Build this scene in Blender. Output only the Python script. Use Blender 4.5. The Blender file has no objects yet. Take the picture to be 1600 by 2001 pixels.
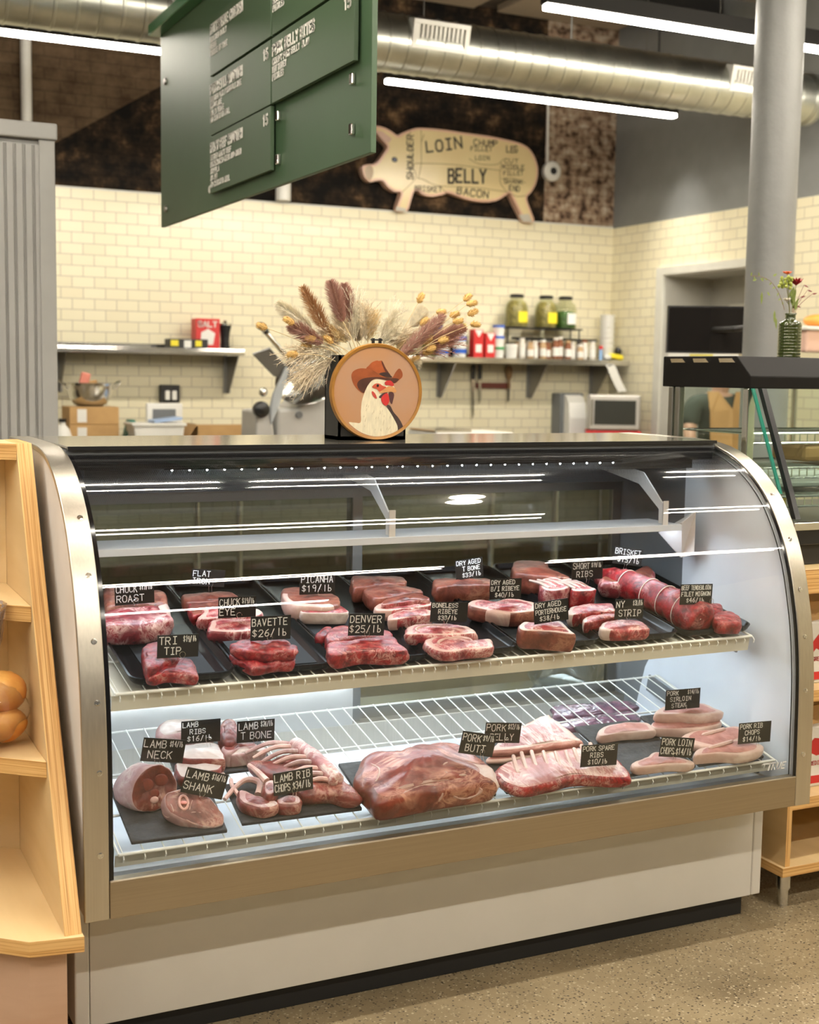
import bpy, bmesh, math, random
from mathutils import Vector, Matrix, noise
random.seed(7)
SC = bpy.context.scene
COL = SC.collection
PI = math.pi
R_ = math.radians
# ------------------------------------------------------------------ camera
cam = bpy.data.cameras.new('camera')
cam.sensor_fit = 'HORIZONTAL'; cam.sensor_width = 36.0; cam.lens = 57.55
cam_o = bpy.data.objects.new('camera', cam); COL.objects.link(cam_o)
YAW, PITCH, ROLL = 0.4497, 0.1042, 0.0154
fw = Vector((math.sin(YAW)*math.cos(PITCH), math.cos(YAW)*math.cos(PITCH), -math.sin(PITCH)))
r0 = Vector((math.cos(YAW), -math.sin(YAW), 0)); u0 = r0.cross(fw)
rt = math.cos(ROLL)*r0 + math.sin(ROLL)*u0; up = -math.sin(ROLL)*r0 + math.cos(ROLL)*u0
cam_o.matrix_world = Matrix(((rt.x, up.x, -fw.x, -0.5424), (rt.y, up.y, -fw.y, -2.6471), (rt.z, up.z, -fw.z, 1.5248), (0, 0, 0, 1)))
cam.clip_start = 0.05; cam.clip_end = 60
cam.dof.use_dof = True; cam.dof.focus_distance = 3.2; cam.dof.aperture_fstop = 5.0
SC.camera = cam_o
# ------------------------------------------------------------------ light levels
SC.view_settings.view_transform = 'Standard'; SC.view_settings.look = 'None'
SC.view_settings.exposure = 1.25; SC.view_settings.gamma = 1.0
SC.view_settings.use_curve_mapping = False
TUBE_COLOR = (1.0, 0.92, 0.785); TUBE_POWER = 47.0       # ceiling line lamps
LED_COLOR = (0.79, 0.895, 1.0); LED_POWER = 12.0         # strips inside the case
world = bpy.data.worlds.new('store'); SC.world = world; world.use_nodes = True
bg = world.node_tree.nodes['Background']
bg.inputs[0].default_value = (1.0, 0.90, 0.76, 1); bg.inputs[1].default_value = 0.07
SC.cycles.max_bounces = 10; SC.cycles.transparent_max_bounces = 24
SC.cycles.glossy_bounces = 4; SC.cycles.diffuse_bounces = 4
SC.cycles.caustics_reflective = False; SC.cycles.caustics_refractive = False
SC.cycles.sample_clamp_indirect = 6.0
# ------------------------------------------------------------------ object helpers
WPOS = {}
def tag(o, label=None, cat=None, group=None, kind=None):
    if label: o['label'] = label
    if cat: o['category'] = cat
    if group: o['group'] = group
    if kind: o['kind'] = kind
    return o
def thing(name, loc, label, cat, group=None):
    o = bpy.data.objects.new(name, None); COL.objects.link(o)
    o.empty_display_size = 0.05; o.location = loc; WPOS[o] = Vector(loc)
    return tag(o, label, cat, group)
class MB:
    """collects geometry in world coordinates for ONE mesh object"""
    def __init__(s): s.v = []; s.f = []; s.m = []; s.k = 0; s.uv = None
    def add(s, vs, fs, k=None):
        n = len(s.v); s.v.extend([Vector(p) for p in vs])
        for f in fs: s.f.append([n+i for i in f]); s.m.append(s.k if k is None else k)
        return s
    def box(s, x0, x1, y0, y1, z0, z1, k=None):
        return s.add([(x0,y0,z0),(x1,y0,z0),(x1,y1,z0),(x0,y1,z0),(x0,y0,z1),(x1,y0,z1),(x1,y1,z1),(x0,y1,z1)],
                     [(0,3,2,1),(4,5,6,7),(0,1,5,4),(1,2,6,5),(2,3,7,6),(3,0,4,7)], k)
    def boxm(s, M, sx, sy, sz, k=None):
        vs = [M @ Vector((a*sx/2, b*sy/2, c*sz/2)) for c in (-1,1) for a, b in ((-1,-1),(1,-1),(1,1),(-1,1))]
        return s.add(vs, [(0,3,2,1),(4,5,6,7),(0,1,5,4),(1,2,6,5),(2,3,7,6),(3,0,4,7)], k)
    def prism(s, poly, d, k=None):
        """poly: 3D points; d: extrusion vector"""
        n = len(poly); d = Vector(d); P = [Vector(p) for p in poly]
        s.add(P+[p+d for p in P], [tuple(range(n))[::-1], tuple(range(n, 2*n))] + [(i,(i+1) % n,n+(i+1) % n,n+i) for i in range(n)], k)
        return s
    def tube(s, pts, r, n=8, k=None, cap=True, closed=False):
        P = [Vector(p) for p in pts]; m = len(P); R = r if isinstance(r, (list, tuple)) else [r]*m
        prev = None; rings = []
        for i, p in enumerate(P):
            if closed: t = P[(i+1) % m]-P[i-1]
            else: t = P[min(i+1, m-1)]-P[max(i-1, 0)]
            if t.length < 1e-9: t = Vector((0,0,1))
            t.normalize()
            if prev is None:
                a = Vector((0,0,1)) if abs(t.z) < .9 else Vector((1,0,0)); u = t.cross(a).normalized()
            else:
                u = prev - t*prev.dot(t)
                u = u.normalized() if u.length > 1e-6 else t.orthogonal().normalized()
            prev = u; w = t.cross(u)
            rings.append([p+(u*math.cos(2*PI*j/n)+w*math.sin(2*PI*j/n))*R[i] for j in range(n)])
        vs = [q for g in rings for q in g]; fs = []
        for i in range(m if closed else m-1):
            a = i*n; b = ((i+1) % m)*n
            for j in range(n): fs.append((a+j, a+(j+1) % n, b+(j+1) % n, b+j))
        if cap and not closed: fs += [tuple(range(n))[::-1], tuple(range((m-1)*n, m*n))]
        return s.add(vs, fs, k)
    def lathe(s, prof, c, n=24, k=None, axis=(0,0,1)):
        """prof: (r, h) list along axis"""
        ax = Vector(axis).normalized(); u = ax.orthogonal().normalized(); w = ax.cross(u); c = Vector(c)
        vs = [c+ax*h+(u*math.cos(2*PI*j/n)+w*math.sin(2*PI*j/n))*max(r, 1e-5) for r, h in prof for j in range(n)]
        fs = []
        for i in range(len(prof)-1):
            for j in range(n): fs.append((i*n+j, i*n+(j+1) % n, (i+1)*n+(j+1) % n, (i+1)*n+j))
        fs += [tuple(range(n))[::-1], tuple(range((len(prof)-1)*n, len(prof)*n))]
        return s.add(vs, fs, k)
    def ball(s, c, r, n=10, m=7, k=None, M=None):
        rr = (r, r, r) if not isinstance(r, (tuple, list)) else r; c = Vector(c); vs = []; fs = []
        for i in range(m+1):
            th = PI*i/m
            for j in range(n):
                p = Vector((rr[0]*math.sin(th)*math.cos(2*PI*j/n), rr[1]*math.sin(th)*math.sin(2*PI*j/n), rr[2]*math.cos(th)))
                vs.append(c+(M @ p if M else p))
        for i in range(m):
            for j in range(n): fs.append((i*n+j, (i+1)*n+j, (i+1)*n+(j+1) % n, i*n+(j+1) % n))
        return s.add(vs, fs, k)
    def build(s, name, mats, parent=None, smooth=False, bevel=0, label=None, cat=None, group=None, kind=None, seg=2, weld=True, angle=35):
        if not isinstance(mats, (list, tuple)): mats = [mats]
        lo = Vector((min(p.x for p in s.v), min(p.y for p in s.v), min(p.z for p in s.v)))
        hi = Vector((max(p.x for p in s.v), max(p.y for p in s.v), max(p.z for p in s.v)))
        c = Vector(((lo.x+hi.x)/2, (lo.y+hi.y)/2, lo.z))
        me = bpy.data.meshes.new(name)
        me.from_pydata([p-c for p in s.v], [], s.f); me.validate()
        for m in mats: me.materials.append(m)
        if len(me.polygons) == len(s.m):
            me.polygons.foreach_set('material_index', s.m)
        if s.uv:
            ul = me.uv_layers.new(name='uv')
            for lp in me.loops: ul.data[lp.index].uv = s.uv[lp.vertex_index]
        if weld or smooth:
            b = bmesh.new(); b.from_mesh(me)
            if weld: bmesh.ops.remove_doubles(b, verts=b.verts, dist=1e-6)
            bmesh.ops.recalc_face_normals(b, faces=b.faces); b.to_mesh(me); b.free()
        o = bpy.data.objects.new(name, me); COL.objects.link(o)
        if smooth:
            me.polygons.foreach_set('use_smooth', [True]*len(me.polygons))
            if angle < 180: me.set_sharp_from_angle(angle=R_(angle))
        if parent:
            o.parent = parent; o.location = c-WPOS[parent]
        else: o.location = c
        WPOS[o] = c.copy()
        if bevel:
            bv = o.modifiers.new('bevel', 'BEVEL'); bv.width = bevel; bv.segments = seg; bv.limit_method = 'ANGLE'; bv.angle_limit = R_(40)
        return tag(o, label, cat, group, kind)
def box(name, x0, x1, y0, y1, z0, z1, m, parent=None, bevel=0.0015, **k):
    return MB().box(x0, x1, y0, y1, z0, z1).build(name, m, parent, bevel=bevel, **k)
def rotz(a, c=(0,0,0)): return Matrix.Translation(Vector(c)) @ Matrix.Rotation(a, 4, 'Z')
def catmull(pts, n=8, closed=False):
    P = [Vector(p) for p in pts]; out = []; m = len(P)
    rng = range(m) if closed else range(m-1)
    for i in rng:
        if closed: a, b, c, d = P[i-1], P[i], P[(i+1) % m], P[(i+2) % m]
        else: a, b, c, d = P[max(i-1,0)], P[i], P[i+1], P[min(i+2,m-1)]
        for j in range(n):
            t = j/n; out.append(0.5*((2*b)+(c-a)*t+(2*a-5*b+4*c-d)*t*t+(3*b-a-3*c+d)*t**3))
    if not closed: out.append(P[-1])
    return out
# ------------------------------------------------------------------ material helpers
def nodes(name):
    m = bpy.data.materials.new(name); m.use_nodes = True; nt = m.node_tree
    return m, nt, nt.nodes, nt.links, nt.nodes['Principled BSDF']
def ramp(N, stops):
    r = N.new('ShaderNodeValToRGB'); e = r.color_ramp.elements
    while len(e) < len(stops): e.new(0.5)
    for x, (p, c) in zip(e, stops): x.position = p; x.color = (c[0], c[1], c[2], 1)
    return r
def mat(name, col, rough=0.5, metal=0.0, col2=None, scale=8.0, stretch=None, bump=0.0, bscale=None, coat=0.0, emit=None, es=0, spec=None, detail=4, lo=.35, hi=.65):
    m, nt, N, L, b = nodes(name)
    b.inputs['Base Color'].default_value = (*col, 1); b.inputs['Roughness'].default_value = rough; b.inputs['Metallic'].default_value = metal
    if coat: b.inputs['Coat Weight'].default_value = coat; b.inputs['Coat Roughness'].default_value = 0.08
    if spec is not None: b.inputs['Specular IOR Level'].default_value = spec
    if emit: b.inputs['Emission Color'].default_value = (*emit, 1); b.inputs['Emission Strength'].default_value = es
    tc = N.new('ShaderNodeTexCoord'); mp = N.new('ShaderNodeMapping'); L.new(tc.outputs['Object'], mp.inputs[0])
    if stretch: mp.inputs['Scale'].default_value = stretch
    nz = N.new('ShaderNodeTexNoise'); nz.inputs['Scale'].default_value = scale; nz.inputs['Detail'].default_value = detail
    L.new(mp.outputs[0], nz.inputs['Vector'])
    c2 = col2 or tuple(min(1, c*0.93) for c in col)
    r = ramp(N, [(lo, c2), (hi, col)]); L.new(nz.outputs['Fac'], r.inputs[0]); L.new(r.outputs[0], b.inputs['Base Color'])
    if bump:
        n2 = nz
        if bscale:
            n2 = N.new('ShaderNodeTexNoise'); n2.inputs['Scale'].default_value = bscale; n2.inputs['Detail'].default_value = 3; L.new(mp.outputs[0], n2.inputs['Vector'])
        bp = N.new('ShaderNodeBump'); bp.inputs['Strength'].default_value = bump; bp.inputs['Distance'].default_value = 0.01
        L.new(n2.outputs['Fac'], bp.inputs['Height']); L.new(bp.outputs[0], b.inputs['Normal'])
    return m
def emission(name, col, s):
    m, nt, N, L, b = nodes(name)
    b.inputs['Base Color'].default_value = (*col, 1); b.inputs['Emission Color'].default_value = (*col, 1); b.inputs['Emission Strength'].default_value = s
    return m
def brushed(name, col, rough, axis, amt=0.12):
    m, nt, N, L, b = nodes(name)
    b.inputs['Metallic'].default_value = 1.0
    tc = N.new('ShaderNodeTexCoord'); mp = N.new('ShaderNodeMapping'); L.new(tc.outputs['Object'], mp.inputs[0])
    sc = [220, 220, 220]; sc[axis] = 3; mp.inputs['Scale'].default_value = sc
    nz = N.new('ShaderNodeTexNoise'); nz.inputs['Scale'].default_value = 1.0; nz.inputs['Detail'].default_value = 5; L.new(mp.outputs[0], nz.inputs['Vector'])
    r = ramp(N, [(.25, tuple(c*(1-amt) for c in col)), (.75, col)]); L.new(nz.outputs['Fac'], r.inputs[0]); L.new(r.outputs[0], b.inputs['Base Color'])
    mr = N.new('ShaderNodeMapRange'); mr.inputs['To Min'].default_value = rough*.8; mr.inputs['To Max'].default_value = rough*1.25
    L.new(nz.outputs['Fac'], mr.inputs['Value']); L.new(mr.outputs[0], b.inputs['Roughness'])
    return m
def glass(name, tint=(1,1,1), gloss=1.0, rough=0.0, frit=None, alpha_dirt=0.0, ior_f0=0.032):
    """pane shader: see-through plus mirror by angle, the same from both faces"""
    m, nt, N, L, b = nodes(name); N.remove(b)
    out = N['Material Output']
    tr = N.new('ShaderNodeBsdfTransparent'); tr.inputs[0].default_value = (*tint, 1)
    gl = N.new('ShaderNodeBsdfGlossy'); gl.inputs['Roughness'].default_value = rough; gl.inputs[0].default_value = (1,1,1,1)
    lw = N.new('ShaderNodeLayerWeight'); lw.inputs[0].default_value = 0.5
    pw = N.new('ShaderNodeMath'); pw.operation = 'POWER'; pw.inputs[1].default_value = 5.0; L.new(lw.outputs['Facing'], pw.inputs[0])
    ma = N.new('ShaderNodeMath'); ma.operation = 'MULTIPLY_ADD'; ma.inputs[1].default_value = (1-ior_f0)*gloss; ma.inputs[2].default_value = ior_f0*gloss; L.new(pw.outputs[0], ma.inputs[0])
    mx = N.new('ShaderNodeMixShader'); L.new(ma.outputs[0], mx.inputs[0]); L.new(tr.outputs[0], mx.inputs[1]); L.new(gl.outputs[0], mx.inputs[2])
    last = mx
    if frit:
        uv = N.new('ShaderNodeUVMap'); uv.uv_map = 'uv'; sp = N.new('ShaderNodeSeparateXYZ'); L.new(uv.outputs[0], sp.inputs[0])
        def mth(op, a, bb=None, c=None):
            n = N.new('ShaderNodeMath'); n.operation = op
            for i, x in enumerate((a, bb, c)):
                if x is None: continue
                if isinstance(x, (int, float)): n.inputs[i].default_value = x
                else: L.new(x, n.inputs[i])
            return n.outputs[0]
        U, V = sp.outputs[0], sp.outputs[1]; u0_, u1_, v0_, v1_ = frit
        edge = mth('MAXIMUM', mth('LESS_THAN', U, u0_), mth('GREATER_THAN', U, u1_))
        edge = mth('MAXIMUM', edge, mth('LESS_THAN', V, v0_))
        # printed dots that grow towards the top edge
        p = 230.0
        du = mth('SUBTRACT', mth('FRACT', mth('MULTIPLY', mth('ADD', U, mth('MULTIPLY', V, 0.5)), p)), .5)
        dv = mth('SUBTRACT', mth('FRACT', mth('MULTIPLY', V, p)), .5)
        dist = mth('SQRT', mth('ADD', mth('MULTIPLY', du, du), mth('MULTIPLY', dv, dv)))
        rad = mth('MULTIPLY', mth('SUBTRACT', V, v1_), 2.2)
        rad = mth('MINIMUM', rad, .50)
        dots = mth('LESS_THAN', dist, rad)
        fac = mth('MAXIMUM', edge, dots)
        bl = N.new('ShaderNodeBsdfPrincipled'); bl.inputs['Base Color'].default_value = (.006, .006, .007, 1); bl.inputs['Roughness'].default_value = .12
        m2 = N.new('ShaderNodeMixShader'); L.new(fac, m2.inputs[0]); L.new(last.outputs[0], m2.inputs[1]); L.new(bl.outputs[0], m2.inputs[2]); last = m2
    L.new(last.outputs[0], out.inputs[0])
    return m
def bricks(name, axes, w, h, mortar, c1, c2, cm, rough, bump=.4, offset=.5, extra=None):
    """brick pattern laid out in metres on the wall plane"""
    m, nt, N, L, b = nodes(name)
    g = N.new('ShaderNodeNewGeometry'); sp = N.new('ShaderNodeSeparateXYZ'); L.new(g.outputs['Position'], sp.inputs[0])
    cb = N.new('ShaderNodeCombineXYZ'); L.new(sp.outputs[axes[0]], cb.inputs[0]); L.new(sp.outputs[axes[1]], cb.inputs[1])
    bt = N.new('ShaderNodeTexBrick'); bt.offset = offset; bt.inputs['Scale'].default_value = 1.0
    bt.inputs['Brick Width'].default_value = w; bt.inputs['Row Height'].default_value = h; bt.inputs['Mortar Size'].default_value = mortar
    bt.inputs['Mortar Smooth'].default_value = .15; bt.inputs['Bias'].default_value = 0
    bt.inputs['Color1'].default_value = (*c1, 1); bt.inputs['Color2'].default_value = (*c2, 1); bt.inputs['Mortar'].default_value = (*cm, 1)
    L.new(cb.outputs[0], bt.inputs['Vector'])
    src = bt.outputs['Color']
    if extra: src = extra(N, L, sp, cb, src)
    L.new(src, b.inputs['Base Color']); b.inputs['Roughness'].default_value = rough
    bp = N.new('ShaderNodeBump'); bp.inputs['Strength'].default_value = bump; bp.inputs['Distance'].default_value = .004; bp.invert = True
    L.new(bt.outputs['Fac'], bp.inputs['Height']); L.new(bp.outputs[0], b.inputs['Normal'])
    return m
def meat_mat(name, dark, bright, fat, amount=.5, scale=55, grain=1.0, rough=.36, streak=(1,1,1)):
    """muscle with a mottled grain and ragged veins of fat"""
    if 'fat' not in name and name != 'lamb_skin': dark = tuple(c*.68 for c in dark); bright = tuple(c*.95 for c in bright)
    m, nt, N, L, b = nodes(name)
    tc = N.new('ShaderNodeTexCoord'); mp = N.new('ShaderNodeMapping'); L.new(tc.outputs['Object'], mp.inputs[0]); mp.inputs['Scale'].default_value = streak
    def nz(sc, det, dis=0.0, rgh=.55):
        n = N.new('ShaderNodeTexNoise'); n.inputs['Scale'].default_value = sc; n.inputs['Detail'].default_value = det; n.inputs['Distortion'].default_value = dis; n.inputs['Roughness'].default_value = rgh; L.new(mp.outputs[0], n.inputs['Vector']); return n.outputs['Fac']
    def mth(op, a, c=None, d=None, clamp=False):
        q = N.new('ShaderNodeMath'); q.operation = op; q.use_clamp = clamp
        for i, x in enumerate((a, c, d)):
            if x is None: continue
            if isinstance(x, (int, float)): q.inputs[i].default_value = x
            else: L.new(x, q.inputs[i])
        return q.outputs[0]
    base = nz(scale*.45, 7, .3, .68); r1 = ramp(N, [(.34, dark), (.50, tuple((x+y)/2 for x, y in zip(dark, bright))), (.66, bright)]); L.new(base, r1.inputs[0])
    def ridge(sc, k, mask_sc, thr):
        rg = mth('SUBTRACT', 1.0, mth('MULTIPLY', mth('ABSOLUTE', mth('SUBTRACT', nz(sc, 4, 1.1, .6), .5)), k), clamp=True)
        ms = mth('MULTIPLY', mth('SUBTRACT', nz(mask_sc, 2), thr), 7.0, clamp=True); return mth('MULTIPLY', rg, ms)
    f = mth('MAXIMUM', ridge(scale*.30, 17, scale*.25, .62-.25*amount), mth('MULTIPLY', ridge(scale*1.0, 11, scale*.35, .60-.18*amount), .75))
    f = mth('MULTIPLY', f, min(1.0, .55+.5*amount), clamp=True)
    mx = N.new('ShaderNodeMix'); mx.data_type = 'RGBA'; L.new(f, mx.inputs['Factor']); L.new(r1.outputs[0], mx.inputs['A']); mx.inputs['B'].default_value = (*fat, 1)
    L.new(mx.outputs['Result'], b.inputs['Base Color']); b.inputs['Roughness'].default_value = rough
    b.inputs['Coat Weight'].default_value = .12; b.inputs['Coat Roughness'].default_value = .18
    bp = N.new('ShaderNodeBump'); bp.inputs['Strength'].default_value = .45*grain; bp.inputs['Distance'].default_value = .005; L.new(base, bp.inputs['Height']); L.new(bp.outputs[0], b.inputs['Normal'])
    return m
# ------------------------------------------------------------------ hand lettering (single strokes on a 4 x 6 grid)
GL = {'A':'0,0 2,6 4,0|.7,2 3.3,2','B':'0,0 0,6 3,6 3.6,4.8 3,3.3 0,3.2|3,3.2 4,1.8 3,0 0,0','C':'4,5 3,6 1,6 0,4.5 0,1.5 1,0 3,0 4,1','D':'0,0 0,6 2.4,6 4,4.4 4,1.6 2.4,0 0,0',
'E':'4,6 0,6 0,0 4,0|0,3.1 3,3.1','F':'4,6 0,6 0,0|0,3.1 3,3.1','G':'4,5 3,6 1,6 0,4.5 0,1.5 1,0 3,0 4,1.4 4,2.8 2.2,2.8','H':'0,0 0,6|4,0 4,6|0,3 4,3','I':'.6,6 3.4,6|2,6 2,0|.6,0 3.4,0',
'J':'4,6 4,1.5 3,0 1,0 0,1.3','K':'0,0 0,6|4,6 0,2.6|1.4,3.6 4,0','L':'0,6 0,0 3.8,0','M':'0,0 0,6 2,2.4 4,6 4,0','N':'0,0 0,6 4,0 4,6','O':'1,0 0,1.5 0,4.5 1,6 3,6 4,4.5 4,1.5 3,0 1,0',
'P':'0,0 0,6 3,6 4,5 4,3.9 3,2.9 0,2.9','Q':'1,0 0,1.5 0,4.5 1,6 3,6 4,4.5 4,1.5 3,0 1,0|2.6,1.5 4.2,-.3','R':'0,0 0,6 3,6 4,5 4,4 3,3 0,3|1.8,3 4,0','S':'4,5 3,6 1,6 0,5 0,4 1,3.2 3,2.8 4,2 4,1 3,0 1,0 0,1',
'T':'0,6 4,6|2,6 2,0','U':'0,6 0,1.4 1,0 3,0 4,1.4 4,6','V':'0,6 2,0 4,6','W':'0,6 1,0 2,4 3,0 4,6','X':'0,0 4,6|0,6 4,0','Y':'0,6 2,3 4,6|2,3 2,0','Z':'0,6 4,6 0,0 4,0',
'0':'1,0 0,1.5 0,4.5 1,6 3,6 4,4.5 4,1.5 3,0 1,0','1':'1,4.8 2.2,6 2.2,0','2':'0,4.8 1,6 3,6 4,4.8 3.8,3.6 0,0 4,0','3':'0,5.4 1.2,6 3,6 3.8,4.8 3,3.4 1.5,3.2|3,3.2 4,1.8 3,0 1,0 0,.8','4':'3,0 3,6 0,2 4,2',
'5':'3.8,6 .4,6 .2,3.4 2.6,3.6 4,2.2 3.6,.6 2,0 0,.6','6':'3.4,6 1.2,4.4 0,2 .8,.2 2.8,0 4,1.4 3.4,3 1.4,3.1 .2,2','7':'0,6 4,6 1.4,0','8':'2,3.2 .4,4.4 1,6 3,6 3.6,4.4 2,3.2 0,1.6 1,0 3,0 4,1.6 2,3.2','9':'3.8,4.4 2.6,3 .8,3.2 .2,4.8 1.4,6 3,6 3.8,4.4 3,0',
'$':'4,4.8 3,5.4 1,5.4 .2,4.3 1,3.3 3,2.7 3.8,1.8 3,.7 1,.7 0,1.3|2,6.3 2,-.2','/':'.4,-.3 3.4,6.3','l':'2,6 2,0','b':'.4,6 .4,0 2.6,0 3.6,1.4 2.6,3 .4,3','.':'1.8,0 2.2,0','-':'1,3 3,3','+':'.6,3 3.4,3|2,4.4 2,1.6','&':'4,0 .8,4.4 1.2,6 2.4,6 2.6,4.6 .2,2 .4,.5 1.6,0 3.4,2.4'}
def lettering(mb, text, org, ux, uy, h, stroke, lift, jit=.0, w=.62, gap=.28, slant=0.0, k=None):
    """write text with its lower-left corner at org; ux, uy unit vectors of the surface; returns the width"""
    org = Vector(org); ux = Vector(ux); uy = Vector(uy); nn = ux.cross(uy).normalized()
    x = 0.0; s = h/6.0
    for ch in text:
        if ch in GL:
            jx, jy, js = random.uniform(-jit, jit)*h, random.uniform(-jit, jit)*h, 1+random.uniform(-jit, jit)
            for st in GL[ch].split('|'):
                P = [tuple(float(t) for t in q.split(',')) for q in st.split()]
                P = [Vector(((px_*w*s*1.5*js)+x+jx+slant*py_*s, py_*s*js+jy)) for px_, py_ in P]
                for a, b in zip(P[:-1], P[1:]):
                    d = (b-a)
                    if d.length < 1e-7: continue
                    d = d.normalized(); nrm = Vector((-d.y, d.x))*stroke/2; e = d*stroke*.4
                    q = [a-e-nrm, b+e-nrm, b+e+nrm, a-e+nrm]
                    lo = [org+ux*p.x+uy*p.y+nn*lift*.2 for p in q]; hi = [org+ux*p.x+uy*p.y+nn*lift for p in q]
                    mb.add(lo+hi, [(4,5,6,7),(0,1,5,4),(1,2,6,5),(2,3,7,6),(3,0,4,7)], k)
            x += (4*w*1.5+gap*6)*s*js
        else: x += 3.4*s*w*1.5
    return x
def text_width(text, h, w=.62, gap=.28):
    s = h/6.0
    return sum((4*w*1.5+gap*6)*s if c in GL else 3.4*s*w*1.5 for c in text)
# ================================================================== materials
M = {}
M['steel'] = brushed('brushed_steel', (.66, .61, .52), .34, 2)
M['steel_h'] = brushed('brushed_steel_rail', (.47, .40, .30), .38, 0)
M['chrome'] = mat('chrome', (.75, .74, .70), .16, 1.0)
M['steel_dark'] = mat('dark_steel', (.30, .29, .27), .4, 1.0)
M['galv'] = mat('galvanised_duct', (.55, .56, .50), .34, 1.0, col2=(.40, .41, .37), scale=5)
M['white_panel'] = mat('white_panel', (.80, .76, .73), .35, col2=(.72, .68, .64))
M['kick'] = mat('cream_panel', (.66, .635, .585), .4, col2=(.64, .615, .565))
M['liner'] = mat('white_liner', (.80, .84, .90), .3)
M['liner_grey'] = mat('grey_liner', (.16, .17, .18), .4)
M['wire_white'] = mat('white_coated_wire', (.86, .85, .78), .3)
M['lip'] = mat('cream_lip', (.72, .68, .56), .35)
M['black'] = mat('black_plastic', (.012, .012, .013), .3)
M['black_matt'] = mat('black_paint', (.02, .019, .018), .55)
M['tray'] = mat('black_tray', (.004, .0042, .0045), .25, spec=.18)
M['rubber'] = mat('black_rubber', (.012, .012, .012), .6)
M['slate'] = mat('slate', (.034, .034, .036), .6, col2=(.018, .018, .02), scale=30, bump=.3, bscale=60)
M['card'] = mat('chalkboard_card', (.014, .013, .012), .28)
M['chalk'] = mat('chalk_white', (.88, .86, .80), .6)
M['led'] = emission('led', LED_COLOR, LED_POWER)
M['led_dot'] = emission('led_dot', LED_COLOR, 25)
M['tube'] = emission('lamp_diffuser', TUBE_COLOR, TUBE_POWER)
M['grey_paint'] = mat('grey_wall_paint', (.22, .225, .22), .6)
M['grey_cab'] = mat('grey_cabinet', (.30, .295, .28), .5)
M['col_grey'] = mat('grey_column_paint', (.20, .20, .195), .5, bump=.25, bscale=25)
M['white_wood'] = mat('white_trim', (.66, .65, .58), .45)
M['door_white'] = mat('door_paint', (.50, .49, .44), .5)
M['plastic_white'] = mat('white_plastic', (.78, .77, .72), .4)
M['cardboard'] = mat('cardboard', (.52, .32, .13), .8, col2=(.45, .27, .11))
M['red'] = mat('red_print', (.62, .03, .03), .45)
M['yellow'] = mat('yellow_print', (.85, .70, .03), .5)
M['blue'] = mat('blue_print', (.03, .12, .55), .45)
M['green_lid'] = mat('green_plastic', (.02, .30, .08), .45)
M['teal'] = mat('teal_plastic', (.0, .16, .12), .5)
M['purple'] = mat('purple_bottle', (.10, .06, .16), .4)
def wood(name, c1, c2, axis, sc=3.0, rough=.45, fine=30):
    st = [fine]*3; st[axis] = 1.5
    return mat(name, c1, rough, col2=c2, scale=sc, stretch=tuple(st), detail=5, lo=.3, hi=.7)
M['ply_face'] = mat('plywood_face', (.68, .50, .27), .45, col2=(.60, .42, .20), scale=2.2, stretch=(1.2, 1.2, 7), detail=5, lo=.3, hi=.7)
M['ply_pale'] = mat('plywood_shelf', (.76, .57, .31), .42, col2=(.69, .50, .25), scale=2.5, stretch=(7, 1.2, 1), detail=5, lo=.3, hi=.7)
def ply_edge(name, axes):
    """plies of a sheet seen at its cut edge; axis = sheet normal"""
    m, nt, N, L, b = nodes(name)
    tc = N.new('ShaderNodeTexCoord'); mp = N.new('ShaderNodeMapping'); L.new(tc.outputs['Object'], mp.inputs[0])
    sc = [2.5, 2.5, 2.5]; sc[axes] = 330.0; mp.inputs['Scale'].default_value = sc
    nz = N.new('ShaderNodeTexNoise'); nz.inputs['Scale'].default_value = 1.0; nz.inputs['Detail'].default_value = 4; nz.inputs['Roughness'].default_value = .6; L.new(mp.outputs[0], nz.inputs['Vector'])
    r = ramp(N, [(.30, (.30, .13, .035)), (.45, (.62, .33, .10)), (.58, (.78, .50, .20)), (.75, (.68, .40, .14))]); L.new(nz.outputs['Fac'], r.inputs[0])
    L.new(r.outputs[0], b.inputs['Base Color']); b.inputs['Roughness'].default_value = .5
    return m
M['edge_x'] = ply_edge('plywood_edge_upright', 0); M['edge_z'] = ply_edge('plywood_edge_shelf', 2)
M['ply_pink'] = mat('plinth_ply', (.60, .40, .28), .5, col2=(.52, .33, .22), scale=3, stretch=(1, 1, 6), detail=5)
def tile_shift(N, L, sp, cb, src):
    nz = N.new('ShaderNodeTexNoise'); nz.inputs['Scale'].default_value = 1.5; L.new(cb.outputs[0], nz.inputs['Vector'])
    return src
M['tile_back'] = bricks('cream_subway_tile', (0, 2), .152, .0745, .0028, (.82, .765, .56), (.78, .715, .51), (.48, .43, .33), .22, .5)
M['tile_right'] = bricks('cream_subway_tile_side', (1, 2), .152, .0745, .0028, (.82, .765, .56), (.78, .715, .51), (.48, .43, .33), .22, .5)
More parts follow.
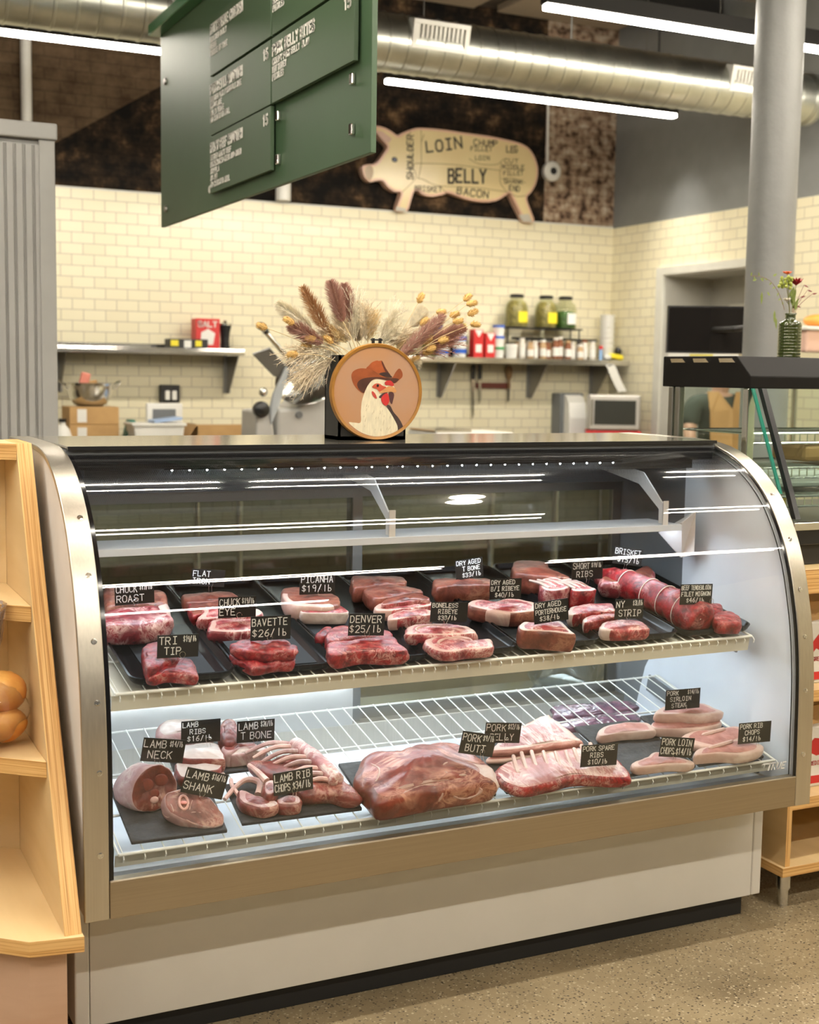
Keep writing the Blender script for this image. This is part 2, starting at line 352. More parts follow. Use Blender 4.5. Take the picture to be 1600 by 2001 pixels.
def mural(N, L, sp, cb, src):
    # bare reddish brick near the corner, worn black paint elsewhere, a lighter brown field above a diagonal, upper left
    n = N.new('ShaderNodeTexNoise'); n.inputs['Scale'].default_value = 5.0; n.inputs['Detail'].default_value = 8; n.inputs['Roughness'].default_value = .7; L.new(cb.outputs[0], n.inputs['Vector'])
    n2 = N.new('ShaderNodeTexNoise'); n2.inputs['Scale'].default_value = 14.0; n2.inputs['Detail'].default_value = 5; L.new(cb.outputs[0], n2.inputs['Vector'])
    r = ramp(N, [(.42, (.006, .005, .004)), (.55, (.030, .019, .011)), (.66, (.15, .09, .045)), (.75, (.36, .26, .16))]); L.new(n.outputs['Fac'], r.inputs[0])
    rb = ramp(N, [(.34, (.05, .03, .02)), (.47, (.27, .18, .12)), (.60, (.42, .33, .24)), (.72, (.55, .46, .36))]); L.new(n2.outputs['Fac'], rb.inputs[0])
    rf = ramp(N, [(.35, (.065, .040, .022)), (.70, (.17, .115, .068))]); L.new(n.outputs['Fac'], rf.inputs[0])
    def mth(op, a, b):
        q = N.new('ShaderNodeMath'); q.operation = op
        for i, x in enumerate((a, b)):
            if isinstance(x, (int, float)): q.inputs[i].default_value = x
            else: L.new(x, q.inputs[i])
        return q.outputs[0]
    def mix(f, a, b):
        q = N.new('ShaderNodeMix'); q.data_type = 'RGBA'; L.new(f, q.inputs['Factor']); L.new(a, q.inputs['A']); L.new(b, q.inputs['B']); return q.outputs['Result']
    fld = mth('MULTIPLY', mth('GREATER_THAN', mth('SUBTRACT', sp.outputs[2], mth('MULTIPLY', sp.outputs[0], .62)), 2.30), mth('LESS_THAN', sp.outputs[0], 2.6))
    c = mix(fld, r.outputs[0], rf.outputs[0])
    c = mix(mth('GREATER_THAN', sp.outputs[0], 5.03), c, rb.outputs[0])
    q = N.new('ShaderNodeMix'); q.data_type = 'RGBA'; q.blend_type = 'MULTIPLY'; q.inputs['Factor'].default_value = .5; L.new(c, q.inputs['A']); L.new(src, q.inputs['B'])
    return q.outputs['Result']
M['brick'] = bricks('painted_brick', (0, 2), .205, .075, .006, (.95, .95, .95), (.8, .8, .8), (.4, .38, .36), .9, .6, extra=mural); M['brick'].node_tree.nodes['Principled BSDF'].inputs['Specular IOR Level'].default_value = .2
def floor_mat():
    m, nt, N, L, b = nodes('polished_concrete')
    g = N.new('ShaderNodeNewGeometry')
    n = N.new('ShaderNodeTexNoise'); n.inputs['Scale'].default_value = 3.0; n.inputs['Detail'].default_value = 8; L.new(g.outputs['Position'], n.inputs['Vector'])
    r = ramp(N, [(.30, (.20, .155, .09)), (.55, (.30, .235, .14)), (.75, (.37, .30, .19))]); L.new(n.outputs['Fac'], r.inputs[0])
    v = N.new('ShaderNodeTexVoronoi'); v.inputs['Scale'].default_value = 130; L.new(g.outputs['Position'], v.inputs['Vector'])
    v2 = N.new('ShaderNodeTexVoronoi'); v2.inputs['Scale'].default_value = 45; L.new(g.outputs['Position'], v2.inputs['Vector'])
    s1 = ramp(N, [(.0, (1, 1, 1)), (.16, (0, 0, 0))]); L.new(v.outputs['Distance'], s1.inputs[0])
    cr = ramp(N, [(.25, (.07, .05, .03)), (.5, (.26, .20, .12)), (.8, (.50, .43, .30))]); L.new(v.outputs['Color'], cr.inputs[0])
    mx = N.new('ShaderNodeMix'); mx.data_type = 'RGBA'; L.new(cr.outputs[0], mx.inputs['B']); L.new(r.outputs[0], mx.inputs['A'])
    th = N.new('ShaderNodeMath'); th.operation = 'LESS_THAN'; th.inputs[1].default_value = .42; L.new(v.outputs['Distance'], th.inputs[0])
    n2 = N.new('ShaderNodeTexNoise'); n2.inputs['Scale'].default_value = 60; L.new(g.outputs['Position'], n2.inputs['Vector'])
    th2 = N.new('ShaderNodeMath'); th2.operation = 'GREATER_THAN'; th2.inputs[1].default_value = .48; L.new(n2.outputs['Fac'], th2.inputs[0])
    mu = N.new('ShaderNodeMath'); mu.operation = 'MULTIPLY'; L.new(th.outputs[0], mu.inputs[0]); L.new(th2.outputs[0], mu.inputs[1]); L.new(mu.outputs[0], mx.inputs['Factor'])
    m2 = N.new('ShaderNodeMix'); m2.data_type = 'RGBA'; L.new(mx.outputs['Result'], m2.inputs['A']); m2.inputs['B'].default_value = (.035, .025, .015, 1)
    t3 = N.new('ShaderNodeMath'); t3.operation = 'LESS_THAN'; t3.inputs[1].default_value = .10; L.new(v2.outputs['Distance'], t3.inputs[0]); L.new(t3.outputs[0], m2.inputs['Factor'])
    L.new(m2.outputs['Result'], b.inputs['Base Color']); b.inputs['Roughness'].default_value = .42
    return m
M['floor'] = floor_mat()
M['ceiling'] = mat('dark_ceiling', (.085, .062, .042), .8, col2=(.05, .037, .026), scale=2, stretch=(1, 8, 1))
M['ceil_panel'] = mat('acoustic_panel', (.34, .27, .19), .9)

# ================================================================== the room
XW, YB, ZT, ZC = 5.69, 6.5, 2.747, 4.35
box('floor', -7, 7.2, -9, 6.7, -.12, 0, M['floor'], bevel=0, kind='structure')
M['timber'] = mat('timber_deck', (.30, .19, .10), .7, col2=(.20, .12, .06), scale=2, stretch=(1, 9, 1))
w = MB(); w.box(-7, 7.2, .3, 6.7, ZC, ZC+.15, 0); w.box(-7, 7.2, -9, .3, ZC, ZC+.15, 1); w.build('ceiling', [M['ceiling'], M['timber']], kind='structure', weld=False)
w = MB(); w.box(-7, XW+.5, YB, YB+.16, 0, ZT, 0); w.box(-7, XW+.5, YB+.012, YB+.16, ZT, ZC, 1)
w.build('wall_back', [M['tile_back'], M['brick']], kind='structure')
box('trim_1', -7, XW, YB-.006, YB+.012, ZT, ZT+.012, M['white_wood'], bevel=0, kind='structure')
DY0, DY1, DZ = 4.55, 5.775, 2.325
w = MB()
w.box(XW, XW+.16, DY1, YB, 0, ZT, 0); w.box(XW, XW+.16, -9, DY0, 0, ZT, 0); w.box(XW, XW+.16, DY0, DY1, DZ, ZT, 0)
w.box(XW+.01, XW+.16, -9, YB+.012, ZT, ZC, 1)
w.build('wall_right', [M['tile_right'], M['grey_paint']], kind='structure', weld=False)
w = MB(); w.box(XW-.001, XW+.60, DY1-.012, DY1+.0, 0, DZ); w.box(XW-.001, XW+.60, DY0, DY0+.012, 0, DZ); w.box(XW-.001, XW+.60, DY0+.012, DY1-.012, DZ-.012, DZ); w.box(XW+.45, XW+.60, DY0, DY1, 0, DZ)
w.build('trim_2', M['door_white'], kind='structure', weld=False)
w = MB(); w.box(XW-.02, XW, DY1, DY1+.085, 0, DZ+.06); w.box(XW-.02, XW, DY0-.085, DY0, 0, DZ+.06); w.box(XW-.02, XW, DY0, DY1, DZ, DZ+.06)
w.build('trim_3', M['white_wood'], kind='structure', weld=False)
d1 = box('door_1', XW+.405, XW+.45, DY0+.2, DY1-.28, 0, DZ-.22, M['white_wood'], bevel=.004, kind='structure')
box('door_handle', XW+.37, XW+.405, DY1-.42, DY1-.34, 1.0, 1.03, M['chrome'], parent=d1)
# steel ceiling beams
for i, y in enumerate((5.2, 3.4, 1.9)):
    b = MB(); b.box(-7, XW, y-.07, y+.07, 4.33, 4.35); b.box(-7, XW, y-.008, y+.008, 4.10, 4.33); b.box(-7, XW, y-.07, y+.07, 4.08, 4.10)
    b.build('trim_%d' % (4+i), M['black_matt'], kind='structure', weld=False)
for i, (x0, x1, y0, y1) in enumerate(((2.9, 4.3, 5.4, 6.4), (4.5, 5.6, 5.4, 6.4), (3.2, 4.4, 4.2, 5.0), (4.6, 5.6, 4.2, 5.0))):
    box('trim_%d' % (8+i), x0, x1, y0, y1, 4.29, 4.35, M['ceil_panel'], bevel=.01, kind='structure')
# round painted column
cm = MB(); cm.lathe([(.17, 0), (.17, .05), (.12, .09), (.104, .12), (.102, 2.2), (.106, ZC)], (3.372, 1.77+.12, 0), 32)
cm.build('column', M['col_grey'], smooth=True, kind='structure')
# sprinkler pipe under the deck
pm = MB(); pm.tube([(-6, 4.4, 4.02), (5.6, 4.4, 4.02)], .03, 10); pm.build('ceiling_pipe', mat('painted_pipe', (.10, .08, .06), .5), smooth=True, label='dark painted pipe running along the ceiling in front of the duct', cat='pipe')
for px_, z0, z1, lab, r in ((1.0, 2.76, 4.2, 'white pipe standing on the dark brick, left of the green menu board', .035), (2.80, 2.765, 3.2, 'short white pipe on the brick under the lower edge of the menu board', .055)):
    p = MB(); p.tube([(px_, 6.46, z0), (px_, 6.46, z1)], r, 14); t = p.build('wall_pipe', M['plastic_white'], smooth=True, label=lab, cat='pipe')
# ------------------------------------------------------------------ spiral duct
DY_, DZ_, DR = 3.75, 3.243, .146
dt = thing('spiral_duct', (1.0, DY_, DZ_-DR), 'round galvanised spiral air duct hanging above the kitchen', 'air duct')
b = MB(); segs = []; x = -5.0
while x < 5.10:
    segs += [(x, DR), (x+.080, DR), (x+.084, DR+.004), (x+.094, DR+.004), (x+.098, DR)]; x += .105
b.lathe([(r, xx) for xx, r in segs]+[(DR, 5.17)], (0, DY_, DZ_), 36, axis=(1, 0, 0)); b.build('duct_pipe', M['galv'], dt, smooth=True, angle=25)
b = MB(); b.lathe([(DR, 5.17), (DR+.010, 5.18), (DR+.010, 5.23), (DR-.01, 5.26), (.07, 5.29), (.0, 5.295)], (0, DY_, DZ_), 30, axis=(1, 0, 0)); b.build('end_cap', M['galv'], dt, smooth=True)
for xg in (2.61, 4.66):
    W, H, gy, gz_ = .165, .072, DY_-DR+.005, DZ_+.03
    Mg = Matrix.Translation((xg, gy, gz_)) @ Matrix.Rotation(R_(14), 4, 'X')
    def gbox(b, x0, x1, y0, y1, z0, z1): b.boxm(Mg @ Matrix.Translation(((x0+x1)/2, (y0+y1)/2, (z0+z1)/2)), x1-x0, y1-y0, z1-z0)
    b = MB()
    for a in ((-W, W, H-.024, H), (-W, W, -H, -H+.024), (-W, -W+.028, -H+.024, H-.024), (W-.028, W, -H+.024, H-.024)): gbox(b, a[0], a[1], -.022, .05, a[2], a[3])
    g = b.build('duct_grille', M['plastic_white'], dt, bevel=.003, weld=False, label='white register grille')
    b = MB()
    for k in range(11): gbox(b, -W+.032+k*.025, -W+.045+k*.025, -.010, .016, -H+.024, H-.024)
    b.build('louvre', M['plastic_white'], g, weld=False)
    b = MB(); gbox(b, -W+.024, W-.024, .022, .036, -H+.024, H-.024); b.build('grille_backing', M['black_matt'], g)
for xs in (-1.5, .5, 1.9, 3.5, 4.9):
    b = MB(); b.tube([(xs, DY_, DZ_+DR), (xs, DY_, ZC)], .006, 6); b.build('hanger_rod', M['steel_dark'], dt)
# wall washing spot over the right corner
t = thing('spot_lamp', (5.40, 5.55, 3.75), 'small ceiling spot lamp washing the grey wall at the right, behind the duct', 'lamp')
b = MB(); b.lathe([(.045, 0), (.05, .10), (.03, .13), (.002, .13)], (5.40, 5.55, 3.75), 20); b.build('lamp_head', M['black_matt'], t, smooth=True)
b = MB(); b.tube([(5.40, 5.55, 3.88), (5.40, 5.55, ZC)], .008, 6); b.build('stem', M['black_matt'], t)
ld_ = bpy.data.lights.new('spot_light', 'SPOT'); ld_.energy = 110; ld_.color = (1, .95, .86); ld_.spot_size = R_(75); ld_.spot_blend = .8; ld_.shadow_soft_size = .03
lo_ = bpy.data.objects.new('spot_light', ld_); COL.objects.link(lo_); lo_.parent = t; lo_.location = (0, 0, -.02); lo_.rotation_euler = (0, R_(12), 0)
# ------------------------------------------------------------------ ceiling line lamps
def line_lamp(x0, x1, y, z, label, group=None):
    t = thing('line_lamp', ((x0+x1)/2, y, z), label, 'lamp', group)
    box('lamp_housing', x0, x1, y-.032, y+.032, z+.025, z+.105, M['black_matt'], t, bevel=.003)
    box('lamp_diffuser', x0+.01, x1-.01, y-.026, y+.026, z+.002, z+.025, M['tube'], t, bevel=.004, label='glowing white diffuser')
    for x in (x0+.25, x1-.25):
        b = MB(); b.tube([(x, y, z+.115), (x, y, ZC)], .003, 5); b.build('suspension_cable', M['steel_dark'], t)
line_lamp(0.0, 2.05, 4.65, 3.26, 'glowing line lamp at the left, running behind the menu board')
line_lamp(2.774, 4.90, 4.65, 3.25, 'long glowing line lamp hanging right above the pig sign')
line_lamp(2.743, 4.02, 2.8, 3.235, 'glowing line lamp at the top right, left of the grey column')
line_lamp(4.28, 5.5, 2.8, 3.235, 'glowing line lamp at the right edge, right of the grey column')
gl_ = 'line lamps over the shop floor'
for y in (1.0, -.62, -2.62, -4.6):
    for x0 in ((.40, 3.22, -2.42, -5.2) if y > -2 else (.5, 3.3, -2.3, -5.1) if y > -4 else (.5,)):
        line_lamp(x0, x0+2.15, y, 3.25, 'line lamp above the shop floor, seen only as streaks mirrored in the curved case glass', gl_)
t = thing('dome_pendant', (1.93, .2, 3.0), 'round dome pendant above the case, seen mirrored as a pale disc in the glass', 'lamp')
b = MB(); b.lathe([(.30, 0), (.295, .03), (.22, .12), (.08, .18), (.03, .20)], (1.93, .2, 3.0), 32); b.build('lamp_shade', mat('dome_shade', (.7, .68, .62), .5), t, smooth=True)
b = MB(); b.ball((1.93, .2, 2.99), (.085, .085, .03)); b.build('bulb', M['tube'], t, smooth=True)
b = MB(); b.tube([(1.93, .2, 3.19), (1.93, .2, ZC)], .006, 6); b.build('cord', M['black'], t)

# ================================================================== the curved display case
L = 1.962
RAW = [(0, .378), (.002, .55), (.006, .72), (.018, .84), (.036, .93), (.066, 1.035), (.108, 1.125), (.170, 1.21), (.255, 1.278), (.350, 1.322), (.45, 1.343), (.55, 1.349)]
PR = [(p.y, p.z) for p in catmull([(0, a, c) for a, c in RAW], 6)]
def offs(P, d):
    """profile moved inward by d"""
    o = []
    for i, (a, c) in enumerate(P):
        p, q = P[max(i-1, 0)], P[min(i+1, len(P)-1)]; t = Vector((q[0]-p[0], q[1]-p[1])).normalized()
        o.append((a+t.y*d, c-t.x*d))
    return o
case = thing('display_case', (L/2, .45, 0), 'long refrigerated meat display case with curved front glass and steel end frames', 'display case')
FULL = PR+[(.70, 1.350), (.89, 1.350)]
def strip(P, d0, d1, x0, x1, mb=None, k=None):
    mb = mb or MB(); A = offs(P, d0); B = offs(P, d1); n = len(P); vs = []
    for (a, c), (e, f) in zip(A, B): vs += [(x0, a, c), (x1, a, c), (x1, e, f), (x0, e, f)]
    fs = [(0, 1, 2, 3), (4*n-1, 4*n-2, 4*n-3, 4*n-4)]
    for i in range(n-1):
        p = 4*i; q = p+4
        for j in range(4): fs.append((p+j, q+j, q+(j+1) % 4, p+(j+1) % 4))
    return mb.add(vs, fs, k)
def end_frame(x0, x1, sx):
    f = strip(FULL, 0, .012, x0, x1).build('end_frame', M['steel'], case, smooth=True, bevel=.002, label='brushed steel band along the case end')
    A = PR
    for z in (.53, .685, .84, .965, 1.10, 1.215):
        i = min(range(len(A)-1), key=lambda k: abs(A[k][1]-z)); a, c = A[i]; t = Vector((0, A[i+1][0]-a, A[i+1][1]-c)).normalized(); n = Vector((0, -t.z, t.y))
        s = MB(); s.lathe([(.0065, 0), (.0065, .0012), (.004, .0016), (.0035, .0004), (.001, .0004)], Vector((sx, a, c)), 12, axis=n); s.build('screw', M['chrome'], f, smooth=True)
    P2 = offs([q for q in FULL], .004)
    xa, xb = (.004, .048) if x0 < 1 else (L-.048, L-.004)
    poly = [(xa, a, max(c, .382)) for a, c in P2]+[(xa, .885, .382)]
    MB().prism(poly, (xb-xa, 0, 0)).build('end_panel', M['white_panel'], case, label='white side panel')
end_frame(0, .0517, .034); end_frame(L-.0517, L, L-.03)
box('front_rail', .0525, L-.0525, 0, .028, .378, .4615, M['steel_h'], case, bevel=.003, label='brushed steel rail under the glass')
box('kick_panel', .045, L-.045, .171, .86, .062, .378, M['kick'], case, bevel=.002)
for xa, xb in ((.0106, .044), (L-.044, L-.0106)): box('kick_corner', xa, xb, .1695, .86, .062, .378, M['kick'], case, bevel=.004)
box('toe_base', .06, L-.055, .195, .84, 0, .062, M['rubber'], case, bevel=.002)
# curved double faced glass
GP = [q for q in PR if q[1] > .45]
GP = [(.0008, .452)]+[q for q in GP if q[0] < .46]
g = MB(); g.uv = []
ARC = sum(math.hypot(GP[i+1][0]-GP[i][0], GP[i+1][1]-GP[i][1]) for i in range(len(GP)-1))
M['case_glass'] = glass('curved_glass', (.985, .995, .99), 1.0, frit=(.062, L-.062, .006, ARC-.30))
def gsheet(d):
    P = offs(GP, d); s = 0; base = len(g.v); n = len(P); vs = []; nx = 12
    for i, (a, c) in enumerate(P):
        if i: s += math.hypot(a-P[i-1][0], c-P[i-1][1])
        for j in range(nx+1):
            x = .046+(L-.092)*j/nx; vs.append((x, a, c)); g.uv.append((x, s))
    fs = [(i*(nx+1)+j, i*(nx+1)+j+1, (i+1)*(nx+1)+j+1, (i+1)*(nx+1)+j) for i in range(n-1) for j in range(nx)]
    g.add(vs, fs); return s
gsheet(.004); gsheet(.021)
go = g.build('curved_glass', M['case_glass'], case, smooth=True, angle=180, weld=False, label='clear curved front glass')
for nd in M['case_glass'].node_tree.nodes: pass
lg = MB(); xx = 1.808
lettering(lg, 'TRUE', (1.806, .0008, .490), (1, 0, .0), (0, 0, 1), .017, .003, .0006, jit=.03, w=.62, gap=.35, slant=.35)
lg.add([(1.785, .0002, .5065), (1.835, .0002, .5065), (1.835, .0002, .510), (1.795, .0002, .510)], [(0, 1, 2, 3)])
lg.build('logo', mat('etched_white', (.8, .8, .78), .5), go, label='white maker script on the glass')
# top, liners and base pan
tp = MB(); tp.box(.0517, L-.0517, .395, .89, 1.343, 1.3495); tp.box(.0517, L-.0517, .86, .89, 1.30, 1.343); tp.build('top_panel', mat('polished_top', (.74, .70, .60), .13, .9), case, bevel=.003, label='polished steel top')
box('top_trim', .0525, L-.0525, .388, .3945, 1.341, 1.350, M['black'], case, bevel=0)
box('top_liner', .05, L-.05, .40, .86, 1.295, 1.342, M['liner_grey'], case, bevel=0, label='dark underside of the top')
for xa, xb, sgn in ((.049, .058, 1), (L-.058, L-.049, -1)):
    P2 = [q for q in offs(PR, .018) if q[1] > .43]
    poly = [(xa, .035, .43)]+[(xa, a, c) for a, c in P2 if a < .5]+[(xa, .52, 1.30), (xa, .52, .88), (xa, .69, .62), (xa, .75, .43)]
    MB().prism(poly, (xb-xa, 0, 0)).build('inner_liner', M['liner'], case, label='white inner end wall')
    box('rear_end_post', xa+.0005, xb-.0005, .50, .86, .43, 1.30, M['liner_grey'], case, bevel=0)
box('base_pan', .058, L-.058, .03, .86, .40, .425, M['liner'], case, bevel=0)
fp = MB(); fp.prism([(.058, .016, .452), (.058, .020, .425), (.058, .14, .425)], (L-.116, 0, 0)); fp.build('front_gutter', M['liner_grey'], case)
def streak_steel():
    m, nt, N, L, b = nodes('streaked_steel'); b.inputs['Metallic'].default_value = 1; b.inputs['Base Color'].default_value = (.72, .70, .66, 1); b.inputs['Roughness'].default_value = .10
    tc = N.new('ShaderNodeTexCoord'); mp = N.new('ShaderNodeMapping'); L.new(tc.outputs['Object'], mp.inputs[0]); mp.inputs['Scale'].default_value = (4, 4, 700)
    nz = N.new('ShaderNodeTexNoise'); nz.inputs['Scale'].default_value = 1; nz.inputs['Detail'].default_value = 2; L.new(mp.outputs[0], nz.inputs['Vector'])
    bp = N.new('ShaderNodeBump'); bp.inputs['Strength'].default_value = .5; bp.inputs['Distance'].default_value = .001; L.new(nz.outputs['Fac'], bp.inputs['Height']); L.new(bp.outputs[0], b.inputs['Normal']); return m
# rear sliding doors
box('rear_sill', .05, L-.05, .80, .88, .38, .505, M['steel'], case, bevel=.002)
box('rear_header', .05, L-.05, .79, .86, 1.20, 1.30, M['liner_grey'], case, bevel=.002)
M['door_glass'] = glass('door_glass', (.62, .68, .70), 1.3)
for k, (xa, xb, y) in enumerate(((.06, .98, .82), (.95, 1.90, .845))):
    fr = MB()
    for q in ((xa, xa+.03, .505, 1.20), (xb-.03, xb, .505, 1.20), (xa+.03, xb-.03, .505, .535), (xa+.03, xb-.03, 1.17, 1.20)): fr.box(q[0], q[1], y, y+.022, q[2], q[3])
    dr = fr.build('rear_door', M['steel_dark'], case, weld=False, label='dark framed sliding rear door')
    box('pane', xa+.03, xb-.03, y+.008, y+.014, .535, 1.17, M['door_glass'], dr, bevel=0)
bp = box('back_reflector', .075, .945, .796, .80, .505, .70, mat('satin_steel', (.62, .60, .56), .32, .6), case, bevel=0, label='satin steel plate behind the left tray row')
ld = MB(); ld.box(.09, .93, .774, .778, .632, .650)
for k in range(27): ld.ball((.10+k*.0315, .782, .634), (.003, .003, .003), 6, 4)
ld.m[:6] = [1]*6
ld.build('led_strip', [emission('led_rear_dot', LED_COLOR, 160), M['chrome']], case, label='row of small white light dots')
# LED strips of the case
box('led_strip', .12, L-.12, .455, .470, 1.290, 1.2949, emission('led_top', LED_COLOR, 3.5), case, bevel=0)
box('led_cover', .10, L-.10, .438, .446, 1.268, 1.2945, M['liner_grey'], case, bevel=0)
ld = MB()
ld.box(.28, 1.59, .402, .408, 1.2915, 1.2948, 1)
for k in range(30): ld.ball((.30+k*.0435, .405, 1.290), (.0027, .0027, .0027), 6, 4)
ld.build('led_strip', [M['led_dot'], M['black']], case, label='row of bright light dots under the top')
# narrow upper canopy shelf with its light
cz = 1.092
cs = MB(); cs.box(.075, 1.80, .40, .56, cz+.006, cz+.016); cs.box(.075, 1.80, .395, .401, cz-.002, cz+.0155)
cp = cs.build('canopy_shelf', mat('white_metal', (.74, .76, .80), .35), case, weld=False, bevel=.001, label='narrow white canopy shelf')
box('led_strip', .10, 1.78, .43, .455, cz-.001, cz+.005, M['led'], cp, bevel=0)
for xb in (.87, 1.735):
    k = MB(); k.prism([(xb, .40, cz+.02), (xb, .42, cz+.02), (xb, .42, cz+.06), (xb, .52, cz+.125), (xb, .79, cz+.165), (xb, .79, cz+.20), (xb, .50, cz+.16), (xb, .40, cz+.075)], (.004, 0, 0)); k.box(xb, xb+.018, .398, .402, cz+.015, cz+.085)
    k.build('shelf_bracket', M['white_panel'], case, weld=False)
k = MB(); k.prism([(1.80, .395, cz+.02), (1.86, .41, cz+.05), (1.86, .41, cz-.075), (1.845, .45, cz-.09), (1.80, .50, cz-.02)], (.0, .006, .0)); k.build('corner_bracket', M['white_panel'], case, weld=False)
# ------------------------------------------------------------------ sloping wire shelves
SH = {'t': (Vector((0, .12, .832)), R_(9.8)), 'b': (Vector((0, .055, .497)), R_(12.5))}
def S(sh, u, v, h):
    o, a = SH[sh]; return Vector((u, o.y+v*math.cos(a)-h*math.sin(a), o.z+v*math.sin(a)+h*math.cos(a)))
def sbox(mb, sh, u0, u1, v0, v1, h0, h1, k=None):
    vs = [S(sh, *q) for q in ((u0,v0,h0),(u1,v0,h0),(u1,v1,h0),(u0,v1,h0),(u0,v0,h1),(u1,v0,h1),(u1,v1,h1),(u0,v1,h1))]
    return mb.add(vs, [(0,3,2,1),(4,5,6,7),(0,1,5,4),(1,2,6,5),(2,3,7,6),(3,0,4,7)], k)
def wire_shelf(sh, u0, u1, vlen, pitch, label, plate, x_off=0):
    t = thing('wire_shelf', S(sh, (u0+u1)/2, 0, 0), label, 'shelf')
    b = MB(); b.tube([S(sh, u0, 0, -.003), S(sh, u1, 0, -.003)], .0038, 8); b.build('front_rail', M['wire_white'], t, smooth=True)
    b = MB(); n = int((u1-u0)/pitch)
    for k in range(n+1):
        u = u0+.01+k*pitch
        b.tube([S(sh, u, vlen, -.006), S(sh, u, 0, -.0065), S(sh, u, -.006, -.012), S(sh, u, -.004, -.020)], .0017, 6)
    for v in (vlen*.30, vlen*.62, vlen): b.tube([S(sh, u0, v, -.0095), S(sh, u1, v, -.0095)], .003, 6)
    for u in (u0, u1): b.tube([S(sh, u, 0, -.003), S(sh, u, vlen, -.006)], .003, 6)
    b.build('wire_grid', M['wire_white'], t, smooth=True)
    b = MB(); sbox(b, sh, u0-.005, u1+.005, .012, .016, -.048 if plate else -.040, -.012); b.build('front_lip', M['lip'], t)
    if plate:
        b = MB(); sbox(b, sh, u0-.005, u1+.005, .016, vlen, -.024, -.016); b.build('shelf_plate', M['lip'], t)
        b = MB(); sbox(b, sh, u0+.02, u1-.02, .16, .18, -.031, -.025); b.build('led_strip', M['led'], t)
        b = MB(); sbox(b, sh, u0+.02, u1-.02, vlen-.06, vlen-.04, -.031, -.025); b.build('led_strip', emission('led_rear', LED_COLOR, 22), t)
    for u in (u0-.004, u1-.002):
        b = MB(); sbox(b, sh, u, u+.006, .05, vlen+.03, -.07, -.018); b.build('support_arm', M['liner_grey'], t)
    return t
wire_shelf('t', .095, 1.838, .665, .0305, 'upper sloping wire shelf carrying the black meat trays', True)
wire_shelf('b', .085, 1.880, .56, .046, 'lower sloping white wire shelf with open wires at its back', False)
# ================================================================== trays, boards, meat, price cards
def make_tray():
    u1 = .376; u0 = u1-.243; v0, v1 = .018, .655
    def loop(d, h, r):
        a0, a1, b0, b1 = u0+d, u1-d, v0+d, v1-d; o = []
        for cx, cy, s in ((a1-r, b0+r, -90), (a1-r, b1-r, 0), (a0+r, b1-r, 90), (a0+r, b0+r, 180)):
            for k in range(6):
                a = R_(s+k*18); o.append(S('t', cx+r*math.cos(a), cy+r*math.sin(a), h))
        return o
    loops = [loop(.012, .0, .022), loop(.006, .006, .027), loop(.001, .017, .032), loop(.0, .0195, .033), loop(.004, .0205, .03), loop(.006, .0185, .028), loop(.011, .008, .023), loop(.016, .005, .018)]
    b = MB(); n = len(loops[0]); vs = [p for l in loops for p in l]; fs = [tuple(range(n))[::-1], tuple(range((len(loops)-1)*n, len(loops)*n))]
    for i in range(len(loops)-1):
        for j in range(n): fs.append((i*n+j, i*n+(j+1) % n, (i+1)*n+(j+1) % n, (i+1)*n+j))
    b.add(vs, fs); return b.build('meat_tray', M['tray'], smooth=True, angle=50)
TR = ['black deli tray at the left end, holding chuck roast and tri tip', 'black deli tray holding flat iron, chuck eye and bavette', 'black deli tray holding picanha and denver steaks',
      'black deli tray full of boneless ribeye steaks', 'black deli tray holding dry aged t bone, ribeye and porterhouse', 'black deli tray holding short ribs and strip steaks', 'black deli tray at the right end of the upper shelf, under the tied tenderloin']
tray0 = make_tray()
for i in range(7):
    t = tray0 if i == 0 else tray0.copy()
    if i: COL.objects.link(t); t.location.x = tray0.location.x+.2475*i
    tag(t, TR[i], 'tray', 'black trays on the upper shelf')
def slate(corners, label):
    b = MB(); P = [S('b', u, v, .0005) for u, v in corners]; n = S('b', 0, 0, .0085)-S('b', 0, 0, 0)
    b.prism(P, n); b.build('slate_board', M['slate'], bevel=.002, label=label, cat='board')
slate([(.118, .026), (.332, .020), (.352, .262), (.124, .262)], 'dark slate board at the lower left, under the lamb neck and shank')
slate([(.285, .270), (.530, .270), (.545, .470), (.300, .480)], 'dark slate board under the lamb ribs and lamb t bone')
slate([(.372, .038), (.665, .032), (.672, .212), (.385, .215)], 'dark slate board under the lamb rib chops and rack')
slate([(.678, .014), (1.015, .012), (1.040, .240), (.690, .245)], 'dark slate board under the big pork butt')
slate([(1.045, .014), (1.395, .012), (1.40, .255), (1.060, .262)], 'dark slate board under the pork belly and spare ribs')
slate([(1.405, .012), (1.622, .012), (1.615, .285), (1.410, .285)], 'dark slate board under the pork loin chops')
slate([(1.632, .012), (1.850, .010), (1.850, .305), (1.640, .300)], 'dark slate board at the lower right, under the sirloin steaks and rib chops')
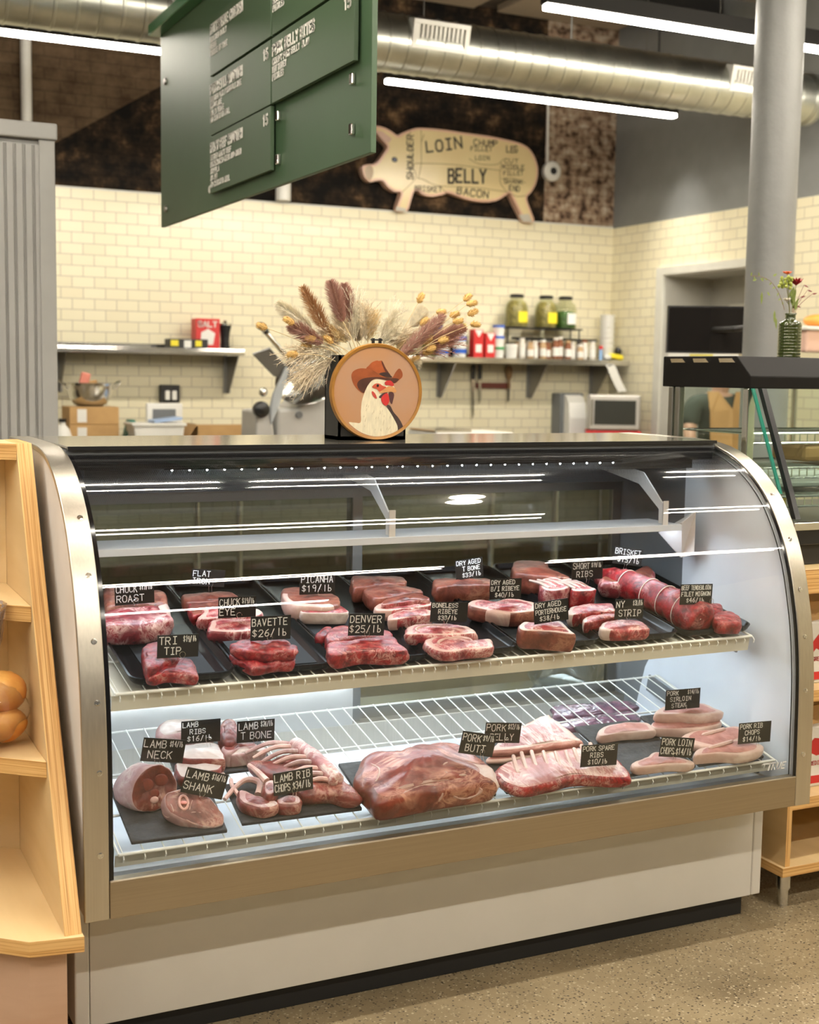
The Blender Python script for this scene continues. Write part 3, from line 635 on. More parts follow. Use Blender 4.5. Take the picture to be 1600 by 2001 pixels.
# ------------------------------------------------------------------ meat materials
FAT = (.76, .60, .52)
MM = {
 'red': meat_mat('beef_red', (.095, .003, .006), (.42, .014, .018), (.62, .26, .23), .40, 95, 1.4),
 'redcut': meat_mat('beef_cut', (.12, .005, .007), (.44, .022, .022), (.66, .34, .29), .55, 115, 1.3),
 'marb': meat_mat('beef_marbled', (.20, .014, .018), (.47, .060, .062), (.70, .46, .40), .9, 75),
 'brown': meat_mat('beef_crust_and_reflection', (.11, .026, .018), (.28, .075, .045), (.42, .20, .12), .45, 55),  # crust of the dry aged cuts; on other cuts the glass reflection painted brown
 'roast': meat_mat('beef_roast', (.15, .012, .018), (.36, .042, .052), (.66, .42, .38), .85, 50),
 'fat': meat_mat('fat_cap', (.46, .26, .21), (.58, .39, .32), (.68, .54, .46), .5, 30, .6, .42),
 'whitefat': meat_mat('pale_fat', (.44, .32, .27), (.55, .44, .38), (.64, .55, .49), .5, 30, .5, .42),
 'lamb': meat_mat('lamb_red', (.13, .018, .014), (.33, .052, .04), (.58, .32, .25), .55, 45),
 'lambcut': meat_mat('lamb_cut', (.095, .015, .009), (.26, .048, .028), (.56, .32, .24), .6, 38),  # cut lamb, made browner with the glass reflection put into its colour
 'lambfat': meat_mat('lamb_skin', (.36, .17, .16), (.54, .34, .31), (.68, .56, .50), .8, 28, .7, .42),
 'pork': meat_mat('pork_pink', (.46, .17, .14), (.60, .28, .23), (.70, .48, .41), .35, 35, .5, .42),
 'porkfat': meat_mat('pork_fat', (.54, .34, .28), (.68, .50, .42), (.76, .64, .56), .5, 20, .4, .45),
 'butt': meat_mat('pork_butt', (.13, .014, .014), (.34, .060, .045), (.62, .30, .22), .9, 30, .9, .34, (.6, 1.3, 1.3)),
 'buttcut': meat_mat('pork_butt_cut', (.11, .016, .009), (.25, .050, .026), (.56, .27, .18), .6, 30, .8),
 'ribs': meat_mat('pork_ribs', (.40, .11, .10), (.56, .24, .22), (.76, .58, .52), 1.0, 26, .7, .36, (1.8, .6, 1)),
 'bone': mat('bone', (.72, .50, .42), .45, col2=(.60, .32, .27), scale=40),
 'paper': mat('dark_liner_paper', (.014, .016, .019), .6, spec=.2),
 'string': mat('butcher_string', (.85, .76, .66), .8),
 'pack': mat('vacuum_pack', (.22, .10, .14), .2, col2=(.09, .05, .09), scale=40, bump=.4, coat=.5),
}
def frame_shelf(sh, h0): return lambda u, v, h: S(sh, u, v, h0+h)
def frame_axes(o, U, V, N):
    o, U, V, N = Vector(o), Vector(U).normalized(), Vector(V).normalized(), Vector(N).normalized()
    return lambda u, v, h: o+U*u+V*v+N*h
def loft(name, fr, out, h, mats, parent=None, rim=.0, fat=(), dome=.004, rnd=.007, amp=.0022, freq=26, n=72, seed=0, smooth=True, taper=.0, bot=.94, label=None, cat=None, group=None):
    """solid slab: rounded outline in the frame's (u, v), thickness h; mats = [top, side, fat]"""
    P = [Vector((a, b, 0)) for a, b in out]
    if smooth: P = catmull(P, 6, True)
    ds = [0.0]; m = len(P)
    for i in range(m): ds.append(ds[-1]+(P[(i+1) % m]-P[i]).length)
    Q = []; j = 0
    for k in range(n):
        d = ds[-1]*k/n
        while ds[j+1] < d: j += 1
        t = (d-ds[j])/max(1e-9, ds[j+1]-ds[j]); Q.append(P[j].lerp(P[(j+1) % m], t))
    c = sum(Q, Vector())/n; rad = sum((q-c).length for q in Q)/n; r = min(rnd, h*.45)
    if taper: pass
    rings = [(-1, .5, 0, 1), (-1, bot-.03, 0, 1), (0, bot, .06*h, 1), (0, bot+.5*(1-bot), .18*h, 1), (0, 1.0, .32*h, 1), (0, 1.01, .47*h, 1), (0, 1.01, .62*h, 1), (0, 1.0, .76*h, 1), (-r*.25, 0, h-r*.45, 1), (-r*.75, 0, h-r*.08, 2), (-r*1.5, 0, h, 2)]
    ins = [.10, .18, .27, .37, .48, .60, .73, .87]
    vs = []; info = []
    off = Vector((seed*3.7, seed*1.3, seed*.7))
    def put(s, d, hh, kind):
        for q in Q:
            e = q-c; l = e.length; f = s if d is None else max(.05, (l+d)/l)
            p = c+e*f; w = fr(p.x, p.y, hh); vs.append(w)
    for d, s, hh, k in rings:
        if d == -1: put(s, None, hh, k)
        elif d == 0: put(s, None, hh, k)
        else: put(1, d, hh, k)
    base = 1-1.5*r/rad
    for x in ins:
        put(base*(1-x), None, h+dome*math.sin(x*PI/2), 0)
    R = len(rings)+len(ins); N0 = fr(0, 0, 1)-fr(0, 0, 0); cc = fr(c.x, c.y, h*.5)
    # bumps along the outward direction, less at the bottom
    V = []
    for i, w in enumerate(vs):
        ri = i//n; a = amp*(0 if ri < 2 else .5 if ri < 4 else 1)
        o = (w-cc); o = o.normalized() if o.length > 1e-6 else N0
        q = w*freq+off
        V.append(w+o*(a*(noise.noise(q)+.5*noise.noise(q*2.3))*1.6+min(a, .0035)*.55*noise.noise(w*115+off)))
    fs = []; mi = []
    for i in range(R-1):
        for j in range(n):
            fs.append((i*n+j, i*n+(j+1) % n, (i+1)*n+(j+1) % n, (i+1)*n+j))
            q = Q[j]-c; ang = math.degrees(math.atan2(q.y, q.x)) % 360
            isf = any((a <= ang <= b) or (a <= ang+360 <= b) for a, b in fat)
            if i < 9: mi.append(2 if isf else 1)
            elif i < len(rings)-1: mi.append(2 if (rim > 0 or isf) else 0)
            else: mi.append(2 if (i-len(rings)+1 < rim or (isf and i < len(rings))) else 0)
    fs += [tuple(range(n))[::-1], tuple(range((R-1)*n, R*n))]; mi += [1, 0]
    b = MB(); b.v = V; b.f = fs; b.m = mi
    ms = list(mats)+[mats[-1]]*(3-len(mats))
    return b.build(name, ms, parent, smooth=True, angle=180, weld=False, label=label, cat=cat, group=group)
MEAT={
'chuck_back':('t',0.012,0.06,[[0.1793,0.5025],[0.2097,0.5094],[0.2684,0.4626],[0.3192,0.4475],[0.3084,0.3783],[0.2669,0.3515],[0.1735,0.3522],[0.1524,0.373]]),
'chuck_front':('t',0.012,0.05,[[0.1352,0.3272],[0.1516,0.3548],[0.1801,0.3795],[0.2816,0.4065],[0.3082,0.4121],[0.311,0.372],[0.2986,0.3121],[0.2922,0.2749],[0.2226,0.2352],[0.1445,0.2404],[0.1195,0.2558]]),
'flat_back':('t',0.012,0.035,[[0.3687,0.4578],[0.3896,0.482],[0.4949,0.4779],[0.511,0.4441],[0.4959,0.4164],[0.3783,0.4143]]),
'flat_front':('t',0.012,0.03,[[0.3731,0.4121],[0.4079,0.4328],[0.5005,0.4301],[0.4975,0.3828],[0.3884,0.34],[0.3594,0.3343]]),
'eye_back':('t',0.012,0.035,[[0.3623,0.292],[0.3837,0.3381],[0.4029,0.363],[0.4972,0.3335],[0.5313,0.3328],[0.5203,0.289],[0.415,0.2871]]),
'eye_front':('t',0.012,0.032,[[0.3794,0.2586],[0.4043,0.2898],[0.4805,0.2826],[0.5366,0.2716],[0.5351,0.222],[0.4537,0.1901],[0.3693,0.2126]]),
'bav_low':('t',0.012,0.022,[[0.3809,0.0746],[0.4054,0.0988],[0.5145,0.0555],[0.506,0.0039],[0.4631,0.0067],[0.4069,-0.0072],[0.3889,0.0203]]),
'bav_up':('t',0.034,0.026,[[0.3749,0.0719],[0.4003,0.0994],[0.4559,0.0979],[0.516,0.0854],[0.5206,0.0311],[0.5086,0.0139],[0.456,0.0125],[0.3936,0.0337]]),
'tri_back':('t',0.012,0.04,[[0.1757,0.1013],[0.1942,0.136],[0.2205,0.1552],[0.254,0.1333],[0.2448,0.0484],[0.2125,0.0321],[0.1927,0.009],[0.1637,0.0019]]),
'tri_front':('t',0.012,0.024,[[0.1614,0.0066],[0.2011,0.0383],[0.2271,0.0838],[0.2818,0.0766],[0.2725,-0.0186],[0.2532,-0.0232],[0.2296,-0.0089],[0.2017,0.0019],[0.1748,-0.0098]]),
'pic_back':('t',0.012,0.045,[[0.6294,0.4367],[0.6472,0.4563],[0.6944,0.4441],[0.7512,0.3898],[0.752,0.328],[0.7102,0.2879],[0.6384,0.3074],[0.6136,0.3297],[0.6105,0.3783]]),
'pic_front':('t',0.012,0.032,[[0.6415,0.3262],[0.6697,0.3542],[0.7102,0.3491],[0.7438,0.3367],[0.7545,0.3107],[0.7485,0.2705],[0.6832,0.2808],[0.6346,0.2948]]),
'den_small':('t',0.012,0.025,[[0.6147,0.1565],[0.6453,0.1935],[0.6759,0.2038],[0.6654,0.1676],[0.6311,0.1371]]),
'den_back':('t',0.012,0.036,[[0.6251,0.1142],[0.6638,0.1707],[0.7056,0.1732],[0.7426,0.1438],[0.7951,0.1222],[0.7829,0.0816],[0.6854,0.0859],[0.6226,0.0782]]),
'den_front':('t',0.012,0.036,[[0.5949,0.0283],[0.6207,0.0735],[0.6833,0.0811],[0.7361,0.0912],[0.7886,0.0804],[0.7859,0.0388],[0.7906,-0.0034],[0.7768,-0.0157],[0.7238,-0.0093],[0.6717,0.0069],[0.6069,-0.0088],[0.5911,-0.0005]]),
'rib_a':('t',0.012,0.045,[[0.8406,0.4727],[0.8697,0.5147],[0.9445,0.5062],[0.9978,0.4794],[0.985,0.4318],[0.9112,0.4315],[0.8571,0.4214],[0.8254,0.4205]]),
'rib_b':('t',0.012,0.042,[[0.8465,0.3962],[0.8719,0.4239],[0.9503,0.4363],[0.9987,0.4014],[1.007,0.361],[0.9498,0.356],[0.8581,0.3313]]),
'rib_c':('t',0.012,0.042,[[0.8527,0.2993],[0.9069,0.3411],[0.9901,0.3449],[0.9967,0.3021],[0.9497,0.2983],[0.8638,0.2851]]),
'rib_d':('t',0.012,0.03,[[0.8329,0.2915],[0.8664,0.3276],[0.966,0.3301],[1.0078,0.3223],[0.9933,0.2854],[0.9127,0.2739],[0.8496,0.2704]]),
'rib_e':('t',0.012,0.03,[[0.8354,0.2148],[0.8687,0.2549],[0.9381,0.2715],[0.9805,0.2574],[0.9638,0.2188],[0.9097,0.2118],[0.8444,0.2015]]),
'rib_f':('t',0.012,0.03,[[0.8377,0.1134],[0.8707,0.1566],[0.9134,0.165],[0.9716,0.1591],[1.0182,0.1213],[1.0193,0.0818],[1.009,0.0707],[0.9283,0.0731],[0.869,0.0907],[0.8384,0.097]]),
'rib_g':('t',0.012,0.026,[[0.8587,0.0553],[0.8799,0.0775],[0.9258,0.0843],[0.9895,0.0657],[0.9974,0.0316],[1.0364,0.0396],[1.033,0.0134],[1.0128,-0.0194],[0.9457,-0.0176],[0.8882,-0.0238],[0.8591,0.0009]]),
'tbone':('t',0.012,0.048,[[1.0686,0.4311],[1.0967,0.4494],[1.1607,0.4426],[1.239,0.4155],[1.2185,0.3647],[1.1285,0.3805],[1.0532,0.3713]]),
'biribeye':('t',0.012,0.04,[[1.0814,0.2524],[1.1247,0.2818],[1.1611,0.2624],[1.2285,0.2728],[1.2749,0.2287],[1.2505,0.1713],[1.1735,0.1596],[1.1309,0.1822],[1.0917,0.2199]]),
'porter':('t',0.012,0.05,[[1.117,0.047],[1.1542,0.075],[1.1702,0.054],[1.2526,0.064],[1.2408,-0.0014],[1.2392,-0.0358],[1.201,-0.02],[1.1508,0.0052],[1.1124,0.0188]]),
'short_back':('t',0.012,0.062,[[1.322,0.4352],[1.3816,0.5165],[1.4667,0.4953],[1.4479,0.437],[1.4591,0.3463],[1.4031,0.363],[1.3329,0.404]]),
'short_mid':('t',0.012,0.06,[[1.3577,0.341],[1.4067,0.3686],[1.4275,0.3505],[1.4337,0.2995],[1.3998,0.2636],[1.3467,0.2525],[1.3256,0.2768]]),
'short_front':('t',0.012,0.06,[[1.4266,0.3406],[1.4698,0.3332],[1.4813,0.2561],[1.4605,0.2321],[1.4045,0.2422],[1.4201,0.2878]]),
'ny_back':('t',0.012,0.036,[[1.3414,0.1645],[1.3859,0.1949],[1.4912,0.1977],[1.4847,0.1566],[1.47,0.1308],[1.3876,0.1339],[1.3291,0.1288]]),
'ny_mid':('t',0.012,0.03,[[1.348,0.0981],[1.385,0.1284],[1.4763,0.1427],[1.4663,0.1125],[1.428,0.1011],[1.3485,0.0795]]),
'ny_front':('t',0.012,0.03,[[1.364,0.046],[1.4088,0.0799],[1.4769,0.0827],[1.507,0.0667],[1.5043,0.03],[1.4877,0.0029],[1.4164,0.009],[1.3653,0.0217]]),
'brisket':('t',0.012,0.05,[[1.5701,0.3567],[1.6381,0.4051],[1.7337,0.4123],[1.8017,0.4514],[1.7783,0.3818],[1.7255,0.3198],[1.6151,0.3052],[1.565,0.3283]]),
'fil_back':('t',0.012,0.035,[[1.7204,0.2453],[1.7624,0.2735],[1.7944,0.2708],[1.8033,0.2446],[1.7701,0.208],[1.7164,0.2108]]),
'fil_mid':('t',0.012,0.035,[[1.7353,0.1252],[1.7822,0.1503],[1.8295,0.1319],[1.8036,0.0921],[1.7522,0.0689],[1.7274,0.0934]]),
'fil_front':('t',0.012,0.034,[[1.7343,0.0491],[1.787,0.0848],[1.8209,0.0717],[1.8129,0.0273],[1.7861,-0.0123],[1.7536,-0.0121],[1.716,0.0016]]),
'ribs_back':('b',0.010,0.05,[[0.275,0.4356],[0.3171,0.4787],[0.3771,0.4703],[0.4112,0.4336],[0.4035,0.3783],[0.3584,0.3746],[0.3281,0.3908],[0.2758,0.3889]]),
'ribs_mid':('b',0.010,0.045,[[0.2981,0.3123],[0.3235,0.3421],[0.3996,0.3353],[0.3954,0.2542],[0.383,0.2528],[0.3009,0.2767]]),
'ribs_front':('b',0.010,0.03,[[0.2782,0.2672],[0.3018,0.2917],[0.3933,0.276],[0.3792,0.2343],[0.3342,0.2282],[0.2807,0.2162]]),
'lt_back':('b',0.010,0.06,[[0.4273,0.4003],[0.4596,0.4318],[0.4736,0.4044],[0.4565,0.3372],[0.4332,0.3057],[0.4113,0.3199]]),
'lt_front':('b',0.010,0.035,[[0.42,0.3027],[0.4598,0.3279],[0.512,0.3102],[0.5069,0.2823],[0.463,0.2836],[0.4196,0.285]]),
'lt_mid':('b',0.010,0.045,[[0.4015,0.3059],[0.4263,0.3364],[0.4925,0.3211],[0.4936,0.2979],[0.4497,0.2991],[0.4146,0.2849]]),
'rack':('b',0.010,0.04,[[0.4524,0.2457],[0.4908,0.2365],[0.5418,0.2555],[0.59,0.264],[0.6113,0.2481],[0.6152,0.176],[0.6314,0.1375],[0.6548,0.0644],[0.6552,0.0233],[0.6235,0.0313],[0.5994,0.0576],[0.5546,0.0647],[0.5252,0.0721],[0.5071,0.1341],[0.4744,0.1885]]),
'chop_a':('b',0.010,0.028,[[0.3825,0.1131],[0.3974,0.1335],[0.4287,0.1015],[0.4597,0.0698],[0.459,0.0463],[0.4243,0.0396],[0.3975,0.0581],[0.3806,0.0819]]),
'chop_b':('b',0.010,0.028,[[0.461,0.0734],[0.4908,0.0859],[0.5193,0.0707],[0.5157,0.0437],[0.4904,0.0383],[0.461,0.0497]]),
'chop_c':('b',0.010,0.045,[[0.4402,0.1085],[0.459,0.1326],[0.4761,0.1325],[0.4772,0.0994],[0.4589,0.0716],[0.4372,0.0691]]),
'butt':('b',0.010,0.062,[[0.6724,0.1034],[0.7005,0.1488],[0.7493,0.1821],[0.867,0.1914],[0.9627,0.188],[0.9982,0.1609],[1.0119,0.0567],[1.0028,0.006],[0.9837,-0.0237],[0.8921,-0.0265],[0.8078,-0.0303],[0.7279,-0.0387],[0.6719,-0.0366],[0.6636,0.0096],[0.6611,0.0555]]),
'belly':('b',0.010,0.04,[[1.0564,0.1426],[1.0834,0.1646],[1.2179,0.2568],[1.322,0.296],[1.3282,0.2788],[1.3357,0.1447],[1.3175,0.1372],[1.2431,0.1369],[1.1417,0.132]]),
'spare':('b',0.010,0.032,[[1.0493,0.0769],[1.1024,0.1051],[1.1474,0.113],[1.3216,0.1244],[1.3868,0.0514],[1.3717,-0.0411],[1.333,-0.0446],[1.2309,-0.012],[1.1377,-0.0243],[1.0474,-0.0277],[1.0236,0.0343]]),
'loin_back':('b',0.010,0.026,[[1.4224,0.1939],[1.457,0.2207],[1.5191,0.232],[1.5961,0.2148],[1.6035,0.1776],[1.5848,0.1668],[1.4983,0.1766],[1.4216,0.1745]]),
'loin_front':('b',0.010,0.024,[[1.4193,0.0242],[1.4781,0.0448],[1.5327,0.0617],[1.59,-0.0002],[1.5804,-0.019],[1.5177,-0.0039],[1.4656,-0.0031],[1.4173,0.0023]]),
'sir_low':('b',0.010,0.03,[[1.5958,0.1915],[1.6278,0.213],[1.7106,0.2174],[1.8133,0.1841],[1.8051,0.1548],[1.7139,0.1447],[1.6076,0.1687]]),
'sir_up':('b',0.040,0.03,[[1.6144,0.2089],[1.6735,0.238],[1.7834,0.2303],[1.8105,0.1891],[1.8176,0.1622],[1.7419,0.1601],[1.667,0.1818],[1.6203,0.1952]]),
'rc_back':('b',0.010,0.026,[[1.6383,0.11],[1.7083,0.1437],[1.7883,0.1357],[1.853,0.1365],[1.8664,0.0876],[1.7885,0.0557],[1.7291,0.0308],[1.6722,0.0585]]),
'rc_front':('b',0.010,0.03,[[1.6075,0.0139],[1.6478,0.0421],[1.7169,0.0451],[1.7891,0.0576],[1.8435,0.0254],[1.8258,-0.0044],[1.7529,-0.0158],[1.6856,0.0048],[1.6237,0.0101]]),
'pack_a':('b',-0.030,0.02,[[1.4274,0.4239],[1.4596,0.4495],[1.6644,0.4364],[1.704,0.4077],[1.6739,0.381],[1.434,0.3799]]),
'pack_b':('b',-0.030,0.02,[[1.3868,0.3383],[1.4352,0.3638],[1.6388,0.3722],[1.6682,0.3387],[1.6228,0.3062],[1.4141,0.3117]]),
}
CARDS=[
('CHUCK|ROAST|$17/lb',[0.2274,0.483,0.9843],0.0962,0.0509,0.026,[0.224,0.487,0.956]),
('FLAT|IRON|',[0.4432,0.583,0.9968],0.0895,0.0437,-0.095,[0.451,0.587,0.958]),
('CHUCK|EYE|$19/lb',[0.4594,0.394,0.9513],0.0957,0.0513,-0.02,[0.457,0.398,0.926]),
('BAVETTE|  $26/lb|',[0.4776,0.201,0.9335],0.0983,0.0567,-0.019,[0.467,0.205,0.902]),
('TRI|  TIP|$19/lb',[0.2508,0.182,0.9117],0.0934,0.0514,-0.03,[0.253,0.186,0.88]),
('PICANHA|  $19/lb|',[0.7073,0.486,0.9808],0.0978,0.0522,-0.023,[0.706,0.49,0.952]),
('DENVER|  $25/lb|',[0.7136,0.182,0.9284],0.094,0.0541,-0.064,[0.713,0.186,0.892]),
('BONELESS|   RIBEYE|   $33/lb|',[0.9675,0.242,0.932],0.1052,0.0506,-0.068,[0.951,0.246,0.896]),
('DRY AGED|   T BONE|   $33/lb|',[1.1719,0.518,0.9933],0.0861,0.0561,0.091,[1.177,0.522,0.96]),
('DRY AGED|  B/I RIBEYE|  $40/lb|',[1.1784,0.326,0.966],0.0959,0.054,-0.017,[1.178,0.33,0.921]),
('DRY AGED| PORTERHOUSE|  $38/lb|',[1.2084,0.145,0.9349],0.1009,0.0557,0.066,[1.211,0.149,0.9]),
('SHORT|  RIBS|$19/lb',[1.4879,0.407,0.9883],0.1021,0.0508,-0.016,[1.488,0.411,0.953]),
('BRISKET|   $15/lb|',[1.7027,0.518,1.0028],0.1036,0.0501,-0.15,[1.69,0.522,0.962]),
('NY|  STRIP|$31/lb',[1.4623,0.166,0.9209],0.0902,0.0526,-0.04,[1.456,0.17,0.883]),
('BEEF TENDERLOIN|FILET MIGNON|   $46/lb|',[1.7287,0.228,0.9346],0.1066,0.0551,-0.036,[1.741,0.232,0.902]),
('LAMB|   RIBS|  $16/lb|',[0.353,0.347,0.6621],0.0975,0.0563,-0.02,[0.378,0.351,0.619]),
('LAMB|  T BONE|$24/lb',[0.4926,0.348,0.6483],0.0969,0.054,-0.021,[0.489,0.352,0.609]),
('LAMB|  NECK|$14/lb',[0.2364,0.257,0.6524],0.1007,0.0553,-0.173,[0.216,0.261,0.625]),
('LAMB|SHANK|$16/lb',[0.2979,0.133,0.6029],0.1008,0.0585,-0.308,[0.291,0.137,0.577]),
('LAMB RIB|  CHOPS $34/lb|',[0.5021,0.112,0.5884],0.0966,0.0531,0.054,[0.504,0.116,0.549]),
('PORK|  BUTT|$9/lb',[0.9462,0.041,0.6464],0.0948,0.0541,-0.229,[0.964,0.045,0.607]),
('PORK|  BELLY|$12/lb',[1.103,0.193,0.6183],0.1054,0.0528,-0.115,[1.117,0.197,0.58]),
('PORK SPARE|    RIBS|   $10/lb|',[1.3097,0.06,0.5722],0.1098,0.0563,-0.056,[1.324,0.064,0.542]),
('PORK LOIN|  CHOPS $14/lb|',[1.5504,0.057,0.5667],0.1084,0.0529,-0.151,[1.54,0.061,0.533]),
('PORK|  SIRLOIN|   STEAK|$14/lb',[1.6952,0.226,0.6424],0.1175,0.0564,-0.024,[1.702,0.23,0.608]),
('PORK RIB|   CHOPS|  $14/lb|',[1.8125,0.062,0.5771],0.1107,0.0574,-0.034,[1.825,0.066,0.54]),
]

def cut(name, key, mats, label, group=None, **k):
    sh, h0, h, out = MEAT[key]; k.setdefault('seed', len(bpy.data.objects) % 50)
    return loft(name, frame_shelf(sh, h0), out, h, [MM[x] for x in mats], label=label, cat='meat', group=group, **k)
def liner(u0, u1, v0, v1, label, h=.0052):
    b = MB(); sbox(b, 't', u0, u1, v0, v1, h, h+.001); b.build('tray_paper', MM['paper'], label=label, cat='paper')
liner(.185, .335, .04, .30, 'dark paper sheet under the tri tip')
liner(.40, .585, .06, .36, 'dark paper sheet under the bavette')
liner(.635, .80, .03, .36, 'dark paper sheet under the denver steaks')
liner(1.13, 1.345, .03, .23, 'dark paper sheet under the porterhouse')
liner(1.385, 1.57, .03, .25, 'dark paper sheet under the strip steaks')
# beef, upper shelf
cut('chuck_roast', 'chuck_back', ('brown', 'brown'), 'raw chuck roast at the back of the left tray, behind its price card', rnd=.015)
cr = cut('chuck_roast', 'chuck_front', ('roast', 'roast', 'whitefat'), 'big marbled chuck roast in front, with a white fat edge at its right', fat=((-20, 75),), rnd=.015, amp=.003)
cut('flat_iron_steak', 'flat_back', ('brown', 'brown'), 'flat iron steak at the back of its tray, under the card reading iron')
cut('flat_iron_steak', 'flat_front', ('brown', 'red'), 'flat iron steak lying in front of the other one, behind the chuck eye card')
cut('chuck_eye_steak', 'eye_back', ('marb', 'marb', 'fat'), 'chuck eye steak behind the chuck eye card', rim=1)
cut('chuck_eye_steak', 'eye_front', ('marb', 'roast', 'fat'), 'pale pink chuck eye steak in front, left of the bavette card', rim=1)
cut('bavette_steak', 'bav_low', ('red', 'red'), 'bright red bavette steak, the lower of the two stacked', amp=.0065, freq=38, n=96)
b_ = MB(); sbox(b_, 't', .385, .515, .085, .165, .0335, .0342); b_.build('tray_paper', MM['paper'], label='thin dark paper between the two bavette steaks', cat='paper')
cut('bavette_steak', 'bav_up', ('red', 'red'), 'bright red bavette steak, on top of the two stacked', amp=.0065, freq=38, n=96)
cut('tri_tip', 'tri_back', ('red', 'red', 'fat'), 'tri tip piece at the back, half behind the tri tip card', amp=.003)
cut('tri_tip', 'tri_front', ('red', 'redcut', 'fat'), 'flat triangular tri tip piece at the front of the left tray', amp=.003)
cut('picanha', 'pic_back', ('brown', 'brown', 'fat'), 'darker picanha piece with a fat edge, under the picanha card', fat=((150, 300),))
cut('picanha', 'pic_front', ('redcut', 'whitefat', 'whitefat'), 'smaller pink picanha piece with a thick white fat side', rnd=.005)
cut('denver_steak', 'den_small', ('red', 'red'), 'small end of a denver steak at the left, behind the others')
cut('denver_steak', 'den_back', ('redcut', 'red'), 'denver steak in the middle, half behind the denver card', rnd=.006)
cut('denver_steak', 'den_front', ('redcut', 'redcut'), 'thick denver steak at the very front of its tray', rnd=.006, amp=.003)
for k, mt, lab in (('rib_a', ('brown', 'brown', 'fat'), 'boneless ribeye farthest back in its tray, brownish'), ('rib_b', ('brown', 'brown', 'fat'), 'boneless ribeye second from the back, brownish'), ('rib_c', ('brown', 'marb', 'fat'), 'boneless ribeye third from the back, brown on top'),
    ('rib_d', ('marb', 'marb', 'fat'), 'pink boneless ribeye with a white left end, fourth from the back'), ('rib_e', ('marb', 'marb', 'fat'), 'pink boneless ribeye directly left of the boneless ribeye card'),
    ('rib_f', ('marb', 'marb', 'fat'), 'boneless ribeye second from the front, under the card'), ('rib_g', ('marb', 'marb', 'fat'), 'boneless ribeye at the very front of its tray')):
    r = cut('ribeye_steak', k, mt, lab, rim=1 if mt[0] == 'marb' else 0, amp=.003, fat=((120, 215),) if k in ('rib_d', 'rib_e') else (), rnd=.006)
    if k in ('rib_f', 'rib_g'):
        sh, h0, h, out = MEAT[k]; cu = sum(p[0] for p in out)/len(out); cv = sum(p[1] for p in out)/len(out)
        b = MB(); b.tube([S(sh, cu+.048*math.cos(a)-.012, cv+.026*math.sin(a), h0+h+.0012) for a in [R_(x) for x in range(20, 215, 13)]], [.0012+.0035*math.sin(R_(x)) for x in range(0, 180, 12)], 6)
        b.build('fat_seam', MM['fat'], r, smooth=True, label='pale fat seam')
cut('t_bone_steak', 'tbone', ('brown', 'brown', 'fat'), 'brown dry aged t bone steak at the back of its tray')
bi = cut('bone_in_ribeye', 'biribeye', ('marb', 'brown', 'fat'), 'dry aged bone in ribeye with a pale top and a red left end', rim=1, fat=((60, 170), (200, 260)), rnd=.006)
cut('porterhouse_steak', 'porter', ('marb', 'brown', 'whitefat'), 'tall dry aged porterhouse at the front with a brown crust', rim=1, rnd=.006)
for k, lab, ms in (('short_back', 'tall block of short ribs at the back, brownish', ('brown', 'brown')), ('short_mid', 'block of short ribs with white fat streaks, left of the front pair', ('marb', 'roast', 'whitefat')), ('short_front', 'block of short ribs with upright red ribs, right of the front pair', ('marb', 'red', 'whitefat'))):
    o = cut('short_ribs', k, ms, lab, rnd=.006, rim=1 if k != 'short_back' else 0)
    sh, h0, h, out = MEAT[k]; us = [p[0] for p in out]; vs_ = [p[1] for p in out]
    if k != 'short_back':
        b = MB()
        for q in range(3):
            uu = min(us)+(q+.8)*(max(us)-min(us))/4.2; va = min(vs_)+.01
            b.tube([S(sh, uu, va+.012+q*.004, h0+h+.001), S(sh, uu-.008, va+.05, h0+h+.0035), S(sh, uu-.02, va+.085, h0+h)], [.003, .005, .003], 6)
        b.build('fat_seam', MM['whitefat'], o, smooth=True, label='white fat streaks')
for k, lab in (('ny_back', 'strip steak farthest back of the three in the strip steak tray'), ('ny_mid', 'strip steak in the middle, left of the strip steak card'), ('ny_front', 'strip steak at the front with a white fat end')):
    cut('strip_steak', k, ('marb', 'redcut', 'whitefat'), lab, fat=((140, 205),), rim=0, rnd=.005)
cut('brisket', 'brisket', ('brown', 'roast', 'fat'), 'folded brisket at the back of the right tray, under the brisket card', rnd=.016, amp=.005)
for k, lab in (('fil_back', 'small filet mignon farthest back, left of its price card'), ('fil_mid', 'filet mignon in the middle, just under the tenderloin price card'), ('fil_front', 'filet mignon at the front right corner of the tray')):
    cut('filet_mignon', k, ('redcut', 'red'), lab, rnd=.008)
# tied tenderloin along the last tray
tl = thing('tied_tenderloin', S('t', 1.65, .15, .012), 'long red beef tenderloin tied with string on the right tray', 'meat')
path = catmull([S('t', 1.612, .43, .040), S('t', 1.638, .34, .046), S('t', 1.655, .25, .050), S('t', 1.668, .17, .050), S('t', 1.678, .10, .048), S('t', 1.684, .05, .042), S('t', 1.688, .024, .036)], 5)
nn_ = len(path); rr = [.014+.030*math.sin(min(1, (i+1)/7)*PI/2)+(.006 if i > nn_*.55 else 0) for i in range(nn_)]
rr = [r*(1 if i < nn_-4 else (.96, .86, .66, .36)[i-nn_+4]) for i, r in enumerate(rr)]
b = MB(); b.tube(path, rr, 22)
b.v = [p+Vector((noise.noise(p*40), noise.noise(p*40+Vector((9, 0, 0))), noise.noise(p*40+Vector((0, 9, 0)))))*.004 for p in b.v]
b.build('meat', MM['red'], tl, smooth=True, angle=180)
for i in (6, 11, 15, 20):
    p = path[i]; t = (path[i+1]-path[i-1]).normalized(); a = t.cross(Vector((0, 0, 1))).normalized(); c = a.cross(t)
    b = MB(); b.tube([p+(a*math.cos(R_(x))+c*math.sin(R_(x)))*(rr[i]+.0012) for x in range(0, 360, 15)], .0013, 5, closed=True); b.build('string', MM['string'], tl, smooth=True, label='pale butcher string')
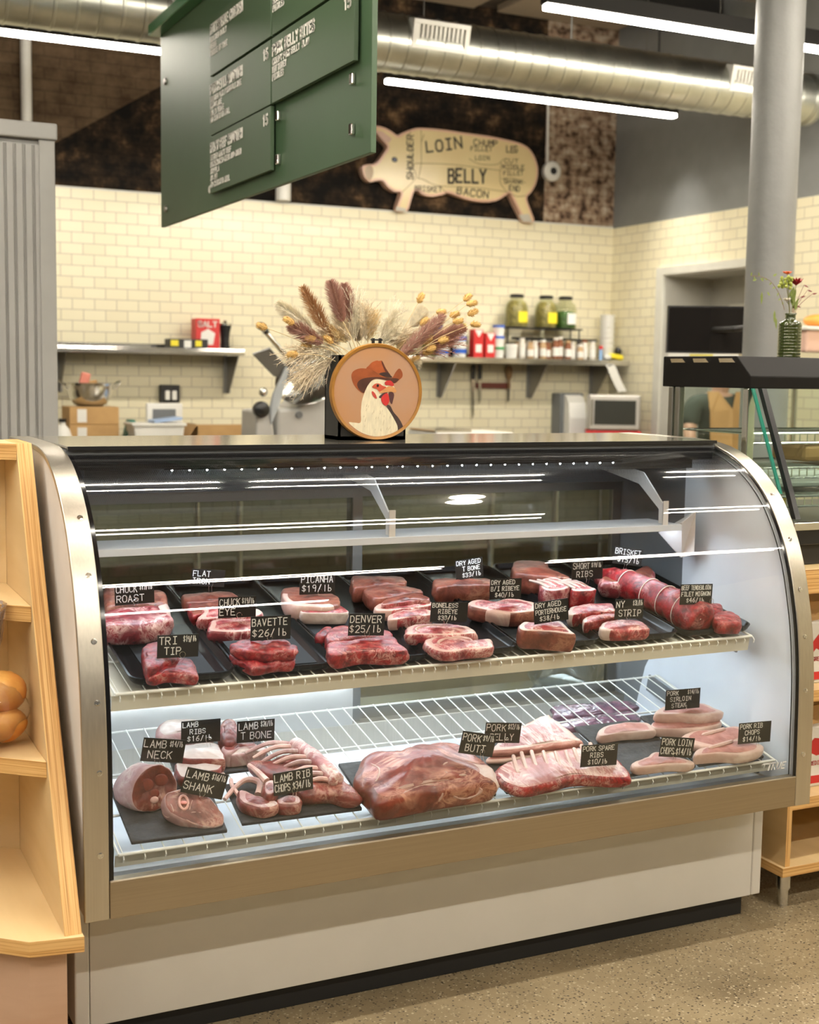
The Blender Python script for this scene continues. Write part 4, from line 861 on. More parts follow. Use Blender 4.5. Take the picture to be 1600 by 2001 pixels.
b = MB(); p = path[24]; b.tube([p+Vector((-.02, -.02, .034)), p+Vector((-.01, -.034, .020)), p+Vector((-.014, -.040, .0))], .0014, 5); b.build('string', MM['string'], tl, smooth=True, label='loose end of string')
# lamb, lower shelf
nk = thing('lamb_neck', S('b', .195, .15, .01), 'upright cut lamb neck with a pale outside, at the lower left', 'meat')
fr = frame_axes(S('b', .196, .150, .060)+Vector((0, 0, 0)), (1, .22, .06), (.05, .22, 1), (.22, -1, .22))
ov = [(.056*math.cos(a)*(1.0-.12*math.sin(a)), .052*math.sin(a)) for a in [R_(x) for x in range(0, 360, 24)]]
frb = lambda u, v, h: fr(u*(1+.0*h), v, h-.125)
loft('meat', frb, ov, .125, [MM['lambcut'], MM['lambfat'], MM['fat']], nk, rim=0, rnd=.0035, dome=-.002, amp=.003, seed=3, bot=.80)
for (cu, cv, r0) in ((-.018, .012, .013), (.018, .014, .013), (0, -.012, .010)):
    b = MB(); b.ball(fr(cu, cv, .001), (r0*1.2, .0022, r0*1.1), 16, 8, M=Matrix.Rotation(-.216, 3, 'Z')); b.build('muscle', meat_mat('lamb_muscle', (.20, .03, .02), (.30, .06, .035), (.5, .25, .18), .3, 60), nk, smooth=True)
b = MB(); b.ball(fr(0, -.026, .002), (.010, .006, .008), 12, 8); b.build('bone', MM['bone'], nk, smooth=True, label='pale bone in the cut face')
sk = thing('lamb_shank', S('b', .268, .07, .01), 'lamb shank with a round marrow bone in its cut face, at the lower left front', 'meat')
fr2 = frame_axes(S('b', .268, .074, .040), (1, -.18, -.24), (.16, .62, .60), (.10, -.62, .72))
ov2 = [(-.068, .012), (-.060, .030), (-.030, .044), (.010, .042), (.045, .026), (.066, .0), (.068, -.024), (.050, -.038), (.010, -.040), (-.030, -.030), (-.058, -.016)]
frs = lambda u, v, h: fr2(u, v, h-.040)
loft('meat', frs, ov2, .042, [MM['lambcut'], MM['lambfat'], MM['lambfat']], sk, rim=0, rnd=.004, dome=.002, amp=.0025, seed=5, bot=.72)
b = MB(); b.tube([fr2(-.024+.010*math.cos(R_(x)), .010+.017*math.sin(R_(x)), .0035) for x in range(0, 360, 24)], .0032, 8, closed=True); b.build('bone', mat('shank_bone', (.72, .40, .34), .4), sk, smooth=True, label='oval marrow bone ring')
b = MB(); b.ball(fr2(-.024, .010, .003), (.008, .010, .004), 12, 7); b.build('marrow', mat('marrow', (.62, .22, .18), .4), sk, smooth=True)
SEAMS = {'BUTT': [[[0.6728, 0.0053, 0.5404], [0.6867, 0.0076, 0.5563], [0.7246, 0.0232, 0.5672], [0.7727, 0.0308, 0.5714], [0.8321, 0.0407, 0.5716], [0.8845, 0.0348, 0.571], [0.9406, 0.035, 0.5748]], [[0.7206, 0.0045, 0.5426], [0.7366, 0.0109, 0.5591], [0.7905, 0.03, 0.5652], [0.8357, 0.0294, 0.5639], [0.8604, 0.0237, 0.5583]], [[0.8625, 0.0232, 0.5582], [0.8883, 0.0241, 0.5623], [0.9287, 0.0208, 0.5549], [0.9474, 0.02, 0.5421], [0.9301, 0.0223, 0.5288], [0.8941, 0.0248, 0.5263], [0.8647, 0.0181, 0.5447], [0.8625, 0.0232, 0.5582]], [[0.8633, 0.0622, 0.5975], [0.8809, 0.065, 0.6032], [0.9448, 0.0961, 0.5892], [0.987, 0.0848, 0.5766], [1.0048, 0.073, 0.5669]], [[0.8624, 0.0605, 0.596], [0.8661, 0.0447, 0.5852], [0.895, 0.0375, 0.5775], [0.9414, 0.0366, 0.5763]], [[0.8364, 0.0262, 0.5627], [0.8415, 0.0177, 0.5457], [0.8317, 0.0201, 0.5253]], [[0.7165, 0.164, 0.5948], [0.7197, 0.1105, 0.5925], [0.6999, 0.0762, 0.5796], [0.6774, 0.0652, 0.569]], [[0.7392, 0.1538, 0.6035], [0.7695, 0.1009, 0.6062], [0.8123, 0.0951, 0.6156], [0.8639, 0.0869, 0.6161]], [[0.7242, 0.0906, 0.5892], [0.7685, 0.0699, 0.5982], [0.8119, 0.0558, 0.5886], [0.8599, 0.0601, 0.5964]], [[0.6964, 0.1388, 0.5872], [0.6775, 0.0755, 0.5742], [0.6752, 0.0207, 0.5579]], [[0.9559, 0.0258, 0.5159], [0.9665, 0.0203, 0.5375], [0.9827, 0.0199, 0.5484]], [[0.8592, 0.1526, 0.6161], [0.8776, 0.1139, 0.6158], [0.9608, 0.1815, 0.5969]], [[0.7533, 0.0566, 0.5871], [0.7883, 0.0447, 0.5821], [0.8278, 0.0506, 0.5797]]], 'SHANK': [[[0.2028, 0.1362, 0.5563], [0.2165, 0.129, 0.5686], [0.2201, 0.1137, 0.5531], [0.2109, 0.1231, 0.5395], [0.203, 0.1341, 0.545], [0.2028, 0.1362, 0.5563]], [[0.2626, 0.138, 0.5758], [0.2836, 0.1279, 0.5641], [0.3076, 0.1145, 0.5491], [0.3236, 0.1015, 0.5351]], [[0.2481, 0.1086, 0.547], [0.27, 0.109, 0.5479], [0.2996, 0.1016, 0.5383], [0.3208, 0.0926, 0.5263]], [[0.2309, 0.1105, 0.5487], [0.2437, 0.1001, 0.5384], [0.2649, 0.0921, 0.5262], [0.2866, 0.0853, 0.5215]], [[0.2746, 0.1382, 0.5742], [0.2617, 0.1213, 0.5611], [0.2538, 0.1079, 0.5465]]]}
def seam(l, r, m, parent):
    P_ = [p+Vector((0, r*.70, -r*.55)) for p in catmull(l, 5)]; n = len(P_); b = MB(); b.tube(P_, [r*(.25+.75*math.sin(PI*(i+.5)/n))*(1+.35*noise.noise(p*90)) for i, p in enumerate(P_)], 6)
    b.build('fat_seam', m, parent, smooth=True, label='pale fat seam')

for l in SEAMS['SHANK']: seam(l, .0016, MM['fat'], sk)
cut('lamb_ribs', 'ribs_back', ('whitefat', 'lambfat', 'whitefat'), 'pale fat covered slab of lamb ribs behind the lamb ribs card', rnd=.014)
for k, lab in (('ribs_mid', 'slab of lamb ribs with red and white bands, below the lamb ribs card'), ('ribs_front', 'lower slab of lamb ribs, behind the lamb shank card')):
    o = cut('lamb_ribs', k, ('whitefat', 'lamb', 'whitefat'), lab, rnd=.006)
    sh, h0, h, out = MEAT[k]; us = [p[0] for p in out]; va = min(p[1] for p in out)
    b = MB()
    for z in (.3, .62): b.tube([S(sh, min(us)+.02, va+.018, h0+h*z), S(sh, (min(us)+max(us))/2, va-.001, h0+h*z), S(sh, max(us)-.006, va+.01, h0+h*z)], .0045, 6)
    b.build('fat_seam', MM['whitefat'], o, smooth=True, label='white fat band')
cut('lamb_t_bone', 'lt_back', ('lamb', 'lamb', 'lambfat'), 'red lamb t bone standing behind, between two price cards', rnd=.012)
cut('lamb_t_bone', 'lt_mid', ('lamb', 'lambfat', 'lambfat'), 'lamb t bone half hidden behind the lamb t bone card', rnd=.012)
cut('lamb_t_bone', 'lt_front', ('whitefat', 'lambfat', 'whitefat'), 'pale fat sided lamb t bone below its price card', rnd=.008)
rk = thing('lamb_rack', S('b', .57, .15, .01), 'rack of lamb with a fan of bare ribs, right of the lamb rib chops card', 'meat')
sh, h0, h, out = MEAT['rack']
loft('meat', frame_shelf('b', h0), out, h, [MM['lamb'], MM['lamb'], MM['lambfat']], rk, rnd=.016, dome=.008, amp=.003, seed=8)
sp = catmull([S('b', .575, .275, .060), S('b', .592, .20, .068), S('b', .604, .13, .068), S('b', .615, .075, .060)], 8)
b = MB(); b.tube(sp, [.012]+[.020]*(len(sp)-2)+[.012], 12); b.v = [p+Vector((0, 0, 1))*.004*noise.noise(p*50) for p in b.v]; b.build('loin', meat_mat('lamb_loin', (.40, .10, .10), (.58, .22, .20), (.78, .62, .56), .9, 30), rk, smooth=True, angle=180)
for i in range(8):
    q = i/7; s0 = sp[int(q*(len(sp)-1))]; e = S('b', .458+.080*q, .285-.165*q, .045-.012*q)
    mid = s0.lerp(e, .5)+Vector((0, 0, .014))
    b = MB(); b.tube(catmull([s0, mid, e], 5), [.0062]*6+[.0055]*3+[.0045, .0035], 8); b.build('rib', MM['bone'] if i % 2 else MM['lambfat'], rk, smooth=True, label='bare rib bone')
b = MB(); b.ball(S('b', .632, .060, .030), (.028, .006, .017), 16, 8); b.build('eye', MM['lamb'], rk, smooth=True, label='dark red eye of meat at the cut end')
for k, lab, bone in (('chop_a', 'lamb rib chop at the front with a long curved bone pointing left', [(.44, .13, .02), (.455, .165, .03), (.43, .187, .03), (.395, .168, .024), (.362, .139, .014)]),
    ('chop_b', 'small lamb rib chop at the front right, below its price card', None), ('chop_c', 'lamb rib chop standing behind, its bone pointing up to the left', [(.460, .135, .05), (.450, .175, .055), (.440, .208, .056)])):
    t = thing('lamb_rib_chop', S('b', MEAT[k][4-1][0][0]+.03, MEAT[k][3][0][1], .01), lab, 'meat')
    sh, h0, h, out = MEAT[k]
    loft('meat', frame_shelf(sh, h0), out, h, [MM['lamb'], MM['lamb'], MM['lambfat']], t, rim=2, rnd=.007, seed=len(lab))
    if bone:
        pb = catmull([S('b', *q) for q in bone], 5); b = MB(); b.tube(pb, [.009-.004*i/len(pb) for i in range(len(pb))], 8); b.build('rib_bone', MM['bone'], t, smooth=True)
    if k == 'chop_a':
        pb = catmull([S('b', .396, .14, .018), S('b', .392, .18, .024), S('b', .400, .212, .02)], 5); b = MB(); b.tube(pb, .005, 8); b.build('rib_bone', MM['bone'], t, smooth=True)
# pork, lower shelf
pb_ = thing('pork_butt', S('b', .83, .12, .01), 'very large pork butt roast in the middle of the lower shelf', 'meat')
sh, h0, h, out = MEAT['butt']
loft('meat', frame_shelf('b', h0), out, h, [MM['butt'], MM['buttcut'], MM['porkfat']], pb_, rnd=.022, dome=.036, amp=.007, freq=16, n=96, seed=12, fat=((330, 352),), bot=.97)
for k, l in enumerate(SEAMS['BUTT'][:7]): seam(l, .0058 if k < 3 else .0040, MM['fat'], pb_)
bl = thing('pork_belly', S('b', 1.16, .2, .01), 'folded pork belly with a pale fat top, behind the spare ribs', 'meat')
sh, h0, h, out = MEAT['belly']
loft('meat', frame_shelf('b', h0), out, h*.45, [MM['pork'], MM['porkfat'], MM['porkfat']], bl, rnd=.008, seed=2, amp=.003)
loft('meat', frame_shelf('b', h0+h*.45), [(a+.004, c+.004) for a, c in out], h*.55, [MM['ribs'], MM['pork'], MM['porkfat']], bl, rnd=.010, seed=4, amp=.004, dome=.006, rim=1)
sr = thing('pork_spare_ribs', S('b', 1.22, .05, .01), 'rack of pork spare ribs along the front edge, pale bones over red meat', 'meat')
sh, h0, h, out = MEAT['spare']
loft('meat', frame_shelf('b', h0), out, h, [MM['ribs'], MM['redcut'], MM['porkfat']], sr, rnd=.012, dome=.006, amp=.003, seed=6, n=90)
for i in range(9):
    u = 1.085+i*.030; vv = .028+.012*math.sin(i)
    P_ = catmull([S('b', u, vv+.004, h0+h-.003), S('b', u+.012, vv+.045, h0+h+.0045), S('b', u+.034, vv+.095, h0+h+.001)], 5)
    b = MB(); b.tube(P_, [.002]+[.0055]*(len(P_)-2)+[.002], 8); b.build('rib', MM['porkfat'], sr, smooth=True, label='pale rib bone ridge')
for k, lab in (('loin_back', 'pork loin chop at the back with a white fat side, above the spare ribs card'), ('loin_front', 'pork loin chop at the front, below the loin chops card')):
    cut('pork_loin_chop', k, ('pork', 'porkfat', 'porkfat'), lab, rnd=.006, rim=1)
cut('pork_sirloin_steak', 'sir_low', ('pork', 'porkfat', 'porkfat'), 'pork sirloin steak, the lower of the stacked two', rnd=.007)
cut('pork_sirloin_steak', 'sir_up', ('pork', 'porkfat', 'porkfat'), 'thick pork sirloin steak on top of the stack, under its card', rnd=.007, rim=1)
for k, lab in (('rc_back', 'pork rib chop lying behind, left of the rib chops card'), ('rc_front', 'pork rib chop at the front right with a thick fat side')):
    o = cut('pork_rib_chop', k, ('pork', 'porkfat', 'porkfat'), lab, rnd=.007, rim=1)
    sh, h0, h, out = MEAT[k]; cu = sum(p[0] for p in out)/len(out); cv = sum(p[1] for p in out)/len(out)
    b = MB(); b.tube(catmull([S(sh, cu-.05, cv+.012, h0+h+.002), S(sh, cu+.0, cv+.018, h0+h+.005), S(sh, cu+.045, cv+.030, h0+h+.002)], 5), [.002]+[.006]*9+[.002], 7); b.build('rib_bone', MM['porkfat'], o, smooth=True, label='pale rib bone')
for k, lab in (('pack_a', 'row of dark vacuum packed cuts seen through the open wires, the rear one'), ('pack_b', 'row of dark vacuum packed cuts seen through the open wires, the front one')):
    sh, h0, h, out = MEAT[k]; loft('vacuum_pack', frame_shelf(sh, h0), out, h, [MM['pack']]*3, label=lab, cat='packet', rnd=.006, amp=.003, freq=60)
# ------------------------------------------------------------------ chalkboard price cards
def card_label(lines):
    words = ' '.join(' '.join(lines.split('|')[:-1]).split()); pr = lines.split('|')[-1]
    tx = (words+(' '+pr if pr else '')).replace('$', '$')
    return 'black chalkboard price card lettered %s' % tx.lower()
NUDGE = {'TRI': .045, 'CHUCK': .03, 'BEEF TENDERLOIN': .10, 'BAVETTE': .02, 'PICANHA': .03}    # cards that lean out over the meat in front of them
for lines, c, W, H, ang, foot in CARDS:
    t = thing('price_card', foot, card_label(lines), 'price card', 'chalkboard price cards')
    c = Vector(c); c += (Vector((-.54, -2.65, 1.52))-c).normalized()*NUDGE.get(lines.split('|')[0], .004); ux = Vector((math.cos(ang), 0, math.sin(ang))); uz = Vector((-math.sin(ang), 0, math.cos(ang))); ny = Vector((0, -1, 0))
    b = MB(); Mx = Matrix(((ux.x, 0, uz.x, c.x), (0, 1, 0, c.y), (ux.z, 0, uz.z, c.z), (0, 0, 0, 1))); b.boxm(Mx, W, .0012, H); cb_ = b.build('card_board', M['card'], t, weld=False)
    parts = lines.split('|'); rows = parts[:-1]; pr = parts[-1]; n = len(rows)
    lead = H/(n+.25); ht = min(lead*.70, .0165 if n > 1 else .02)
    if n == 3: ht = lead*.66
    b = MB(); o = c-ux*(W/2)+uz*(H/2)+ny*.0007
    for i, tx in enumerate(rows):
        base = o-uz*(lead*(i+.22)+ht)+ux*.004; avail = W-.008-(W*.36 if (i == 0 and pr) else 0); s = tx.lstrip(); ind = (len(tx)-len(s))
        wd = text_width(s, ht); x0 = 0 if ind == 0 else max(0, min(ind*.006, avail-wd)); wf = min(1.0, (avail-x0)/wd)
        lettering(b, s, base+ux*x0, ux, uz, ht, .0018, .0005, jit=.045, w=.62*wf, gap=.28*wf)
    if pr:
        hp = min(ht, .0125); wd = text_width(pr, hp); wf = min(1.0, W*.33/wd)
        lettering(b, pr, o+ux*(W-wd*wf-.004)-uz*(lead*.18+hp), ux, uz, hp, .0016, .0005, jit=.05, w=.62*wf, gap=.28*wf)
    b.build('writing', M['chalk'], cb_, weld=False, label='white hand lettering')
    b = MB(); f = Vector(foot); bot = c-uz*(H/2); yy = ny*.0022; q = bot+uz*.006; q = Vector((f.x+(q.x-f.x)*.3, c.y, q.z))
    ring = [q+yy+ux*(.0065*math.sin(R_(x)))+uz*(.0065*math.cos(R_(x))) for x in range(-150, 151, 25)]
    b.tube([Vector((f.x-.004, f.y, f.z-.01)), q+yy-uz*.009-ux*.004]+ring+[q+yy-uz*.009+ux*.004, Vector((f.x+.004, f.y, f.z-.01))], .0006, 5); b.build('wire_clip', M['chrome'], t, smooth=True, label='thin wire clip')
# ================================================================== kitchen behind the case
def counter(name, x0, x1, y0, y1, z, label):
    t = thing(name, ((x0+x1)/2, (y0+y1)/2, 0), label, 'table')
    b = MB(); b.box(x0, x1, y0, y1, z-.04, z); b.build('table_top', M['chrome'], t, bevel=.004)
    for x in (x0+.06, x1-.06):
        for y in (y0+.06, y1-.06):
            b = MB(); b.lathe([(.022, 0), (.022, z-.04)], (x, y, 0), 14); b.build('leg', M['chrome'], t, smooth=True)
    box('under_shelf', x0+.04, x1-.04, y0+.04, y1-.04, .25, .28, M['chrome'], t)
    return t
counter('prep_counter', .2, 5.66, 5.78, 6.48, .91, 'long steel counter along the cream tiled back wall, under the wall shelves')
counter('prep_table', 1.6, 3.7, 3.95, 4.85, .92, 'steel prep table in the middle of the kitchen, under the meat slicer')
def wall_shelf(x0, x1, zt, label, brackets):
    t = thing('wall_shelf', ((x0+x1)/2, 6.35, zt-.04), label, 'shelf')
    b = MB(); b.box(x0, x1, 6.19, YB-.003, zt-.014, zt); b.box(x0, x1, 6.19, 6.198, zt-.042, zt-.014); b.box(x0, x1, YB-.012, YB-.003, zt, zt+.03)
    b.build('shelf_top', M['chrome'], t, weld=False, bevel=.002)
    for x in brackets:
        b = MB(); b.prism([(x, 6.22, zt-.042), (x, YB-.004, zt-.042), (x, YB-.004, zt-.31), (x, YB-.05, zt-.31)], (.006, 0, 0)); b.box(x-.022, x+.028, YB-.008, YB-.003, zt-.31, zt-.042); b.build('bracket', M['steel_dark'], t, weld=False)
wall_shelf(.75, 2.425, 1.685, 'steel wall shelf at the left of the tiled wall', (1.19, 2.385))
wall_shelf(3.66, 5.68, 1.667, 'steel wall shelf at the right of the tiled wall, full of jars and spices', (4.11, 4.92, 5.52))
def simple_box(name, x0, x1, y0, y1, z0, z1, m, label, cat='box', group=None, bevel=.004):
    return box(name, x0, x1, y0, y1, z0, z1, m, bevel=bevel, label=label, cat=cat, group=group)
z = 1.685
t = thing('flat_carton', (2.03, 6.31, z), 'flat black and yellow carton lying on the left wall shelf', 'box')
box('carton', 1.90, 2.17, 6.24, 6.38, z, z+.065, M['black_matt'], t, bevel=.002)
for xa, xb in ((1.905, 1.96), (2.08, 2.125)): box('print', xa, xb, 6.2385, 6.2398, z+.015, z+.055, M['yellow'], t, bevel=0, label='yellow printed patch')
box('print', 2.0, 2.05, 6.2385, 6.2398, z+.006, z+.055, M['plastic_white'], t, bevel=0)
t = thing('salt_box', (2.19, 6.35, z), 'red and white salt box standing on the left wall shelf', 'box')
sc_ = box('carton', 2.10, 2.275, 6.30, 6.41, z, z+.212, M['red'], t, bevel=.003)
b = MB(); b.prism([(2.135, 6.299, z+.03), (2.225, 6.299, z+.03), (2.24, 6.299, z+.11), (2.19, 6.299, z+.14), (2.14, 6.299, z+.115)], (0, .0008, 0)); b.build('print', M['plastic_white'], sc_)
b = MB(); lettering(b, 'SALT', (2.118, 6.2988, z+.155), (1, 0, 0), (0, 0, 1), .035, .008, .0006, w=.75); b.build('writing', M['plastic_white'], sc_, weld=False)
t = thing('pepper_grinder', (2.325, 6.34, z), 'black grinder with a steel lid beside the red salt box', 'grinder')
b = MB(); b.lathe([(.03, 0), (.034, .01), (.030, .06), (.036, .12), (.046, .17)], (2.325, 6.34, z), 20); b.build('body', M['black'], t, smooth=True)
b = MB(); b.lathe([(.048, .17), (.048, .182), (.02, .188), (.012, .198), (.012, .205)], (2.325, 6.34, z), 20); b.build('lid', M['chrome'], t, smooth=True)
# left counter things
for i, (z0, z1, lab) in enumerate(((.91, 1.17, 'cardboard box at the left of the back counter, the lower of two'), (1.171, 1.288, 'cardboard box on top of the other one, under the steel bowl'))):
    t = thing('cardboard_box', (1.31, 6.05, z0), lab, 'box', 'cardboard boxes on the back counter')
    box('carton', 1.15, 1.47, 5.92, 6.18, z0, z1, M['cardboard'], t, bevel=.004)
    box('sticker', 1.20, 1.26, 5.918, 5.9195, z1-.10, z1-.015, M['plastic_white'], t, bevel=0, label='white shipping sticker')
    box('tape', 1.15, 1.47, 6.03, 6.07, z1, z1+.001, mat('tape', (.55, .40, .2), .3), t, bevel=0)
t = thing('mixing_bowl', (1.31, 6.05, 1.29), 'steel bowl with two handles and packets inside, on the cardboard boxes', 'bowl')
b = MB(); b.lathe([(.08, 0), (.11, .02), (.14, .07), (.155, .15), (.160, .152), (.155, .145), (.135, .07), (.10, .02), (.02, .012)], (1.31, 6.05, 1.29), 28); b.build('bowl', M['chrome'], t, smooth=True)
for s in (-1, 1):
    b = MB(); b.tube(catmull([(1.31+s*.15, 6.03, 1.40), (1.31+s*.19, 6.02, 1.44), (1.31+s*.195, 6.05, 1.455), (1.31+s*.15, 6.07, 1.425)], 5), .006, 8); b.build('handle', M['chrome'], t, smooth=True)
for k, (x, m, h) in enumerate(((1.26, mat('pink_packet', (.75, .25, .18), .4), .20), (1.34, M['cardboard'], .15))):
    b = MB(); b.boxm(Matrix.Translation((x, 6.04, 1.31+h/2)) @ Matrix.Rotation(.25*(1-2*k), 4, 'Y'), .06, .04, h); b.build('packet', m, bevel=.008, label=('pink packet' if k == 0 else 'brown packet')+' standing in the steel bowl on the boxes', cat='packet')
t = thing('plastic_jug', (1.20, 5.86, .91), 'white plastic jug left of the cardboard boxes', 'jug')
b = MB(); b.lathe([(.06, 0), (.065, .02), (.065, .18), (.05, .23), (.022, .26), (.022, .28)], (1.11, 5.95, .91), 18); b.build('body', M['plastic_white'], t, smooth=True)
b = MB(); b.lathe([(.025, .278), (.025, .30)], (1.11, 5.95, .91), 16); b.build('cap', M['black'], t, smooth=True)
b = MB(); b.prism([(1.49, 6.0, .912), (1.56, 6.0, .912), (1.60, 6.0, 1.20), (1.565, 6.0, 1.20)], (0, .12, 0)); b.build('cutting_board', M['teal'], bevel=.004, label='dark green board leaning beside the cardboard boxes', cat='board')
t = thing('white_tub', (1.71, 5.93, .91), 'wide white plastic tub on the back counter', 'tub')
b = MB(); b.prism([(1.57, 5.82, .912), (1.85, 5.82, .912), (1.885, 5.82, 1.18), (1.54, 5.82, 1.18)], (0, .22, 0)); b.build('body', M['plastic_white'], t, bevel=.01)
box('rim', 1.53, 1.895, 5.81, 6.05, 1.165, 1.186, M['plastic_white'], t, bevel=.005)
b = MB(); b.boxm(Matrix.Translation((1.78, 5.93, 1.205)) @ Matrix.Rotation(-.12, 4, 'Y'), .19, .18, .018); b.build('blue_tray', mat('pale_blue_plastic', (.35, .48, .72), .4), bevel=.004, label='pale blue tray lying across the white tub', cat='tray')
t = thing('weighing_scale', (1.82, 6.15, .91), 'white scale with an upright panel behind the tub', 'scale')
box('base', 1.70, 1.95, 6.06, 6.28, .912, 1.06, M['plastic_white'], t, bevel=.01); box('display_panel', 1.70, 1.95, 6.10, 6.14, 1.06, 1.31, M['plastic_white'], t, bevel=.01); box('screen', 1.74, 1.90, 6.098, 6.10, 1.20, 1.27, M['liner_grey'], t, bevel=0)
t = thing('wall_outlet', (1.96, 6.47, 1.30), 'dark wall outlet box with two plugs under the left shelf', 'outlet')
box('box', 1.89, 2.03, 6.45, 6.498, 1.305, 1.43, M['black_matt'], t, bevel=.006)
for x in (1.935, 1.985): box('plug', x-.016, x+.016, 6.43, 6.45, 1.325, 1.39, M['plastic_white'], t, bevel=.004)
t = thing('open_carton', (2.2, 5.95, .91), 'low open cardboard carton right of the white tub', 'box')
b = MB(); x0, x1, y0, y1, z0, z1 = 1.97, 2.42, 5.84, 6.10, .912, 1.165
b.box(x0, x1, y0, y1, z0, z0+.01); b.box(x0, x1, y0, y0+.008, z0, z1); b.box(x0, x1, y1-.008, y1, z0, z1); b.box(x0, x0+.008, y0, y1, z0, z1); b.box(x1-.008, x1, y0, y1, z0, z1); b.build('carton', M['cardboard'], t, weld=False)
b = MB(); b.boxm(Matrix.Translation((x0-.03, 5.97, z1-.03)) @ Matrix.Rotation(.6, 4, 'Y'), .006, .26, .10); b.build('flap', M['cardboard'], t)
# meat slicer on the prep table
t = thing('meat_slicer', (2.1, 4.45, .92), 'grey electric meat slicer with a round blade, left of the chicken picture', 'slicer')
gp = mat('slicer_grey', (.46, .46, .44), .35); pl = mat('slicer_plate', (.25, .25, .245), .3, .6)
b = MB(); b.prism([(2.0, 4.36, .96), (2.38, 4.36, .96), (2.38, 4.36, 1.36), (2.35, 4.36, 1.43), (2.29, 4.36, 1.485), (2.12, 4.36, 1.33), (2.0, 4.36, 1.325)], (0, .34, 0)); b.build('housing', gp, t, bevel=.02)
b = MB(); b.prism([(1.86, 4.34, .96), (2.0, 4.34, .96), (1.975, 4.34, 1.20), (1.955, 4.34, 1.325), (1.868, 4.34, 1.315)], (0, .26, 0)); b.build('base', gp, t, bevel=.012)
for x, y in ((1.90, 4.36), (1.90, 4.56), (2.34, 4.40), (2.34, 4.66)):
    b = MB(); b.lathe([(.022, 0), (.018, .042)], (x, y, .92), 12); b.build('foot', M['rubber'], t, smooth=True)
ax = Vector((-.50, -.60, .62)).normalized()
b = MB(); b.lathe([(.002, -.012), (.185, -.012), (.195, 0), (.185, .006), (.03, .020), (.002, .02)], (2.20, 4.40, 1.50), 40, axis=ax); b.build('blade', M['chrome'], t, smooth=True, label='round steel blade')
b = MB(); b.lathe([(.10, .02), (.105, .05), (.09, .06), (.002, .062)], (2.20, 4.40, 1.50), 30, axis=ax); b.build('blade_guard', gp, t, smooth=True)
b = MB(); b.prism([(1.845, 4.34, 1.625), (1.936, 4.30, 1.66), (2.116, 4.30, 1.482), (1.97, 4.34, 1.505)], (0, .012, .008)); b.build('carriage_plate', pl, t, bevel=.003)
b = MB(); b.prism([(1.955, 4.33, 1.235), (2.0, 4.31, 1.355), (2.04, 4.27, 1.55), (2.018, 4.27, 1.56), (1.958, 4.31, 1.408), (1.945, 4.33, 1.32)], (0, .02, 0)); b.build('gauge_plate', mat('gauge_plate_paint', (.55, .60, .64), .3), t, bevel=.003)
b = MB(); b.tube([(1.872, 4.27, 1.775), (2.13, 4.30, 1.515)], .014, 10); b.build('carriage_rod', M['chrome'], t, smooth=True)
b = MB(); b.ball((1.868, 4.27, 1.782), (.024, .024, .022)); b.ball((1.90, 4.272, 1.752), (.018, .018, .018)); b.build('handle_knob', M['black'], t, smooth=True)
b = MB(); b.lathe([(.04, 0), (.046, .02), (.046, .05), (.03, .06)], (1.885, 4.34, 1.322), 18, axis=(0, -1, 0)); b.build('dial', M['black'], t, smooth=True)
for c, r in (((1.905, 4.33, 1.418), .026), ((2.02, 4.33, 1.40), .020)):
    b = MB(); b.ball(c, r); b.build('clamp_knob', M['chrome'], t, smooth=True)
b = MB(); b.lathe([(.02, 0), (.02, .012)], (2.13, 4.36, 1.29), 14, axis=(0, -1, 0)); b.build('switch', M['liner_grey'], t, smooth=True)
b = MB(); b.tube([(1.93, 4.12, 1.005), (2.30, 4.16, 1.005)], .085, 20); b.build('paper_roll', mat('butcher_paper', (.72, .40, .26), .7), smooth=True, angle=50, label='roll of pink butcher paper lying in front of the slicer', cat='roll')
for k in range(4):
    simple_box('paper_tray', 2.80+.02*k, 3.34+.01*k, 4.05, 4.45, .92+.07*k, .988+.07*k, M['plastic_white'], ('white foam tray pack in the stack right of the chicken picture, '+('at the bottom', 'second from the bottom', 'third from the bottom', 'at the top')[k]), 'tray', 'white tray packs on the prep table', .012)
box('steel_lid', 2.86, 3.10, 4.08, 4.42, 1.1985, 1.215, M['chrome'], bevel=.004, label='flat steel lid on the white tray stack', cat='lid')
